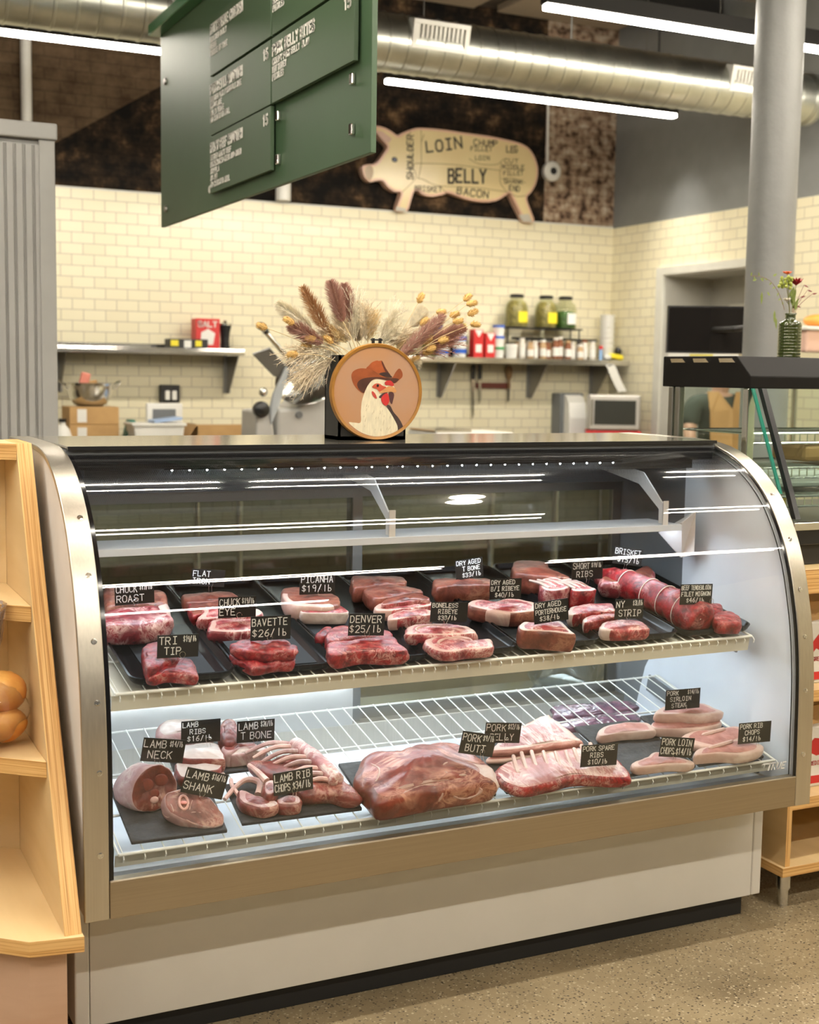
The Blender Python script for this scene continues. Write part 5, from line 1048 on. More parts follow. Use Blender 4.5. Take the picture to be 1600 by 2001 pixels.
# right shelf: jars on a riser, tubs, spices
zs = 1.667
t = thing('jar_rack', (4.93, 6.38, zs), 'black wire riser on the right wall shelf carrying three big jars', 'rack')
b = MB(); b.box(4.58, 5.28, 6.28, 6.45, 1.900, 1.912); b.build('rack_top', M['black'], t)
for x in (4.60, 5.26):
    for y in (6.30, 6.43):
        b = MB(); b.tube([(x, y, zs), (x, y, 1.90)], .006, 6); b.build('rack_leg', M['black'], t)
b = MB(); b.box(4.70, 5.50, 6.40, 6.41, 1.818, 1.838); b.build('rack_rail', M['black'], t)
jg = glass('jar_glass', (.86, .88, .78), 1.0)
for k, (x, cm, lab) in enumerate(((4.715, (.40, .33, .12), 'big glass jar of pickled peppers, leftmost of the three on the riser'), (4.985, (.38, .31, .11), 'big glass jar of pickled peppers, middle one of the three on the riser'), (5.165, (.06, .16, .03), 'big glass jar of dark green pickles, rightmost on the riser'))):
    y = 6.365; z0 = 1.9125
    t = thing('pickle_jar', (x, y, z0), lab, 'jar', 'jars on the riser')
    b = MB(); b.lathe([(.085, 0), (.092, .01), (.092, .15), (.08, .19), (.052, .215), (.052, .235)], (x, y, z0), 24); b.build('glass_jar', jg, t, smooth=True)
    b = MB(); b.lathe([(.084, .006), (.086, .12 if k < 2 else .10), (.074, .18 if k < 2 else .13), (.05, .205 if k < 2 else .14), (.001, .206 if k < 2 else .142)], (x, y, z0), 20); b.v = [p+Vector((1, 0, 0))*.006*noise.noise(p*60) for p in b.v]; b.build('pickles', mat('pickles', cm, .4, col2=tuple(c*.45 for c in cm), scale=35), t, smooth=True)
    b = MB(); b.lathe([(.055, .230), (.056, .250), (.05, .256), (.001, .257)], (x, y, z0), 20); b.build('lid', M['black'], t, smooth=True)
    ang = -.55; b = MB(); b.prism([(x+.094*math.sin(ang+a), y-.094*math.cos(ang+a), z0+.035) for a in (.2, .45, .7, .95, 1.2)]+[(x+.094*math.sin(ang+a), y-.094*math.cos(ang+a), z0+.12) for a in (1.2, .95, .7, .45, .2)], (.001, -.001, 0)); b.build('label_patch', M['yellow'] if k < 2 else M['plastic_white'], t, weld=False, label='square paper label')
def bottle(x, y, h, r, m, capm, label, neck=.5, z0=zs, group='spices and bottles on the right wall shelf', lab=None):
    t = thing('bottle', (x, y, z0), label, 'bottle', group)
    b = MB(); b.lathe([(r*.92, 0), (r, h*.04), (r, h*.66), (r*neck, h*.82), (r*neck, h*.9)], (x, y, z0), 16); b.build('body', m, t, smooth=True)
    b = MB(); b.lathe([(r*(neck+.08), h*.88), (r*(neck+.08), h), (.001, h)], (x, y, z0), 14); b.build('cap', capm, t, smooth=True)
    if lab:
        b = MB(); b.lathe([(r*1.015, h*.15), (r*1.015, h*.55)], (x, y, z0), 16); b.build('wrap', lab, t, smooth=True)
brown = mat('spice_brown', (.24, .08, .03), .5); tan = mat('spice_tan', (.50, .33, .17), .5); jarw = mat('jar_white', (.70, .66, .58), .4); dark_oil = mat('dark_bottle', (.03, .025, .012), .2); olive = mat('olive_oil', (.13, .11, .02), .2)
bottle(3.93, 6.33, .20, .055, olive, M['black'], 'squat olive green bottle at the left end of the right shelf, behind the dried grasses', .6)
bottle(4.19, 6.40, .30, .035, dark_oil, M['black'], 'tall dark bottle behind the stacked white tubs', .35)
bottle(4.06, 6.42, .25, .055, M['purple'], M['purple'], 'purple round bottle just right of the dried grasses', .5)
bottle(4.28, 6.42, .26, .03, olive, M['yellow'], 'green bottle with a yellow cap left of the red cartons', .4)
def tub(x, y, z0, r, h, lidm, label, band=None):
    t = thing('plastic_tub', (x, y, z0), label, 'tub', 'tubs on the right wall shelf')
    b = MB(); b.lathe([(r*.9, 0), (r, h*.8)], (x, y, z0), 18); b.build('body', M['plastic_white'], t, smooth=True)
    b = MB(); b.lathe([(r*1.05, h*.78), (r*1.05, h), (.001, h)], (x, y, z0), 18); b.build('lid', lidm, t, smooth=True)
    if band:
        b = MB(); b.lathe([(r*.985, h*.3), (r*1.01, h*.65)], (x, y, z0), 18); b.build('wrap', band, t, smooth=True)
tub(4.03, 6.30, zs, .05, .075, M['plastic_white'], 'white tub with a blue band at the left, low on the right shelf', M['blue'])
tub(4.17, 6.28, zs, .052, .095, M['plastic_white'], 'white tub with a blue band, lower of the two left of the red cartons', M['blue'])
tub(4.17, 6.28, zs+.096, .052, .095, M['plastic_white'], 'white tub with a blue band, upper of the two left of the red cartons', M['blue'])
tub(4.05, 6.30, zs+.076, .05, .085, M['yellow'], 'tub with a red band and yellow lid beside the dried grasses', M['red'])
for k in range(3): tub(4.52, 6.30, zs+.085*k, .045, .084, M['blue'] if k != 0 else M['green_lid'], 'white tub right of the red cartons, '+('bottom one with a green lid', 'middle one with a blue lid', 'top one with a blue lid')[k])
for x, h, lab in ((4.325, .215, 'red and white carton, left one of the pair on the right shelf'), (4.43, .19, 'red and white carton, right one of the pair on the right shelf')):
    t = thing('red_carton', (x, 6.30, zs), lab, 'box', 'red cartons'); box('carton', x-.042, x+.042, 6.26, 6.34, zs, zs+h, M['red'], t, bevel=.004)
    box('print', x-.025, x+.025, 6.2585, 6.2598, zs+.04, zs+.10, M['plastic_white'], t, bevel=0); b = MB(); b.prism([(x-.035, 6.2588, zs+h-.005), (x+.035, 6.2588, zs+h-.005), (x, 6.2588, zs+h-.06)], (0, .001, 0)); b.build('print', M['plastic_white'], t)
tub(4.63, 6.29, zs, .05, .11, M['plastic_white'], 'plain white tub at the left end of the spice row')
sp_labels = ['tall pale', 'low white labelled', 'pale tan', 'tan capped', 'white labelled', 'dark red', 'brown', 'red capped', 'slim white', 'grey', 'tall white', 'white squeeze']
for k in range(12):
    x = 4.735+k*.058; m = (jarw, tan, jarw, tan, brown, brown, brown, brown, jarw, tan, jarw, jarw)[k]
    bottle(x, 6.27 if k % 2 else 6.30, (.16, .13, .14, .15, .13, .17, .18, .15, .14, .12, .16, .15)[k], .026, m, (jarw, tan, jarw, M['plastic_white'], brown, jarw)[k % 6], '%s spice bottle in the front row, %s' % (sp_labels[k], 'near its left end' if k < 4 else 'in its middle' if k < 8 else 'near its right end'), .72, lab=M['plastic_white'])
for k in range(7):
    x = 4.74+k*.095
    bottle(x, 6.37, .150, .030, (tan, jarw, brown, tan, jarw, brown, jarw)[k], M['chrome'], 'steel capped spice jar in the back row under the black riser, %s' % ('leftmost', 'second from left', 'third from left', 'middle one', 'third from right', 'second from right', 'rightmost')[k], .8)
t = thing('glue_stick', (5.445, 6.26, zs), 'small blue tube with a red cap at the right of the spices', 'tube'); b = MB(); b.lathe([(.014, 0), (.014, .09)], (5.445, 6.26, zs), 12); b.build('body', mat('tube_blue', (.30, .50, .80), .4), t, smooth=True); b = MB(); b.lathe([(.017, .088), (.017, .115), (.001, .115)], (5.445, 6.26, zs), 12); b.build('cap', M['red'], t, smooth=True)
for k in range(7):
    b = MB(); h0 = zs+.043*k; b.lathe([(.044, 0), (.062, .11), (.064, .11), (.064, .104), (.060, .10), (.042, .006)], (5.555, 6.34, h0), 20)
    b.build('paper_cup', M['plastic_white'], smooth=True, label='white cup in the upright stack on the right shelf, %s' % ('bottom one', 'second from the bottom', 'third from the bottom', 'middle one', 'third from the top', 'second from the top', 'topmost')[k], cat='cup', group='stack of white cups')
t = thing('scraper', (5.60, 6.25, zs), 'yellow and white tool with a black knob at the right end of the shelf', 'tool'); b = MB(); b.boxm(Matrix.Translation((5.585, 6.25, zs+.03)) @ Matrix.Rotation(.15, 4, 'Y'), .12, .05, .04); b.build('handle', M['yellow'], t, bevel=.008); box('blade', 5.47, 5.53, 6.23, 6.27, zs+.012, zs+.045, M['plastic_white'], t, bevel=.006); b = MB(); b.ball((5.62, 6.27, zs+.075), (.03, .03, .035)); b.build('knob', M['black'], t, smooth=True)
b = MB(); pth = [(0, 1.628), (.02, 1.60), (.05, 1.54), (.09, 1.47), (.13, 1.415)]
for i in range(4):
    a, c = pth[i], pth[i+1]; b.add([(5.43+a[0], 6.16, a[1]), (5.51+a[0], 6.16, a[1]+.008), (5.51+c[0], 6.16, c[1]+.008), (5.43+c[0], 6.16, c[1]), (5.43+a[0], 6.162, a[1]), (5.51+a[0], 6.162, a[1]+.008), (5.51+c[0], 6.162, c[1]+.008), (5.43+c[0], 6.162, c[1])], [(0, 1, 2, 3), (7, 6, 5, 4), (0, 4, 5, 1), (2, 6, 7, 3), (1, 5, 6, 2), (0, 3, 7, 4)])
b.box(5.45, 5.49, 6.16, 6.19, 1.62, 1.640); b.build('receipt_strip', M['plastic_white'], weld=False, label='long white paper strip hanging from the right end of the shelf', cat='paper')
# knife strip, towel dispenser, microwave
t = thing('knife_strip', (4.57, 6.49, 1.44), 'dark red magnetic knife strip on the tiles under the right shelf', 'knife strip'); box('strip', 4.43, 4.74, 6.475, 6.498, 1.43, 1.475, mat('strip_wood', (.14, .03, .02), .4), t)
for x, h, lab in ((4.395, .34, 'long dark knife hanging left of the red strip'), (4.455, .22, 'shorter knife at the left end of the red strip')):
    t = thing('knife', (x, 6.46, 1.27), lab, 'knife'); b = MB(); b.prism([(x-.012, 6.466, 1.50), (x+.012, 6.466, 1.50), (x+.012, 6.466, 1.50-h+.06), (x, 6.466, 1.50-h+.03)], (0, .004, 0)); b.build('blade', M['chrome'], t); box('handle', x-.014, x+.014, 6.455, 6.475, 1.50, 1.615, M['black'], t, bevel=.005)
t = thing('brush', (4.70, 6.46, 1.44), 'small brush hanging at the right end of the red strip', 'brush'); b = MB(); b.lathe([(.008, -.02), (.010, .05), (.024, .07), (.030, .13), (.018, .16)], (4.715, 6.46, 1.45), 14); b.build('bristles', mat('brush_fibre', (.28, .17, .08), .8), t, smooth=True); b = MB(); b.lathe([(.007, -.12), (.008, -.02)], (4.715, 6.46, 1.45), 10); b.build('handle', M['black'], t, smooth=True)
t = thing('towel_dispenser', (5.25, 6.42, 1.05), 'paper towel dispenser with a white curved front left of the microwave', 'dispenser'); box('case', 5.14, 5.36, 6.36, 6.498, 1.0, 1.40, M['liner_grey'], t, bevel=.01)
b = MB(); b.prism([(x, y, z) for x, y, z in ((5.17, 6.36, 1.0), (5.17, 6.36, 1.39), (5.17, 6.315, 1.375), (5.17, 6.28, 1.32), (5.17, 6.265, 1.20), (5.17, 6.27, 1.0))], (.16, 0, 0)); b.build('cover', M['plastic_white'], t, bevel=.006)
t = thing('red_crate', (5.32, 5.97, .91), 'red box under the microwave', 'box'); b = MB(); b.boxm(Matrix.Translation((5.30, 5.83, 0)) @ Matrix.Rotation(R_(-30), 4, 'Z') @ Matrix.Translation((0, .145, 1.0155)), .42, .29, .205); b.build('carton', M['red'], t, bevel=.006)
t = thing('microwave', (5.32, 5.97, 1.12), 'steel microwave with a dark window in the corner of the kitchen', 'microwave')
Rw = Matrix.Translation((5.30, 5.83, 0)) @ Matrix.Rotation(R_(-30), 4, 'Z')
def wbox(name, x0, x1, y0, y1, z0, z1, m, bevel=.004, parent=None):
    b = MB(); b.boxm(Rw @ Matrix.Translation(((x0+x1)/2, (y0+y1)/2, (z0+z1)/2)), x1-x0, y1-y0, z1-z0); return b.build(name, m, parent or t, bevel=bevel)
wbox('body', -.20, .20, 0, .29, 1.125, 1.395, mat('oven_steel', (.55, .53, .49), .42, .8), .012); wbox('door_window', -.155, .165, -.006, 0, 1.165, 1.355, mat('dark_window', (.05, .052, .045), .12))
b = MB(); b.tube([Rw @ Vector((-.175, -.02, 1.16)), Rw @ Vector((-.175, -.02, 1.36))], .007, 8)
for z in (1.165, 1.355): b.boxm(Rw @ Matrix.Translation((-.175, -.01, z)), .010, .020, .010)
b.build('handle', M['chrome'], t, weld=False)
for x in (-.17, .17):
    for y in (.03, .26): wbox('foot', x-.012, x+.012, y-.012, y+.012, 1.119, 1.126, M['rubber'], 0)
# round device and its conduit
t = thing('wall_speaker', (5.076, 6.47, 3.10), 'round white speaker on the wall right of the pig sign, on a thin conduit', 'speaker')
b = MB(); b.lathe([(.075, -.04), (.078, 0), (.065, .012), (.05, .016), (.002, .016)], (5.076, 6.47, 3.157), 26, axis=(0, -1, 0)); b.build('body', M['plastic_white'], t, smooth=True); b = MB(); b.lathe([(.028, .014), (.028, .02), (.002, .02)], (5.076, 6.47, 3.157), 18, axis=(0, -1, 0)); b.build('cone', M['black'], t, smooth=True); b = MB(); b.tube([(5.04, 6.495, 3.22), (5.035, 6.495, 3.70), (5.035, 6.495, 4.1)], .010, 8); b.build('conduit', M['plastic_white'], t, smooth=True)
# grey ribbed cabinet behind the case at the left
t = thing('ribbed_cabinet', (.0, 2.6, 0), 'tall pale grey cabinet with a ribbed door at the left edge', 'cabinet')
gx0, gx1, gy0, gy1, gz = -.85, .415, 2.40, 2.95, 2.43
box('body', gx0, gx1, gy0+.03, gy1, 0, gz-.06, M['grey_cab'], t, bevel=.004)
box('cap', gx0-.01, gx1+.008, gy0, gy1+.01, gz-.06, gz, M['grey_cab'], t, bevel=.006)
box('frame_post', gx1-.058, gx1, gy0+.012, gy0+.03, 0, gz-.06, M['grey_cab'], t, bevel=.003)
b = MB(); x = gx0
while x < gx1-.07:
    b.prism([(x, gy0+.03, .02), (x+.004, gy0+.020, .02), (x+.026, gy0+.020, .02), (x+.030, gy0+.03, .02)], (0, 0, gz-.10)); x += .034
b.build('ribbed_door', M['grey_cab'], t, weld=False)
# ================================================================== plywood bread shelf at the left
t = thing('bread_shelf', (-.25, .3, 0), 'plywood corner shelf with a raked edge at the left, beside the case', 'shelf')
def ply(name, poly, d, mf, me, parent, label=None):
    b = MB(); n = len(poly); b.prism(poly, d, 1); b.m[-n-2] = 0; b.m[-n-1] = 0
    return b.build(name, [mf, me], parent, bevel=.0012, label=label)
ply('side_panel', [(-.055, .436, 1.356), (-.055, -.068, .388), (-.055, .62, .388), (-.055, .62, 1.356)], (.035, 0, 0), M['ply_face'], M['edge_x'], t)
dx, dy = -.75, .66
def shelf_plan(yf, q, z, x0=-.0555, yb=.60): return [(x0, yb, z), (x0, yf, z), (x0+dx*q, yf+dy*q, z), (x0+dx*q, yb+dy*q, z)]
ply('shelf', shelf_plan(.262, .9, .972), (0, 0, .036), M['ply_pale'], M['edge_z'], t)
ply('shelf', shelf_plan(.102, .9, .667), (0, 0, .035), M['ply_pale'], M['edge_z'], t)
ply('top_board', shelf_plan(.424, .9, 1.318), (0, 0, .038), M['ply_pale'], M['edge_z'], t)
ply('base_board', [(-.018, .62, .355), (-.018, -.083, .355), (-.124, -.066, .355), (-.124+dx*.8, -.066+dy*.8, .355), (-.72, 1.20, .355)], (0, 0, .033), M['ply_pale'], M['edge_z'], t)
for y_, z0_, z1_ in ((.60, .702, .972), (.60, 1.008, 1.318), (.465, .388, .667)):
    b = MB(); b.prism([(-.0555, y_, z0_), (-.0555+dx*.9, y_+dy*.9, z0_), (-.0555+dx*.9, y_+.018+dy*.9, z0_), (-.0555, y_+.018, z0_)], (0, 0, z1_-z0_)); b.build('back_panel', M['ply_face'], t)
b = MB(); b.prism([(-.046, .60, 0), (-.046, -.045, 0), (-.118, -.033, 0), (-.66, .44, 0), (-.66, 1.1, 0)], (0, 0, .355)); b.build('plinth', M['ply_pink'], t, bevel=.002)
bm_ = mat('bun_crust', (.62, .24, .045), .4, col2=(.78, .42, .11), scale=14, coat=.2)
film = glass('clear_film', (.90, .88, .88), 2.2, rough=.12)
for k, (c, r, lab) in enumerate((((-.128, .275, .820), .055, 'golden bread bun on top in the clear bag on the plywood shelf'), ((-.118, .262, .750), .044, 'bread bun at the right below in the clear bag'), ((-.190, .225, .752), .050, 'pale sided bread bun in front at the left in the clear bag'), ((-.235, .30, .81), .05, 'bread bun at the far left in the clear bag'))):
    b = MB(); b.ball(c, (r*1.15, r, r*.85), 20, 12); b.v = [p+(p-Vector(c)).normalized()*.004*noise.noise(p*30) for p in b.v]; b.build('bread_bun', bm_, smooth=True, angle=180, label=lab, cat='bread', group='buns in the bag')
bg_ = thing('bread_bag', (-.17, .27, .703), 'clear plastic bag of buns with a crumpled neck on the plywood shelf', 'bag')
b = MB(); b.ball((-.178, .27, .785), (.115, .088, .082), 30, 20); b.v = [p+(p-Vector((-.178, .27, .785))).normalized()*(.012*noise.noise(p*22)) for p in b.v]; b.v = [Vector((p.x, p.y, max(p.z, .7035))) for p in b.v]; b.build('bag_body', film, bg_, smooth=True, angle=180)
b = MB(); b.lathe([(.018, 0), (.03, .03), (.045, .07), (.055, .12), (.06, .15), (.055, .155), (.04, .12), (.02, .06)], (-.165, .30, .86), 30); b.v = [p+Vector((noise.noise(p*40), noise.noise(p*40+Vector((5, 0, 0))), noise.noise(p*40+Vector((0, 5, 0)))))*.022 for p in b.v]; b.build('bag_neck', glass('crumpled_film', (.62, .55, .56), 5.0, rough=.2), bg_, smooth=False, label='crumpled open neck of the bag')
# ================================================================== plywood unit and heated display at the right
t = thing('plywood_stand', (2.6, .45, 0), 'plywood shelf stand on steel legs at the right edge, under the heated display', 'shelf')
px0, px1, py0, py1 = 2.035, 3.30, .165, .80
def plz(name, x0, x1, y0, y1, z0, z1):
    b = MB(); b.box(x0, x1, y0, y1, z0, z1, 1); b.m[0] = b.m[1] = 0; return b.build(name, [M['ply_pale'], M['edge_z']], t, bevel=.0012)
def plx(name, x0, x1, y0, y1, z0, z1):
    b = MB(); b.box(x0, x1, y0, y1, z0, z1, 1); b.m[3] = b.m[5] = 0; return b.build(name, [M['ply_face'], M['edge_x']], t, bevel=.0012)
plz('bottom_board', px0-.012, px1, py0-.006, py1, .100, .128)
for z0 in (.292, .607): plz('shelf', px0+.020, px1-.02, py0+.004, py1-.02, z0, z0+.034)
plz('top_board', px0-.004, px1, py0-.004, py1, .925, .995)
plx('side_panel', px0, px0+.019, py0, py1, .128, .925); plx('side_panel', px1-.02, px1, py0, py1, .128, .925)
b = MB(); b.box(px0+.02, px1-.02, py1-.02, py1, .128, .925); b.build('back_panel', M['ply_face'], t)
for x in (2.063, 3.24):
    for y in (.199, .74):
        b = MB(); b.lathe([(.016, 0), (.0165, .045), (.0165, .05), (.021, .052), (.021, .100)], (x, y, 0), 18); b.build('leg', M['chrome'], t, smooth=True, label='steel leg')
for k, (x, z0, lab) in enumerate(((2.20, .641, 'white cracker packet with red print on the upper board, nearest the case'), (2.33, .641, 'white cracker packet with red print on the upper board, at the picture edge'), (2.20, .326, 'white cracker packet with red print on the lower board, nearest the case'), (2.33, .326, 'white cracker packet with red print on the lower board, at the picture edge'))):
    p = thing('cracker_packet', (x, .26, z0), lab, 'packet', 'cracker packets on the plywood stand')
    box('packet', x-.06, x+.06, .235, .275, z0, z0+.185, M['plastic_white'], p, bevel=.006); box('band', x-.045, x+.045, .2335, .2352, z0+.012, z0+.035, M['red'], p, bevel=0)
    b = MB(); b.prism([(x-.05, .2345, z0+.10), (x-.03, .2345, z0+.13), (x-.01, .2345, z0+.15), (x+.02, .2345, z0+.145), (x+.01, .2345, z0+.12), (x+.03, .2345, z0+.10), (x+.0, .2345, z0+.095), (x-.02, .2345, z0+.105), (x-.035, .2345, z0+.09)], (0, .001, 0)); b.build('print', M['red'], p)
    b = MB(); lettering(b, 'INGREDIENTS', (x-.05, .2345, z0+.068), (1, 0, 0), (0, 0, 1), .011, .002, .0004, w=.55); b.build('writing', M['red'], p, weld=False)
    b = MB(); b.prism([(x-.03, .25, z0+.185), (x+.03, .26, z0+.185), (x+.055, .25, z0+.245), (x-.055, .26, z0+.24)], (0, .006, 0)); b.build('packet_top', M['cardboard'], p, bevel=.001, label='brown folded top')
# heated display
h = thing('heated_display', (2.6, .5, .995), 'black topped heated glass display standing on the plywood stand', 'display case')
hx0, hx1 = 2.055, 3.28
b = MB(); b.prism([(hx0, .855, 1.501), (hx0, .424, 1.501), (hx0, .426, 1.537), (hx0, .492, 1.597), (hx0, .855, 1.598)], (hx1-hx0, 0, 0)); hd = b.build('hood', mat('hood_black', (.006, .005, .0045), .55, spec=.15), h, bevel=.003, label='black hood')
for yy in (.535, .66, .775):
    b = MB(); b.prism([(hx0-.0005, yy+.036, 1.578), (hx0-.0005, yy-.036, 1.578), (hx0-.010, yy-.032, 1.590), (hx0-.010, yy+.030, 1.590)], (.004, 0, .0)); b.build('vent_louvre', M['chrome'], hd, label='bright louvre slot')
wg = glass('display_glass', (.90, .97, .94), 1.2)
b = MB(); b.prism([(hx0+.02, .424, 1.501), (hx0+.02, .285, 1.20), (hx0+.02, .26, 1.12), (hx0+.02, .266, 1.12), (hx0+.02, .292, 1.20), (hx0+.02, .430, 1.501)], (hx1-hx0-.04, 0, 0)); b.build('front_glass', wg, h)
b = MB(); b.prism([(hx0+.006, .80, 1.501), (hx0+.006, .435, 1.501), (hx0+.006, .295, 1.20), (hx0+.006, .27, 1.12), (hx0+.006, .80, 1.12)], (.006, 0, 0)); b.build('side_glass', wg, h)
b = MB(); b.prism([(hx0+.001, .418, 1.501), (hx0+.001, .279, 1.20), (hx0+.001, .285, 1.20), (hx0+.001, .424, 1.501)], (.010, 0, 0)); b.build('glass_edge', mat('green_glass_edge', (.02, .20, .14), .2), h)
b = MB(); b.prism([(hx0+.022, .40, 1.501), (hx0+.022, .262, 1.20), (hx0+.022, .232, 1.13), (hx0+.022, .25, 1.13), (hx0+.022, .28, 1.20), (hx0+.022, .418, 1.501)], (.018, 0, 0)); b.build('glass_trim', M['black'], h, label='black edge trim of the front glass')
for y in (.80, .765): box('post', hx0, hx0+.022, y, y+.022, 1.10, 1.501, M['steel_dark'], h, bevel=.003)
box('post', hx0+.002, hx0+.03, .435, .46, 1.10, 1.501, M['chrome'], h, bevel=.003)
box('deck', hx0, hx1, .22, .855, 1.055, 1.115, M['black'], h, bevel=.004); box('deck_base', hx0+.01, hx1-.01, .24, .85, .9955, 1.055, M['black_matt'], h, bevel=.003)
box('deck_trim', hx0, hx1, .212, .22, 1.10, 1.122, M['chrome'], h, bevel=.001)
for z0, ya in ((1.365, .47), (1.265, .40), (1.185, .34)):
    ws = MB(); ws.tube([(hx0+.04, ya, z0), (hx1-.04, ya, z0)], .004, 6); ws.tube([(hx0+.04, ya, z0-.03), (hx1-.04, ya, z0-.03)], .004, 6); ws.tube([(hx0+.04, .79, z0), (hx1-.04, .79, z0)], .004, 6); ws.tube([(hx0+.04, ya, z0), (hx0+.04, .79, z0)], .004, 6); ws.tube([(hx1-.04, ya, z0), (hx1-.04, .79, z0)], .004, 6)
    x = hx0+.06
    while x < hx1-.05: ws.tube([(x, ya, z0-.03), (x, ya, z0), (x, .79, z0)], .0022, 5); x += .03
    ws.build('wire_rack', M['chrome'], h, smooth=True)
for k, (x, z0, m, lab) in enumerate(((2.30, 1.19, M['plastic_white'], 'white wrapped packet on the lower rack of the heated display'), (2.42, 1.27, mat('bread_brown', (.45, .25, .10), .6), 'brown packet on the middle rack of the heated display'), (2.16, 1.116, mat('salad_green', (.20, .34, .04), .5, col2=(.45, .20, .08), scale=30), 'green and orange packet on the deck of the heated display'))):
    b = MB(); b.boxm(Matrix.Translation((x, .55, z0+.034)), .20, .16, .056); b.build('food_packet', m, bevel=.015, label=lab, cat='packet')
# monitor on an arm from the column
t = thing('wall_monitor', (3.46, 2.40, 1.64), 'black monitor left of the grey column, above the heated display', 'monitor')
Rm = Matrix.Translation((3.452, 2.385, 0)) @ Matrix.Rotation(R_(-30), 4, 'Z')
def mbox(name, x0, x1, y0, y1, z0, z1, m, label=None):
    b = MB(); b.boxm(Rm @ Matrix.Translation(((x0+x1)/2, (y0+y1)/2, (z0+z1)/2)), x1-x0, y1-y0, z1-z0); b.build(name, m, t, label=label)
mbox('bezel', -.20, .20, 0, .035, 1.650, 1.872, M['black']); mbox('screen', -.192, .192, -.0015, 0, 1.659, 1.864, mat('dark_screen', (.010, .008, .007), .10))
b = MB(); b.tube([Rm @ Vector((0, .035, 1.76)), (3.46, 2.20, 1.76), (3.38, 2.00, 1.76)], .014, 8); b.build('mount_arm', M['black_matt'], t, weld=False)
mbox('price_strip', -.19, .14, -.004, -.0015, 1.620, 1.648, M['plastic_white']); mbox('price_strip', -.09, .02, -.006, -.0042, 1.622, 1.646, mat('pale_yellow', (.70, .62, .15), .5), 'yellow strip')
# side table far right with a clear box
t = thing('side_table', (5.0, 3.45, 0), 'small steel table at the right edge, seen past the flower vase', 'table')
box('table_top', 4.70, 5.50, 3.2, 3.75, 1.66, 1.69, M['chrome'], t)
for x in (4.78, 5.42):
    for y in (3.26, 3.69):
        b = MB(); b.tube([(x, y, 0), (x, y, 1.66)], .018, 10); b.build('leg', M['chrome'], t, smooth=True)
t = thing('clear_tub', (5.0, 3.4, 1.69), 'clear lidded tub with pink contents on the steel side table', 'tub'); box('tub', 4.84, 5.30, 3.25, 3.60, 1.692, 1.82, mat('pink_tub', (.72, .48, .38), .4), t, bevel=.012); box('lid', 4.82, 5.32, 3.23, 3.62, 1.82, 1.842, M['plastic_white'], t, bevel=.006)
b = MB(); b.ball((5.06, 3.40, 1.882), (.10, .07, .04), 16, 10); b.build('orange_loaf', mat('orange_food', (.80, .32, .05), .5), smooth=True, label='orange lump on the lid of the clear tub', cat='food')
# plastic bag behind the rear door
b = MB(); b.lathe([(.10, 0), (.12, .03), (.11, .07), (.07, .10), (.05, .13), (.09, .17)], (1.80, .985, .51), 26); b.v = [p+Vector((noise.noise(p*25), noise.noise(p*25+Vector((7, 0, 0))), noise.noise(p*25+Vector((0, 7, 0)))))*.028 for p in b.v]
b.v = [Vector((p.x, max(p.y, .90), max(p.z, .5005))) for p in b.v]
b.build('plastic_bag', glass('bag_film', (.80, .84, .88), 4.0, rough=.15), smooth=False, label='crumpled clear plastic bag on the ledge behind the rear door, at the right', cat='bag')
lt = thing('rear_ledge', (1.2, 1.0, .46), 'narrow steel work table along the back of the case', 'table')
box('ledge_top', .10, 1.90, .892, 1.10, .475, .50, M['chrome'], lt)
for x in (.15, 1.85):
    for y in (.92, 1.07):
        b = MB(); b.tube([(x, y, 0), (x, y, .475)], .014, 8); b.build('leg', M['chrome'], lt, smooth=True)
# ================================================================== signs and decoration
PIG=[[3.497, 3.356], [3.572, 3.354], [3.639, 3.331], [3.696, 3.303], [3.734, 3.327], [3.81, 3.36], [3.877, 3.376], [4.053, 3.382], [4.251, 3.375], [4.452, 3.371], [4.606, 3.359], [4.752, 3.341], [4.836, 3.305], [4.891, 3.238], [4.92, 3.152], [4.907, 3.052], [4.867, 2.978], [4.826, 2.935], [4.832, 2.895], [4.861, 2.835], [4.895, 2.747], [4.81, 2.746], [4.778, 2.785], [4.723, 2.87], [4.669, 2.95], [4.638, 2.935], [4.546, 2.884], [4.444, 2.868], [4.322, 2.873], [4.211, 2.896], [4.126, 2.915], [4.082, 2.899], [4.003, 2.878], [3.925, 2.884], [3.847, 2.912], [3.814, 2.842], [3.782, 2.754], [3.705, 2.757], [3.704, 2.8], [3.731, 2.887], [3.674, 2.891], [3.616, 2.921], [3.578, 2.96], [3.531, 2.961], [3.475, 2.948], [3.427, 2.982], [3.408, 3.048], [3.445, 3.071], [3.52, 3.086], [3.575, 3.154], [3.612, 3.216], [3.555, 3.269], [3.507, 3.323]]
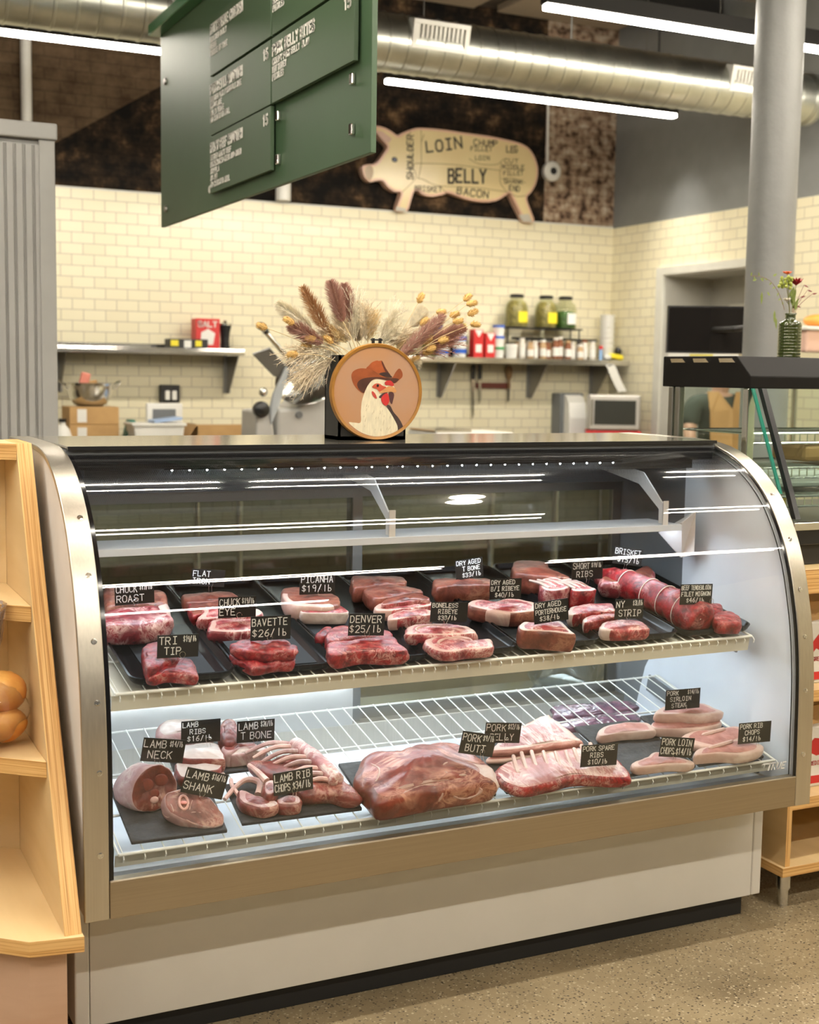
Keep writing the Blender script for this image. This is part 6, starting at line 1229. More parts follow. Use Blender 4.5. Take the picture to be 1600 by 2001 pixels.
PIGTEXT=[('LOIN', [3.943, 6.43, 3.202], [4.262, 6.43, 3.263], 0.078), ('CHUMP', [4.342, 6.43, 3.288], [4.56, 6.43, 3.302], 0.042), ('FILLET', [4.313, 6.43, 3.246], [4.51, 6.43, 3.259], 0.032), ('LOIN', [4.354, 6.43, 3.181], [4.491, 6.43, 3.19], 0.03), ('BELLY', [4.124, 6.43, 2.994], [4.465, 6.43, 3.02], 0.097), ('BACON', [4.2, 6.43, 2.913], [4.488, 6.43, 2.899], 0.051), ('BRISKET', [3.842, 6.43, 2.908], [4.076, 6.43, 2.917], 0.037), ('LEG', [4.633, 6.43, 3.261], [4.736, 6.43, 3.27], 0.046), ('MIDDLE', [4.595, 6.43, 3.13], [4.802, 6.43, 3.143], 0.033), ('FILLET', [4.607, 6.43, 3.083], [4.793, 6.43, 3.102], 0.03), ('SHANK', [4.613, 6.43, 3.022], [4.79, 6.43, 3.031], 0.033), ('END', [4.661, 6.43, 2.973], [4.765, 6.43, 2.972], 0.039), ('CUT', [4.614, 6.43, 3.18], [4.749, 6.43, 3.187], 0.031)]
PIGSHO=[[3.826, 6.43, 2.992], [3.82, 6.43, 3.331]]
PIGLINES=[[[3.8, 6.431, 3.109], [4.141, 6.431, 3.129], [4.586, 6.431, 3.117]], [[3.86, 6.431, 3.004], [3.909, 6.431, 2.999], [4.046, 6.431, 2.962], [4.345, 6.431, 2.972], [4.652, 6.431, 2.959]], [[3.887, 6.431, 3.362], [3.89, 6.431, 3.235], [3.892, 6.431, 3.108], [3.87, 6.431, 3.004]], [[3.796, 6.431, 3.345], [3.798, 6.431, 3.228], [3.805, 6.431, 3.11], [3.85, 6.431, 3.011], [3.737, 6.431, 2.892]], [[4.3, 6.431, 3.185], [4.391, 6.431, 3.153], [4.543, 6.431, 3.161], [4.604, 6.431, 3.21]], [[4.584, 6.431, 3.191], [4.578, 6.431, 3.033], [4.652, 6.431, 2.95]], [[4.587, 6.431, 3.055], [4.69, 6.431, 3.068], [4.806, 6.431, 3.041]], [[4.662, 6.431, 2.951], [4.736, 6.431, 2.93], [4.809, 6.431, 2.944]], [[4.046, 6.431, 2.962], [4.116, 6.431, 2.911]], [[3.912, 6.431, 3.331], [3.889, 6.431, 3.269]]]
PIGEYE=[3.671, 6.43, 3.125]
PIGNOSE=[3.465, 6.43, 3.015]
PIGEAR=[[3.503, 3.327], [3.568, 3.32], [3.645, 3.277], [3.626, 3.246], [3.588, 3.247], [3.541, 3.28]]
PIGHOOF=[[[3.69, 2.783], [3.772, 2.771], [3.766, 2.748], [3.686, 2.751]], [[4.749, 2.789], [4.843, 2.804], [4.879, 2.742], [4.793, 2.74]]]
ROOSTER={'body': [[-0.6, -0.639], [-0.477, -0.639], [-0.346, -0.632], [-0.342, -0.413], [-0.323, -0.194], [-0.277, -0.048], [-0.215, 0.112], [-0.138, 0.215], [-0.015, 0.255], [0.138, 0.244], [0.262, 0.2], [0.338, 0.156], [0.385, 0.069], [0.262, -0.004], [0.2, -0.092], [0.154, -0.18], [0.246, -0.282], [0.323, -0.34], [0.4, -0.472], [0.492, -0.574], [0.554, -0.661], [0.6, -0.778], [0.477, -0.851], [0.323, -0.895], [0.138, -0.924], [-0.046, -0.924], [-0.231, -0.88], [-0.415, -0.793]], 'dark': [[0.2, -0.282], [0.292, -0.282], [0.369, -0.413], [0.477, -0.53], [0.554, -0.647], [0.597, -0.778], [0.485, -0.848], [0.462, -0.705], [0.385, -0.559], [0.292, -0.413]], 'brim': [[-0.292, -0.034], [-0.415, 0.039], [-0.508, 0.156], [-0.554, 0.288], [-0.546, 0.375], [-0.492, 0.434], [-0.385, 0.474], [-0.262, 0.477], [-0.108, 0.448], [0.046, 0.361], [0.2, 0.302], [0.323, 0.288], [0.4, 0.404], [0.462, 0.477], [0.508, 0.477], [0.554, 0.404], [0.554, 0.317], [0.477, 0.244], [0.385, 0.178], [0.277, 0.229], [0.138, 0.266], [-0.015, 0.288], [-0.123, 0.258], [-0.2, 0.156], [-0.246, 0.054]], 'under': [[-0.292, -0.026], [-0.385, 0.039], [-0.431, 0.142], [-0.385, 0.229], [-0.262, 0.28], [-0.077, 0.302], [0.092, 0.302], [0.277, 0.288], [0.477, 0.273], [0.385, 0.185], [0.262, 0.232], [0.108, 0.255], [-0.031, 0.27], [-0.123, 0.222], [-0.2, 0.127], [-0.254, 0.025]], 'crown': [[-0.238, 0.474], [-0.185, 0.536], [-0.108, 0.609], [-0.008, 0.645], [0.031, 0.635], [0.092, 0.645], [0.123, 0.609], [0.185, 0.492], [0.246, 0.397], [0.292, 0.331], [0.169, 0.331], [0.031, 0.375], [-0.108, 0.448]], 'crown_dark': [[0.092, 0.641], [0.123, 0.609], [0.185, 0.492], [0.254, 0.393], [0.2, 0.39], [0.138, 0.492], [0.1, 0.58]], 'band': [[0.046, 0.375], [0.138, 0.404], [0.246, 0.397], [0.292, 0.346], [0.331, 0.302], [0.231, 0.309], [0.123, 0.331]], 'comb': [[0.169, 0.2], [0.231, 0.236], [0.308, 0.229], [0.369, 0.156], [0.338, 0.12], [0.246, 0.142], [0.185, 0.142]], 'face': [[-0.108, 0.098], [-0.046, 0.164], [0.046, 0.171], [0.123, 0.127], [0.2, 0.098], [0.169, 0.039], [0.062, -0.004], [0.0, 0.054], [-0.062, 0.069]], 'beak': [[0.169, 0.069], [0.246, 0.112], [0.338, 0.112], [0.4, 0.069], [0.423, 0.018], [0.4, -0.012], [0.292, 0.003], [0.185, -0.012], [0.092, -0.026], [0.046, -0.012]], 'wattle': [[0.169, -0.034], [0.223, -0.019], [0.262, -0.107], [0.269, -0.194], [0.231, -0.267], [0.185, -0.282], [0.123, -0.238], [0.092, -0.15], [0.123, -0.077]], 'wattle_dark': [[0.262, -0.019], [0.338, -0.004], [0.377, -0.063], [0.354, -0.18], [0.331, -0.253], [0.292, -0.209], [0.269, -0.107]], 'ear': [[-0.115, 0.003], [-0.077, 0.003], [-0.023, -0.063], [0.0, -0.136], [-0.046, -0.128], [-0.1, -0.063]], 'mouth': [[0.046, -0.099], [0.138, -0.026], [0.231, -0.012], [0.169, -0.048], [0.077, -0.121]]}
ROOSTER_EYE=[0.015, 0.13]
SLICER={'rod': [[1.877, 4.5, 1.772], [2.127, 4.5, 1.513]], 'plate': [[1.845, 4.5, 1.625], [1.936, 4.5, 1.66], [2.116, 4.5, 1.482], [1.969, 4.5, 1.505]], 'gauge': [[1.959, 4.5, 1.245], [1.996, 4.5, 1.357], [2.037, 4.5, 1.547], [2.019, 4.5, 1.557], [1.958, 4.5, 1.408], [1.948, 4.5, 1.327]], 'blade': [[2.343, 4.5, 1.568], [2.04, 4.5, 1.368], [2.216, 4.5, 1.431]], 'house': [[2.007, 4.5, 1.327], [2.111, 4.5, 1.327], [2.282, 4.5, 1.484], [2.35, 4.5, 1.422], [2.368, 4.5, 1.359], [2.369, 4.5, 1.207], [2.008, 4.5, 1.208]], 'base': [[1.867, 4.5, 1.316], [1.953, 4.5, 1.316], [1.997, 4.5, 1.183], [1.868, 4.5, 1.183]], 'knob': [[1.883, 4.5, 1.321], [2.023, 4.5, 1.399], [1.904, 4.5, 1.418]]}
FOX=[([0.799, 0.62, 1.607], [0.715, 0.63, 1.752], 'tan'), ([0.819, 0.6, 1.664], [0.787, 0.61, 1.769], 'mauve'), ([0.851, 0.63, 1.665], [0.839, 0.64, 1.765], 'mauve'), ([0.763, 0.6, 1.605], [0.672, 0.61, 1.65], 'mauve'), ([0.984, 0.59, 1.577], [1.12, 0.6, 1.689], 'mauve'), ([1.093, 0.62, 1.619], [1.202, 0.63, 1.659], 'pink'), ([0.741, 0.63, 1.645], [0.648, 0.64, 1.707], 'cream'), ([1.037, 0.63, 1.659], [1.077, 0.64, 1.706], 'cream'), ([0.863, 0.66, 1.614], [0.829, 0.67, 1.7], 'pale'), ([0.889, 0.66, 1.614], [0.898, 0.67, 1.721], 'pale')]
BUNNY=[([0.661, 0.585, 1.66], -25), ([0.726, 0.597, 1.617], 5), ([0.782, 0.609, 1.616], -40), ([0.725, 0.621, 1.597], 0), ([0.672, 0.585, 1.574], 20), ([0.592, 0.597, 1.644], -15), ([1.053, 0.609, 1.735], 60), ([1.205, 0.621, 1.743], 35), ([1.199, 0.585, 1.725], 10), ([1.209, 0.597, 1.7], 25), ([1.159, 0.609, 1.694], 20), ([1.123, 0.621, 1.7], 5), ([1.157, 0.585, 1.675], 10), ([1.218, 0.597, 1.668], -3), ([1.065, 0.609, 1.671], 40), ([1.083, 0.621, 1.621], 30), ([1.112, 0.585, 1.622], 15), ([1.082, 0.597, 1.598], 20), ([1.077, 0.609, 1.589], 15), ([1.045, 0.621, 1.568], 30)]
PAMPAS=[([0.809, 0.63, 1.574], [0.673, 0.62, 1.505]), ([0.804, 0.63, 1.583], [0.647, 0.62, 1.58]), ([0.804, 0.63, 1.564], [0.698, 0.62, 1.491]), ([0.824, 0.63, 1.603], [0.758, 0.62, 1.643]), ([0.866, 0.63, 1.608], [0.865, 0.62, 1.761]), ([0.892, 0.63, 1.609], [0.892, 0.62, 1.729]), ([0.908, 0.63, 1.609], [0.918, 0.62, 1.706]), ([0.935, 0.63, 1.61], [1.001, 0.62, 1.728]), ([0.951, 0.63, 1.61], [1.01, 0.62, 1.66]), ([0.962, 0.63, 1.601], [1.038, 0.62, 1.661]), ([0.995, 0.63, 1.587], [1.011, 0.62, 1.626]), ([1.06, 0.63, 1.579], [1.188, 0.62, 1.641]), ([1.028, 0.63, 1.563], [1.056, 0.62, 1.559]), ([0.855, 0.63, 1.613], [0.809, 0.62, 1.687]), ([0.845, 0.63, 1.608], [0.778, 0.62, 1.653]), ([0.83, 0.63, 1.588], [0.723, 0.62, 1.581])]
FLOWERS={'orange': [2.384, 0.66, 1.864], 'green': [2.381, 0.66, 1.838], 'red': [2.422, 0.66, 1.831], 'white': [2.387, 0.66, 1.778], 'neck': [2.399, 0.66, 1.737], 'baseL': [2.366, 0.66, 1.604], 'baseR': [2.443, 0.66, 1.605], 'shoulder': [2.359, 0.66, 1.719], 'twig': [[2.379, 0.66, 1.751], [2.357, 0.66, 1.797], [2.322, 0.66, 1.836], [2.279, 0.66, 1.852], [2.237, 0.66, 1.852]], 'leafs': [[2.284, 0.66, 1.805], [2.339, 0.66, 1.749], [2.345, 0.66, 1.728], [2.305, 0.66, 1.806], [2.289, 0.66, 1.838], [2.326, 0.66, 1.856], [2.261, 0.66, 1.844]], 'spray': [[2.491, 0.66, 1.806], [2.471, 0.66, 1.818], [2.455, 0.66, 1.834], [2.426, 0.66, 1.767], [2.443, 0.66, 1.793]]}

# painted pig board
t = thing('pig_sign', (4.15, 6.45, 3.0), 'wooden pig shaped butcher sign lettered with the cuts, on the black brick', 'sign')
def inset2(P, d):
    o = []; n = len(P); area = sum(P[i][0]*P[(i+1) % n][1]-P[(i+1) % n][0]*P[i][1] for i in range(n)); s = 1 if area > 0 else -1
    for i in range(n):
        a, b_, c = Vector(P[i-1]), Vector(P[i]), Vector(P[(i+1) % n]); e = ((b_-a).normalized()+(c-b_).normalized())
        if e.length < 1e-6: o.append(P[i]); continue
        e.normalize(); o.append((b_.x-e.y*d*s, b_.y+e.x*d*s))
    return o
PY = 6.46
pgs = [(p.x, p.y) for p in catmull([(x, z, 0) for x, z in PIG], 3, True)]
b = MB(); b.prism([(x, PY-.028, z) for x, z in pgs], (0, .068, 0)); b.build('pig_board', mat('pig_pink', (.66, .42, .30), .3), t, label='pig outline with pink edges')
b = MB(); b.prism([(x, PY-.0295, z) for x, z in inset2(pgs, .018)], (0, .0014, 0)); b.build('pig_face', mat('pig_cream', (.72, .60, .33), .22, col2=(.68, .54, .29), scale=3), t, label='cream painted body')
ink = mat('black_ink', (.02, .018, .014), .5)
for tx_, a, c, hh in PIGTEXT+[('SHOULDER', PIGSHO[0], PIGSHO[1], .05)]:
    a = Vector(a); c = Vector(c); ux = (c-a); wd = ux.length; ux.normalize(); uz = Vector((-ux.z, 0, ux.x)); b = MB()
    wf = wd/text_width(tx_, hh); lettering(b, tx_, Vector((a.x, PY-.0297, a.z)), ux, uz, hh, hh*.19, .0006, jit=.05, w=.62*wf, gap=.28*wf, slant=.05)
    b.build('lettering', ink, t, weld=False, label='black hand painted word')
b = MB()
for l in PIGLINES: b.tube(catmull([(x, PY-.0296, z) for x, y, z in l], 5), .0028, 5)
b.build('cut_lines', mat('brown_line', (.26, .20, .10), .6), t, weld=False)
b = MB(); b.ball((PIGEYE[0], PY-.030, PIGEYE[2]), (.024, .004, .020), 14, 8); b.build('eye', mat('pig_eye', (.05, .06, .09), .2), t, smooth=True)
b = MB(); b.ball((PIGNOSE[0], PY-.030, PIGNOSE[2]), (.035, .003, .055), 14, 8); b.build('nostril', mat('pig_nose', (.50, .38, .26), .4), t, smooth=True)
b = MB(); b.prism([(x, PY-.031, z) for x, z in PIGEAR], (0, .003, 0)); b.build('ear', mat('pig_ear', (.58, .38, .30), .4), t, label='pinkish ear patch')
for l in PIGHOOF:
    b = MB(); b.prism([(x, PY-.031, z) for x, z in l], (0, .003, 0)); b.build('hoof', mat('pig_hoof', (.50, .47, .40), .4), t)
# hanging green menu board
SX = 1.00
t = thing('menu_board', (SX, 1.97, 2.16), 'big green hanging menu board with raised panels of white lettering', 'sign')
gm = mat('green_board', (.050, .100, .048), .5, col2=(.048, .095, .045)); gp_ = mat('green_panel', (.062, .105, .056), .55, col2=(.060, .10, .054))
box('board', SX, SX+.018, 0.84, 3.10, 2.153, 3.011, gm, t, bevel=.002)
box('top_rail', SX-.05, SX+.018, 0.824, 3.117, 2.965, 3.011, mat('bright_green', (.015, .16, .05), .3), t, bevel=.003, label='brighter green top rail')
for y in (1.22, 1.971, 2.916):
    b = MB(); b.tube([(SX+.009, y, 3.011), (SX+.009, y, ZC)], .006, 6); b.build('hanger_rod', M['steel_dark'], t)
rows = (2.205, 2.421, 2.642); PH = .211; cols = ((2.305, 1.623), (1.611, .916))
MENU = {(0, 0): ('ROAST BEEF SANDWICH', '15', ['SMOKED ROAST BEEF', 'HORSERADISH CREAM AND ONION', 'ARUGULA', 'AU JUS', 'ON CIABATTA ROLL']),
 (0, 1): ('PORCHETTA SANDWICH', '15', ['ROASTED PORK / BROCCOLI RABE', 'PROVOLONE', 'SALSA VERDE', 'ON CIABATTA ROLL']),
 (0, 2): ('ROTISSERIE CHICKEN', '24', ['ROASTED DAILY', 'HERBS', 'CHOICE OF SIDE']),
 (1, 1): ('PORK BELLY BITES', '15', ['CRISPY PORK BELLY, SLAW', 'HOT HONEY', 'PICKLES']),
 (1, 2): ('CHICKEN SANDWICH', '15', ['CRISPY CHICKEN', 'SLAW', 'PICKLES'])}
UX, UZ, NX = Vector((0, -1, 0)), Vector((0, 0, 1)), Vector((-1, 0, 0))
for (ci, ri), (title, price, lines) in MENU.items():
    ya, yb = cols[ci]; z0 = rows[ri]
    p = box('menu_panel', SX-.022, SX-.008, yb, ya, z0, z0+PH, gp_, t, bevel=.001)
    b = MB(); hh = .031; wf = min(1, .385/text_width(title, hh)); xs = SX-.0225
    lettering(b, title, (xs, ya-.01, z0+PH-.058), UX, UZ, hh, .0078, .002, w=.62*wf, gap=.28*wf)
    b.build('title_lettering', M['chalk'], p, weld=False, label='white raised title'); b = MB()
    lettering(b, price, (xs, yb+.072, z0+PH-.055), UX, UZ, .031, .0078, .002)
    b.build('price_lettering', M['chalk'], p, weld=False, label='white raised price'); b = MB()
    for k, ln in enumerate(lines):
        wf = min(1, .36/text_width(ln, .017)); lettering(b, ln, (xs, ya-.01, z0+PH-.088-.0252*k), UX, UZ, .0175, .0048, .0015, w=.62*wf, gap=.28*wf)
    b.build('description_lettering', M['chalk'], p, weld=False, label='white raised small lines')
    for yy in (ya-.05, yb+.05): box('standoff', SX-.008, SX, yy-.01, yy+.01, z0+PH/2-.01, z0+PH/2+.01, M['black'], p, bevel=0)
for y, z in ((1.590, 2.379), (1.590, 2.236), (.962, 2.379), (.962, 2.236)):
    box('clip', SX-.014, SX, y-.011, y+.011, z-.017, z+.017, M['chrome'], t, bevel=.004, label='empty steel panel clip')
for y, z in ((3.017, 2.224), (3.017, 2.76), (.891, 2.843)):
    b = MB(); b.lathe([(.016, 0), (.013, .008), (.001, .009)], (SX, y, z), 14, axis=(-1, 0, 0)); b.build('bolt', M['steel_dark'], t, smooth=True)
b = MB(); b.lathe([(.017, 0), (.014, .010), (.001, .012)], (SX, 2.356, 2.228), 16, axis=(-1, 0, 0)); b.build('bolt', M['plastic_white'], t, smooth=True, label='white round stud')
# ------------------------------------------------------------------ black vase, hoop picture, dried grasses
TZ = 1.3497
t = thing('black_vase', (.90, .62, TZ), 'black box vase behind the round chicken picture on the case top', 'vase')
b = MB(); x0, x1, y0, y1, z1 = .800, .997, .575, .675, 1.575
b.box(x0, x1, y0, y1, TZ, TZ+.01); b.box(x0, x1, y0, y0+.006, TZ, z1); b.box(x0, x1, y1-.006, y1, TZ, z1); b.box(x0, x0+.006, y0, y1, TZ, z1); b.box(x1-.006, x1, y0, y1, TZ, z1)
b.build('vase_body', M['black_matt'], t, weld=False)
HC = Vector((.897, .552, TZ+.1295)); RX = Vector((.995, -.0995, 0)).normalized(); NZ = Vector((-.0995, -.995, 0)).normalized(); RR = .1285
t = thing('hoop_picture', (HC.x, HC.y, TZ), 'round wooden hoop picture of a white chicken in a brown cowboy hat', 'picture')
def disc(u, v, d): return HC+RX*(u*RR)+Vector((0, 0, v*RR))+NZ*d
hw = mat('hoop_wood', (.42, .20, .035), .4, col2=(.32, .14, .022), scale=20)
b = MB(); n = 64; prof = [(.93, .010), (.985, .012), (1.0, .006), (1.0, -.006), (.93, -.006)]
vs = [disc(r*math.cos(2*PI*j/n), r*math.sin(2*PI*j/n), d) for r, d in prof for j in range(n)]; m_ = len(prof)
b.add(vs, [(i*n+j, i*n+(j+1) % n, ((i+1) % m_)*n+(j+1) % n, ((i+1) % m_)*n+j) for i in range(m_) for j in range(n)]); b.build('hoop', hw, t, smooth=True, angle=30)
fab = mat('picture_ground', (.43, .26, .17), .85, col2=(.46, .235, .11), scale=6)
b = MB(); b.prism([disc(.94*math.cos(2*PI*j/n), .94*math.sin(2*PI*j/n), .003) for j in range(n)], NZ*.004); pic = b.build('picture_cloth', fab, t)
LAY = [('body', (.78, .70, .50), 'chicken_body', 0), ('dark', (.06, .035, .03), 'shaded_feathers', 1), ('brim', (.36, .085, .018), 'hat_brim', 1), ('under', (.085, .025, .012), 'hat_underside', 2), ('crown', (.45, .10, .02), 'hat_crown', 2), ('crown_dark', (.13, .03, .012), 'hat_crown_side', 3), ('band', (.05, .02, .015), 'hat_band', 4),
 ('wattle_dark', (.09, .03, .03), 'far_wattle', 2), ('face', (.62, .10, .045), 'face_patch', 3), ('comb', (.62, .035, .03), 'comb', 4), ('beak', (.72, .34, .12), 'beak', 4), ('mouth', (.07, .03, .03), 'beak_line', 5), ('wattle', (.66, .035, .03), 'wattle', 5), ('ear', (.60, .07, .05), 'ear_lobe', 4)]
for key, c, nm, lay in LAY:
    P = [p for p in catmull([(x, y, 0) for x, y in ROOSTER[key]], 4, True)]
    P = [p if p.length < .925 else p*(.925/p.length) for p in P]
    b = MB(); b.prism([disc(p.x, p.y, .0071+.0003*lay) for p in P], NZ*.0003)
    b.build(nm, mat(nm, c, .8, col2=tuple(q*(.86 if nm == 'chicken_body' else .68) for q in c), scale=60 if nm == 'chicken_body' else 26, stretch=(3, 3, .6) if nm == 'chicken_body' else None), t, weld=False)
b = MB(); e = ROOSTER_EYE; b.ball(disc(e[0], e[1], .0088), (.0038, .001, .0038), 12, 8); b.build('eye', mat('chicken_eye', (.02, .01, .01), .2), t, smooth=True)
b = MB()
for k in range(34):
    u = random.uniform(-.30, .38); v = random.uniform(-.86, -.30)
    if u > .30 and v > -.6: continue
    s = random.uniform(.03, .07); b.prism([disc(u-s*.12, v, .0077), disc(u+s*.15, v+s*.9, .0077), disc(u+s*.28, v+s*.85, .0077), disc(u+s*.1, v-s*.1, .0077)], NZ*.0002)
b.build('feather_strokes', mat('feather_shade', (.55, .46, .30), .85), t, weld=False)
b = MB()
for s in (-1, 1): b.boxm(Matrix.Translation(HC+Vector((s*.010, 0, RR+.006))), .005, .010, .014)
b.tube([HC+Vector((-.017, 0, RR+.009)), HC+Vector((.017, 0, RR+.009))], .0022, 8); b.build('hoop_screw', M['black'], t, weld=False, label='dark closing screw')
# dried bouquet
dq = thing('dried_bouquet', (.90, .625, TZ+.02), 'wide dried bouquet of grasses and bunny tails in the black vase', 'bouquet')
PC = {'tan': (.50, .27, .12), 'mauve': (.50, .28, .22), 'pink': (.58, .32, .24), 'cream': (.95, .88, .70), 'pale': (.92, .80, .60), 'straw': (.80, .62, .34), 'ochre': (.74, .48, .17)}
PMAT = {k: mat('dried_'+k, c, .9, col2=tuple(q*.75 for q in c), scale=90) for k, c in PC.items()}
VB = Vector((.90, .625, 1.545))
def spike(b, p, d, l, r):
    a = d.orthogonal().normalized()*r; c = d.cross(a).normalized()*r
    n = len(b.v); b.v += [p+a, p-a*.5+c*.87, p-a*.5-c*.87, p+d*l]; b.f += [[n, n+1, n+3], [n+1, n+2, n+3], [n+2, n, n+3]]; b.m += [0, 0, 0]
def rv(): return Vector((random.uniform(-1, 1), random.uniform(-1, 1), random.uniform(-1, 1)))
def stem(p0, p1, m, bend=.02, r=.0011):
    mid = (p0+p1)/2+Vector((random.uniform(-bend, bend)*.4, random.uniform(-bend, bend)*.4, bend*.4)); b = MB(); b.tube(catmull([p0, mid, p1], 6), r, 5); return b.build('stem', m, dq, smooth=True)
def base_for(p): 
    q = VB+Vector((max(-.085, min(.085, (p.x-VB.x)*.30)), random.uniform(-.03, .03), 0)); return q
def fox(a, c, kind):
    a, c = Vector(a), Vector(c); ax = (c-a).normalized(); Ln = (c-a).length; b = MB(); N_ = 900
    b.tube([a, c], .002, 5)
    for k in range(N_):
        q = (k+random.random())/N_; r = .007+.016*math.sin(PI*min(1, q*.95+.05))**.7; pass
        o = rv(); o = (o-ax*o.dot(ax)).normalized()
        spike(b, a+ax*Ln*q+o*r*.35, (o*.75+ax*.8+rv()*.15).normalized(), r*1.25, .0009)
    b.build('foxtail_plume', PMAT[kind], dq, weld=False, label={'tan': 'tan plume', 'mauve': 'mauve plume', 'pink': 'pale pink plume', 'cream': 'cream plume', 'pale': 'pale fluffy plume'}[kind])
    stem(base_for(a), a, PMAT['straw'])
for a, c, k in FOX: fox(a, c, k)
for p, deg in BUNNY:
    p = Vector(p); a = R_(deg); ax = Vector((math.cos(a), 0, math.sin(a)))
    if p.x < VB.x: ax = Vector((-math.cos(a), 0, -math.sin(a))) if deg < 0 and False else Vector((-math.cos(abs(a)), 0, math.sin(abs(a)) if deg <= 0 else math.sin(a)*-.3))
    ax = (ax+Vector((0, random.uniform(-.2, .2), 0))).normalized(); b = MB(); Ln = .030
    Mr = ax.to_track_quat('Z', 'Y').to_matrix(); b.ball(p, (.0082, .0082, .0165), 10, 8, M=Mr)
    for k in range(150):
        o = rv().normalized(); s = Mr @ Vector((o.x*.0082, o.y*.0082, o.z*.0165)); spike(b, p+s*.9, ((Mr @ o)*.7+ax*.7).normalized(), .0075, .0006)
    bt_ = b.build('bunny_tail', PMAT['ochre'], dq, weld=False, label='ochre bunny tail head')
    stem(base_for(p), p-ax*.012, PMAT['straw'], .03, .0009)
for i, (a, c) in enumerate(PAMPAS):
    a, c = Vector(a), Vector(c); b = MB(); kind = 'pink' if i == 11 else ('cream', 'pale', 'straw', 'cream')[i % 4] if i > 3 else 'pale'
    Ln = (c-a).length; ax = (c-a).normalized()
    for k in range(80):
        s0 = a+(c-a)*random.uniform(0, .55)+rv()*.006; dr = (ax+rv()*.42).normalized(); l = Ln*random.uniform(.35, .62); dp = Vector((0, 0, -1))*l*random.uniform(.0, .28)
        P = catmull([s0, s0+dr*l*.5+dp*.2, s0+dr*l+dp], 3); b.tube(P, [.0008]*(len(P)-1)+[.0003], 3, cap=False)
        for q in range(16):
            j = random.randrange(1, len(P)-1); spike(b, P[j].lerp(P[j+1], random.random()), (dr*.8+rv()*.7).normalized(), random.uniform(.008, .017), .0006)
    b.build('pampas_plume', PMAT[kind], dq, weld=False, label='feathery pale pampas spray')
# flower vase on the hood
FX, FY, FZ = 2.405, .66, 1.5985
t = thing('glass_vase', (FX, FY, FZ), 'small green patterned glass vase on the black hood', 'vase')
vg = bpy.data.materials.new('green_vase_glass'); vg.use_nodes = True; q = vg.node_tree.nodes['Principled BSDF']; q.inputs['Base Color'].default_value = (.045, .06, .012, 1); q.inputs['Roughness'].default_value = .08; q.inputs['Transmission Weight'].default_value = .35; q.inputs['Coat Weight'].default_value = .5
n = 40; rows_ = 40; b = MB(); vs = []
for i in range(rows_+1):
    hh = i/rows_*.112
    for j in range(n):
        a = 2*PI*j/n; r = .036+.0016*math.sin(10*a+i*.9)*math.sin(-10*a+i*.9) if i < rows_ else .034
        vs.append(Vector((FX+r*math.cos(a), FY+r*math.sin(a), FZ+hh)))
for rr_, hh in ((.030, .116), (.017, .121), (.016, .135), (.020, .143), (.017, .143), (.013, .130)):
    for j in range(n): a = 2*PI*j/n; vs.append(Vector((FX+rr_*math.cos(a), FY+rr_*math.sin(a), FZ+hh)))
R2 = rows_+7; b.add(vs, [(i*n+j, i*n+(j+1) % n, (i+1)*n+(j+1) % n, (i+1)*n+j) for i in range(R2-1) for j in range(n)]+[tuple(range(n))[::-1]]); b.build('vase_body', vg, t, smooth=True, angle=180)
bq = thing('flower_bouquet', (FX, FY, FZ+.10), 'small fresh bouquet of red, orange and white flowers in the green glass vase', 'bouquet')
lf = mat('leaf_green', (.12, .17, .03), .5, col2=(.20, .24, .06), scale=40); stm = mat('stem_green', (.16, .16, .05), .5)
def fstem(p, m=stm, r=.0012):
    p = Vector(p); b = MB(); b.tube(catmull([(FX+(p.x-FX)*.15, FY, FZ+.10), (FX+(p.x-FX)*.3, FY, FZ+.16), p], 6), r, 5); b.build('stem', m, bq, smooth=True)
def flower(p, r, cm, npet, label, cup=.5):
    p = Vector(p); fstem(p); b = MB()
    for ring in range(2):
        for k in range(npet):
            a = 2*PI*(k+.5*ring)/npet; d = Vector((math.cos(a), math.sin(a)*.9, 0)); c = cup*(1+.6*ring); rr = r*(1-.3*ring); w = d.cross(Vector((0, 0, 1)))*rr*.35; u = Vector((0, 0, rr*c))
            P = [p-w*.3, p+w*.3, p+d*rr*.6+w+u*.5, p+d*rr+u, p+d*rr*.6-w+u*.5]; b.prism(P, (0, 0, .0012))
    b.build('flower_head', mat('petal', cm, .5), bq, weld=False, label=label)
flower(FLOWERS['orange'], .017, (.80, .13, .03), 6, 'orange red flower'); flower(FLOWERS['red'], .024, (.36, .015, .02), 7, 'dark red flower', .9); flower(FLOWERS['white'], .014, (.80, .74, .60), 7, 'white flower', .7)
b = MB(); p = Vector(FLOWERS['green'])
for k in range(26): b.ball(p+rv()*.019, .006, 6, 4)
b.build('green_buds', mat('bud_green', (.35, .40, .07), .5), bq, weld=False, label='yellow green bud cluster'); fstem(p)
tw = catmull(FLOWERS['twig'], 5); b = MB(); b.tube(tw, .0009, 5); b.build('twig', mat('twig', (.22, .14, .08), .6), bq, smooth=True)
def leaf(p, d, l, w, m):
    p = Vector(p); d = Vector(d).normalized(); s = d.cross(Vector((0, -1, .2))).normalized()*w
    b = MB(); b.prism([p, p+d*l*.35+s, p+d*l*.7+s*.7, p+d*l, p+d*l*.7-s*.7, p+d*l*.35-s], (0, .0009, 0)); b.build('leaf', m, bq, weld=False)
for i, p in enumerate(FLOWERS['leafs']): leaf(p, ((0, 0, -1), (.0, 0, -1), (.1, 0, -1), (.6, 0, -.6), (-.7, 0, .5), (.8, 0, .4), (-.8, 0, -.3))[i], .040 if i < 3 else .018, .005 if i < 3 else .004, lf)
for q in range(10): leaf(tw[2+q*2 % len(tw)] if 2+q*2 < len(tw) else tw[-1], (random.uniform(-1, .3), 0, random.uniform(-.6, 1)), .013, .003, lf)
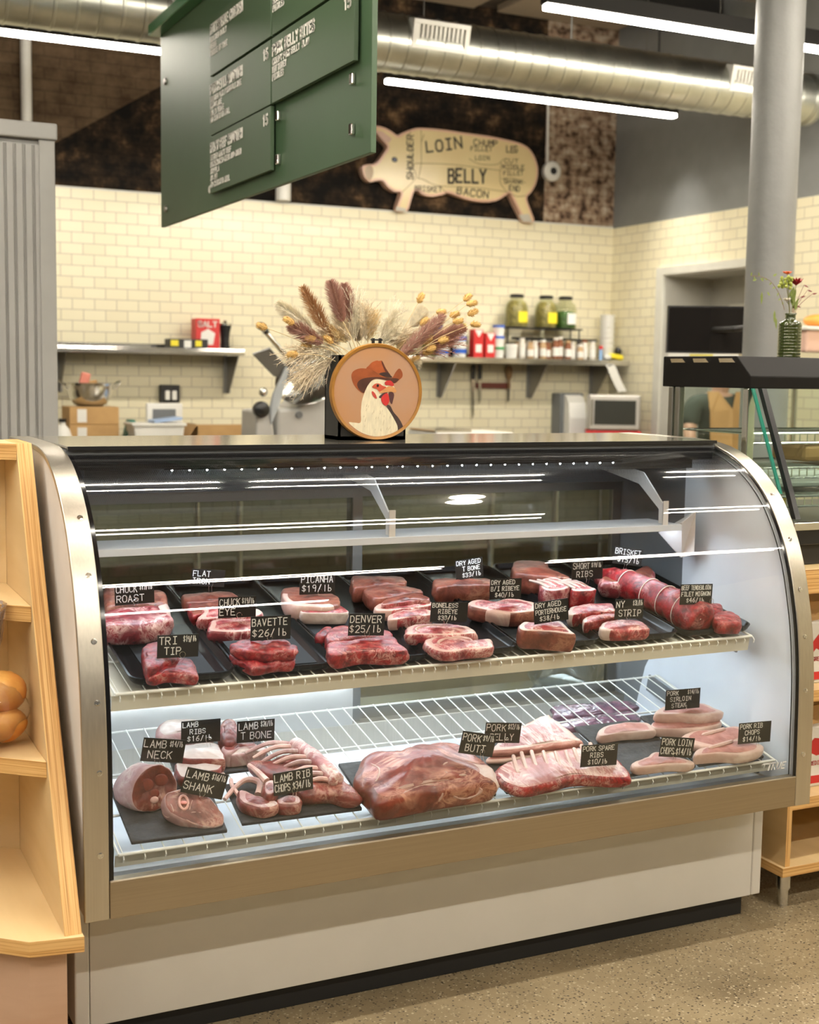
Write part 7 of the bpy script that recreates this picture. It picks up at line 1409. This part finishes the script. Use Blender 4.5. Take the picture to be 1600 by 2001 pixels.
rl = mat('dark_red_leaf', (.18, .03, .03), .5)
for p in FLOWERS['spray']: fstem(p, rl, .0008); leaf(p, (1, 0, random.uniform(-.4, .5)), .022, .003, rl)
for k in range(8): leaf((FX-.005+random.uniform(-.015, .02), FY+random.uniform(-.01, .01), FZ+.15+k*.006), (random.uniform(-.6, .6), random.uniform(-.3, .3), 1), .04, .006, lf)
# ------------------------------------------------------------------ the butcher behind the heated display
PX, PYY = 5.33, 4.62
t = thing('person', (PX, PYY, 0), 'person in a dark green t shirt and a tan apron, seen through the heated display', 'person')
skin = mat('skin', (.62, .36, .26), .5)
def skinned(name, V, E, m, parent, sub=2):
    me = bpy.data.meshes.new(name); me.from_pydata([Vector(v[:3])-Vector((PX, PYY, 0)) for v in V], E, []); o = bpy.data.objects.new(name, me); COL.objects.link(o); o.parent = parent; WPOS[o] = Vector((PX, PYY, 0))
    md = o.modifiers.new('skin', 'SKIN'); md.use_smooth_shade = True
    for i, v in enumerate(V): 
        sv = me.skin_vertices[0].data[i]; r = v[3]; sv.radius = r if isinstance(r, tuple) else (r, r); sv.use_root = (i == 0)
    ss = o.modifiers.new('subsurf', 'SUBSURF'); ss.levels = sub; ss.render_levels = sub; me.materials.append(m); return o
V = []; E = []
def node(x, y, z, r, par=None):
    V.append((PX+x, PYY+y, z, r)); i = len(V)-1
    if par is not None: E.append((par, i))
    return i
pel = node(0, 0, .92, (.155, .105)); wa = node(0, 0, 1.06, (.14, .10), pel); ch = node(0, 0, 1.26, (.165, .11), wa); sh_ = node(0, .01, 1.37, (.12, .085), ch); nkk = node(0, .0, 1.44, .052, sh_); hd1 = node(0, -.03, 1.52, (.072, .085), nkk); hd2 = node(0, -.035, 1.60, (.070, .085), hd1); node(0, -.03, 1.66, (.045, .055), hd2)
for s in (-1, 1):
    k1 = node(s*.10, 0, .82, .085, pel); k2 = node(s*.10, -.01, .48, .058, k1); k3 = node(s*.10, .02, .12, .042, k2); node(s*.10, -.12, .05, .038, k3)
    a1 = node(s*.205, .01, 1.35, .056, sh_); a2 = node(s*.262, -.02, 1.18, .047, a1); a3 = node(s*.30, -.10, 1.08, .040, a2); a4 = node(s*.24, -.27, 1.02, .030, a3); pm = node(s*.215, -.325, 1.005, .034, a4)
    for f in range(4):
        f1 = node(s*(.190+.014*f), -.365, 1.00-.004*f, .010, pm); f2 = node(s*(.184+.014*f), -.392+.004*abs(f-1), .985, .009, f1); node(s*(.182+.013*f), -.405+.006*abs(f-1), .965, .008, f2)
    th_ = node(s*.182, -.335, 1.0, .011, pm); node(s*.165, -.362, .985, .009, th_)
skinned('body', V, E, skin, t)
b = MB()
for s in (-1, 1):
    b.ball((PX+s*.03, PYY-.112, 1.58), (.011, .008, .008), 10, 7)
b.build('eyes', mat('eye_dark', (.08, .06, .05), .3), t, smooth=True)
b = MB(); b.ball((PX, PYY-.122, 1.55), (.014, .022, .022), 10, 8); b.ball((PX-.082, PYY-.03, 1.56), (.012, .02, .03)); b.ball((PX+.082, PYY-.03, 1.56), (.012, .02, .03)); b.build('nose_and_ears', skin, t, smooth=True, weld=False)
b = MB(); b.ball((PX, PYY-.108, 1.508), (.024, .008, .006), 12, 6); b.build('mouth', mat('lips', (.48, .20, .17), .5), t, smooth=True)
b = MB(); b.ball((PX, PYY-.018, 1.615), (.092, .105, .075), 18, 12); b.v = [p if p.z > 1.60 or p.y > PYY else Vector((p.x, max(p.y, PYY-.10), max(p.z, 1.60))) for p in b.v]; b.build('hair', mat('hair', (.05, .03, .02), .7), t, smooth=True)
SV = []; SE = []
def sn(x, y, z, r, par=None):
    SV.append((PX+x, PYY+y, z, r)); i = len(SV)-1
    if par is not None: SE.append((par, i))
    return i
p0 = sn(0, 0, .90, (.175, .125)); p1 = sn(0, 0, 1.07, (.165, .118), p0); p2 = sn(0, 0, 1.26, (.188, .130), p1); p3 = sn(0, .01, 1.375, (.135, .098), p2)
for s in (-1, 1): q1 = sn(s*.21, .01, 1.352, .074, p3); q2 = sn(s*.262, -.015, 1.20, .066, q1)
skinned('t_shirt', SV, SE, mat('dark_green_shirt', (.045, .055, .04), .8), t)
b = MB(); cols_ = 14
def apr(u, z):
    w_ = .150 if z < 1.30 else .150
    return Vector((PX+u*w_, PYY-.152+.05*u*u-(.02 if z < 1.1 else 0), z))
for side in (-1, 1):
    top = [(side*1.0, 1.44), (side*.45, 1.44), (0.0, 1.33)]
    P = [apr(side*1.0, .62), apr(side*1.0, 1.0), apr(side*1.0, 1.30), apr(side*.95, 1.445), apr(side*.50, 1.445), apr(0, 1.325), apr(0, 1.0), apr(0, .62)]
    P = [p+Vector((0, (.05 if p.z > 1.4 else 0), 0)) for p in P]
    b.prism(P, (0, .006, 0))
b.build('apron', mat('tan_apron', (.56, .31, .12), .7), t, weld=False)
b = MB(); b.tube([(PX-.20, PYY+.02, 1.05), (PX, PYY+.14, 1.05), (PX+.20, PYY+.02, 1.05)], .012, 6); b.build('apron_tie', mat('tan_tie', (.50, .28, .11), .7), t, smooth=True)
for s in (-1, 1):
    b = MB(); b.tube([(PX+s*.10, PYY, .88), (PX+s*.10, PYY-.01, .48), (PX+s*.10, PYY+.02, .07)], [.105, .080, .07], 14); b.build('trouser_leg', mat('dark_trousers', (.03, .032, .04), .8), t, smooth=True)
    b = MB(); b.ball((PX+s*.10, PYY-.05, .045), (.05, .13, .045), 14, 8); b.build('shoe', M['black'], t, smooth=True)
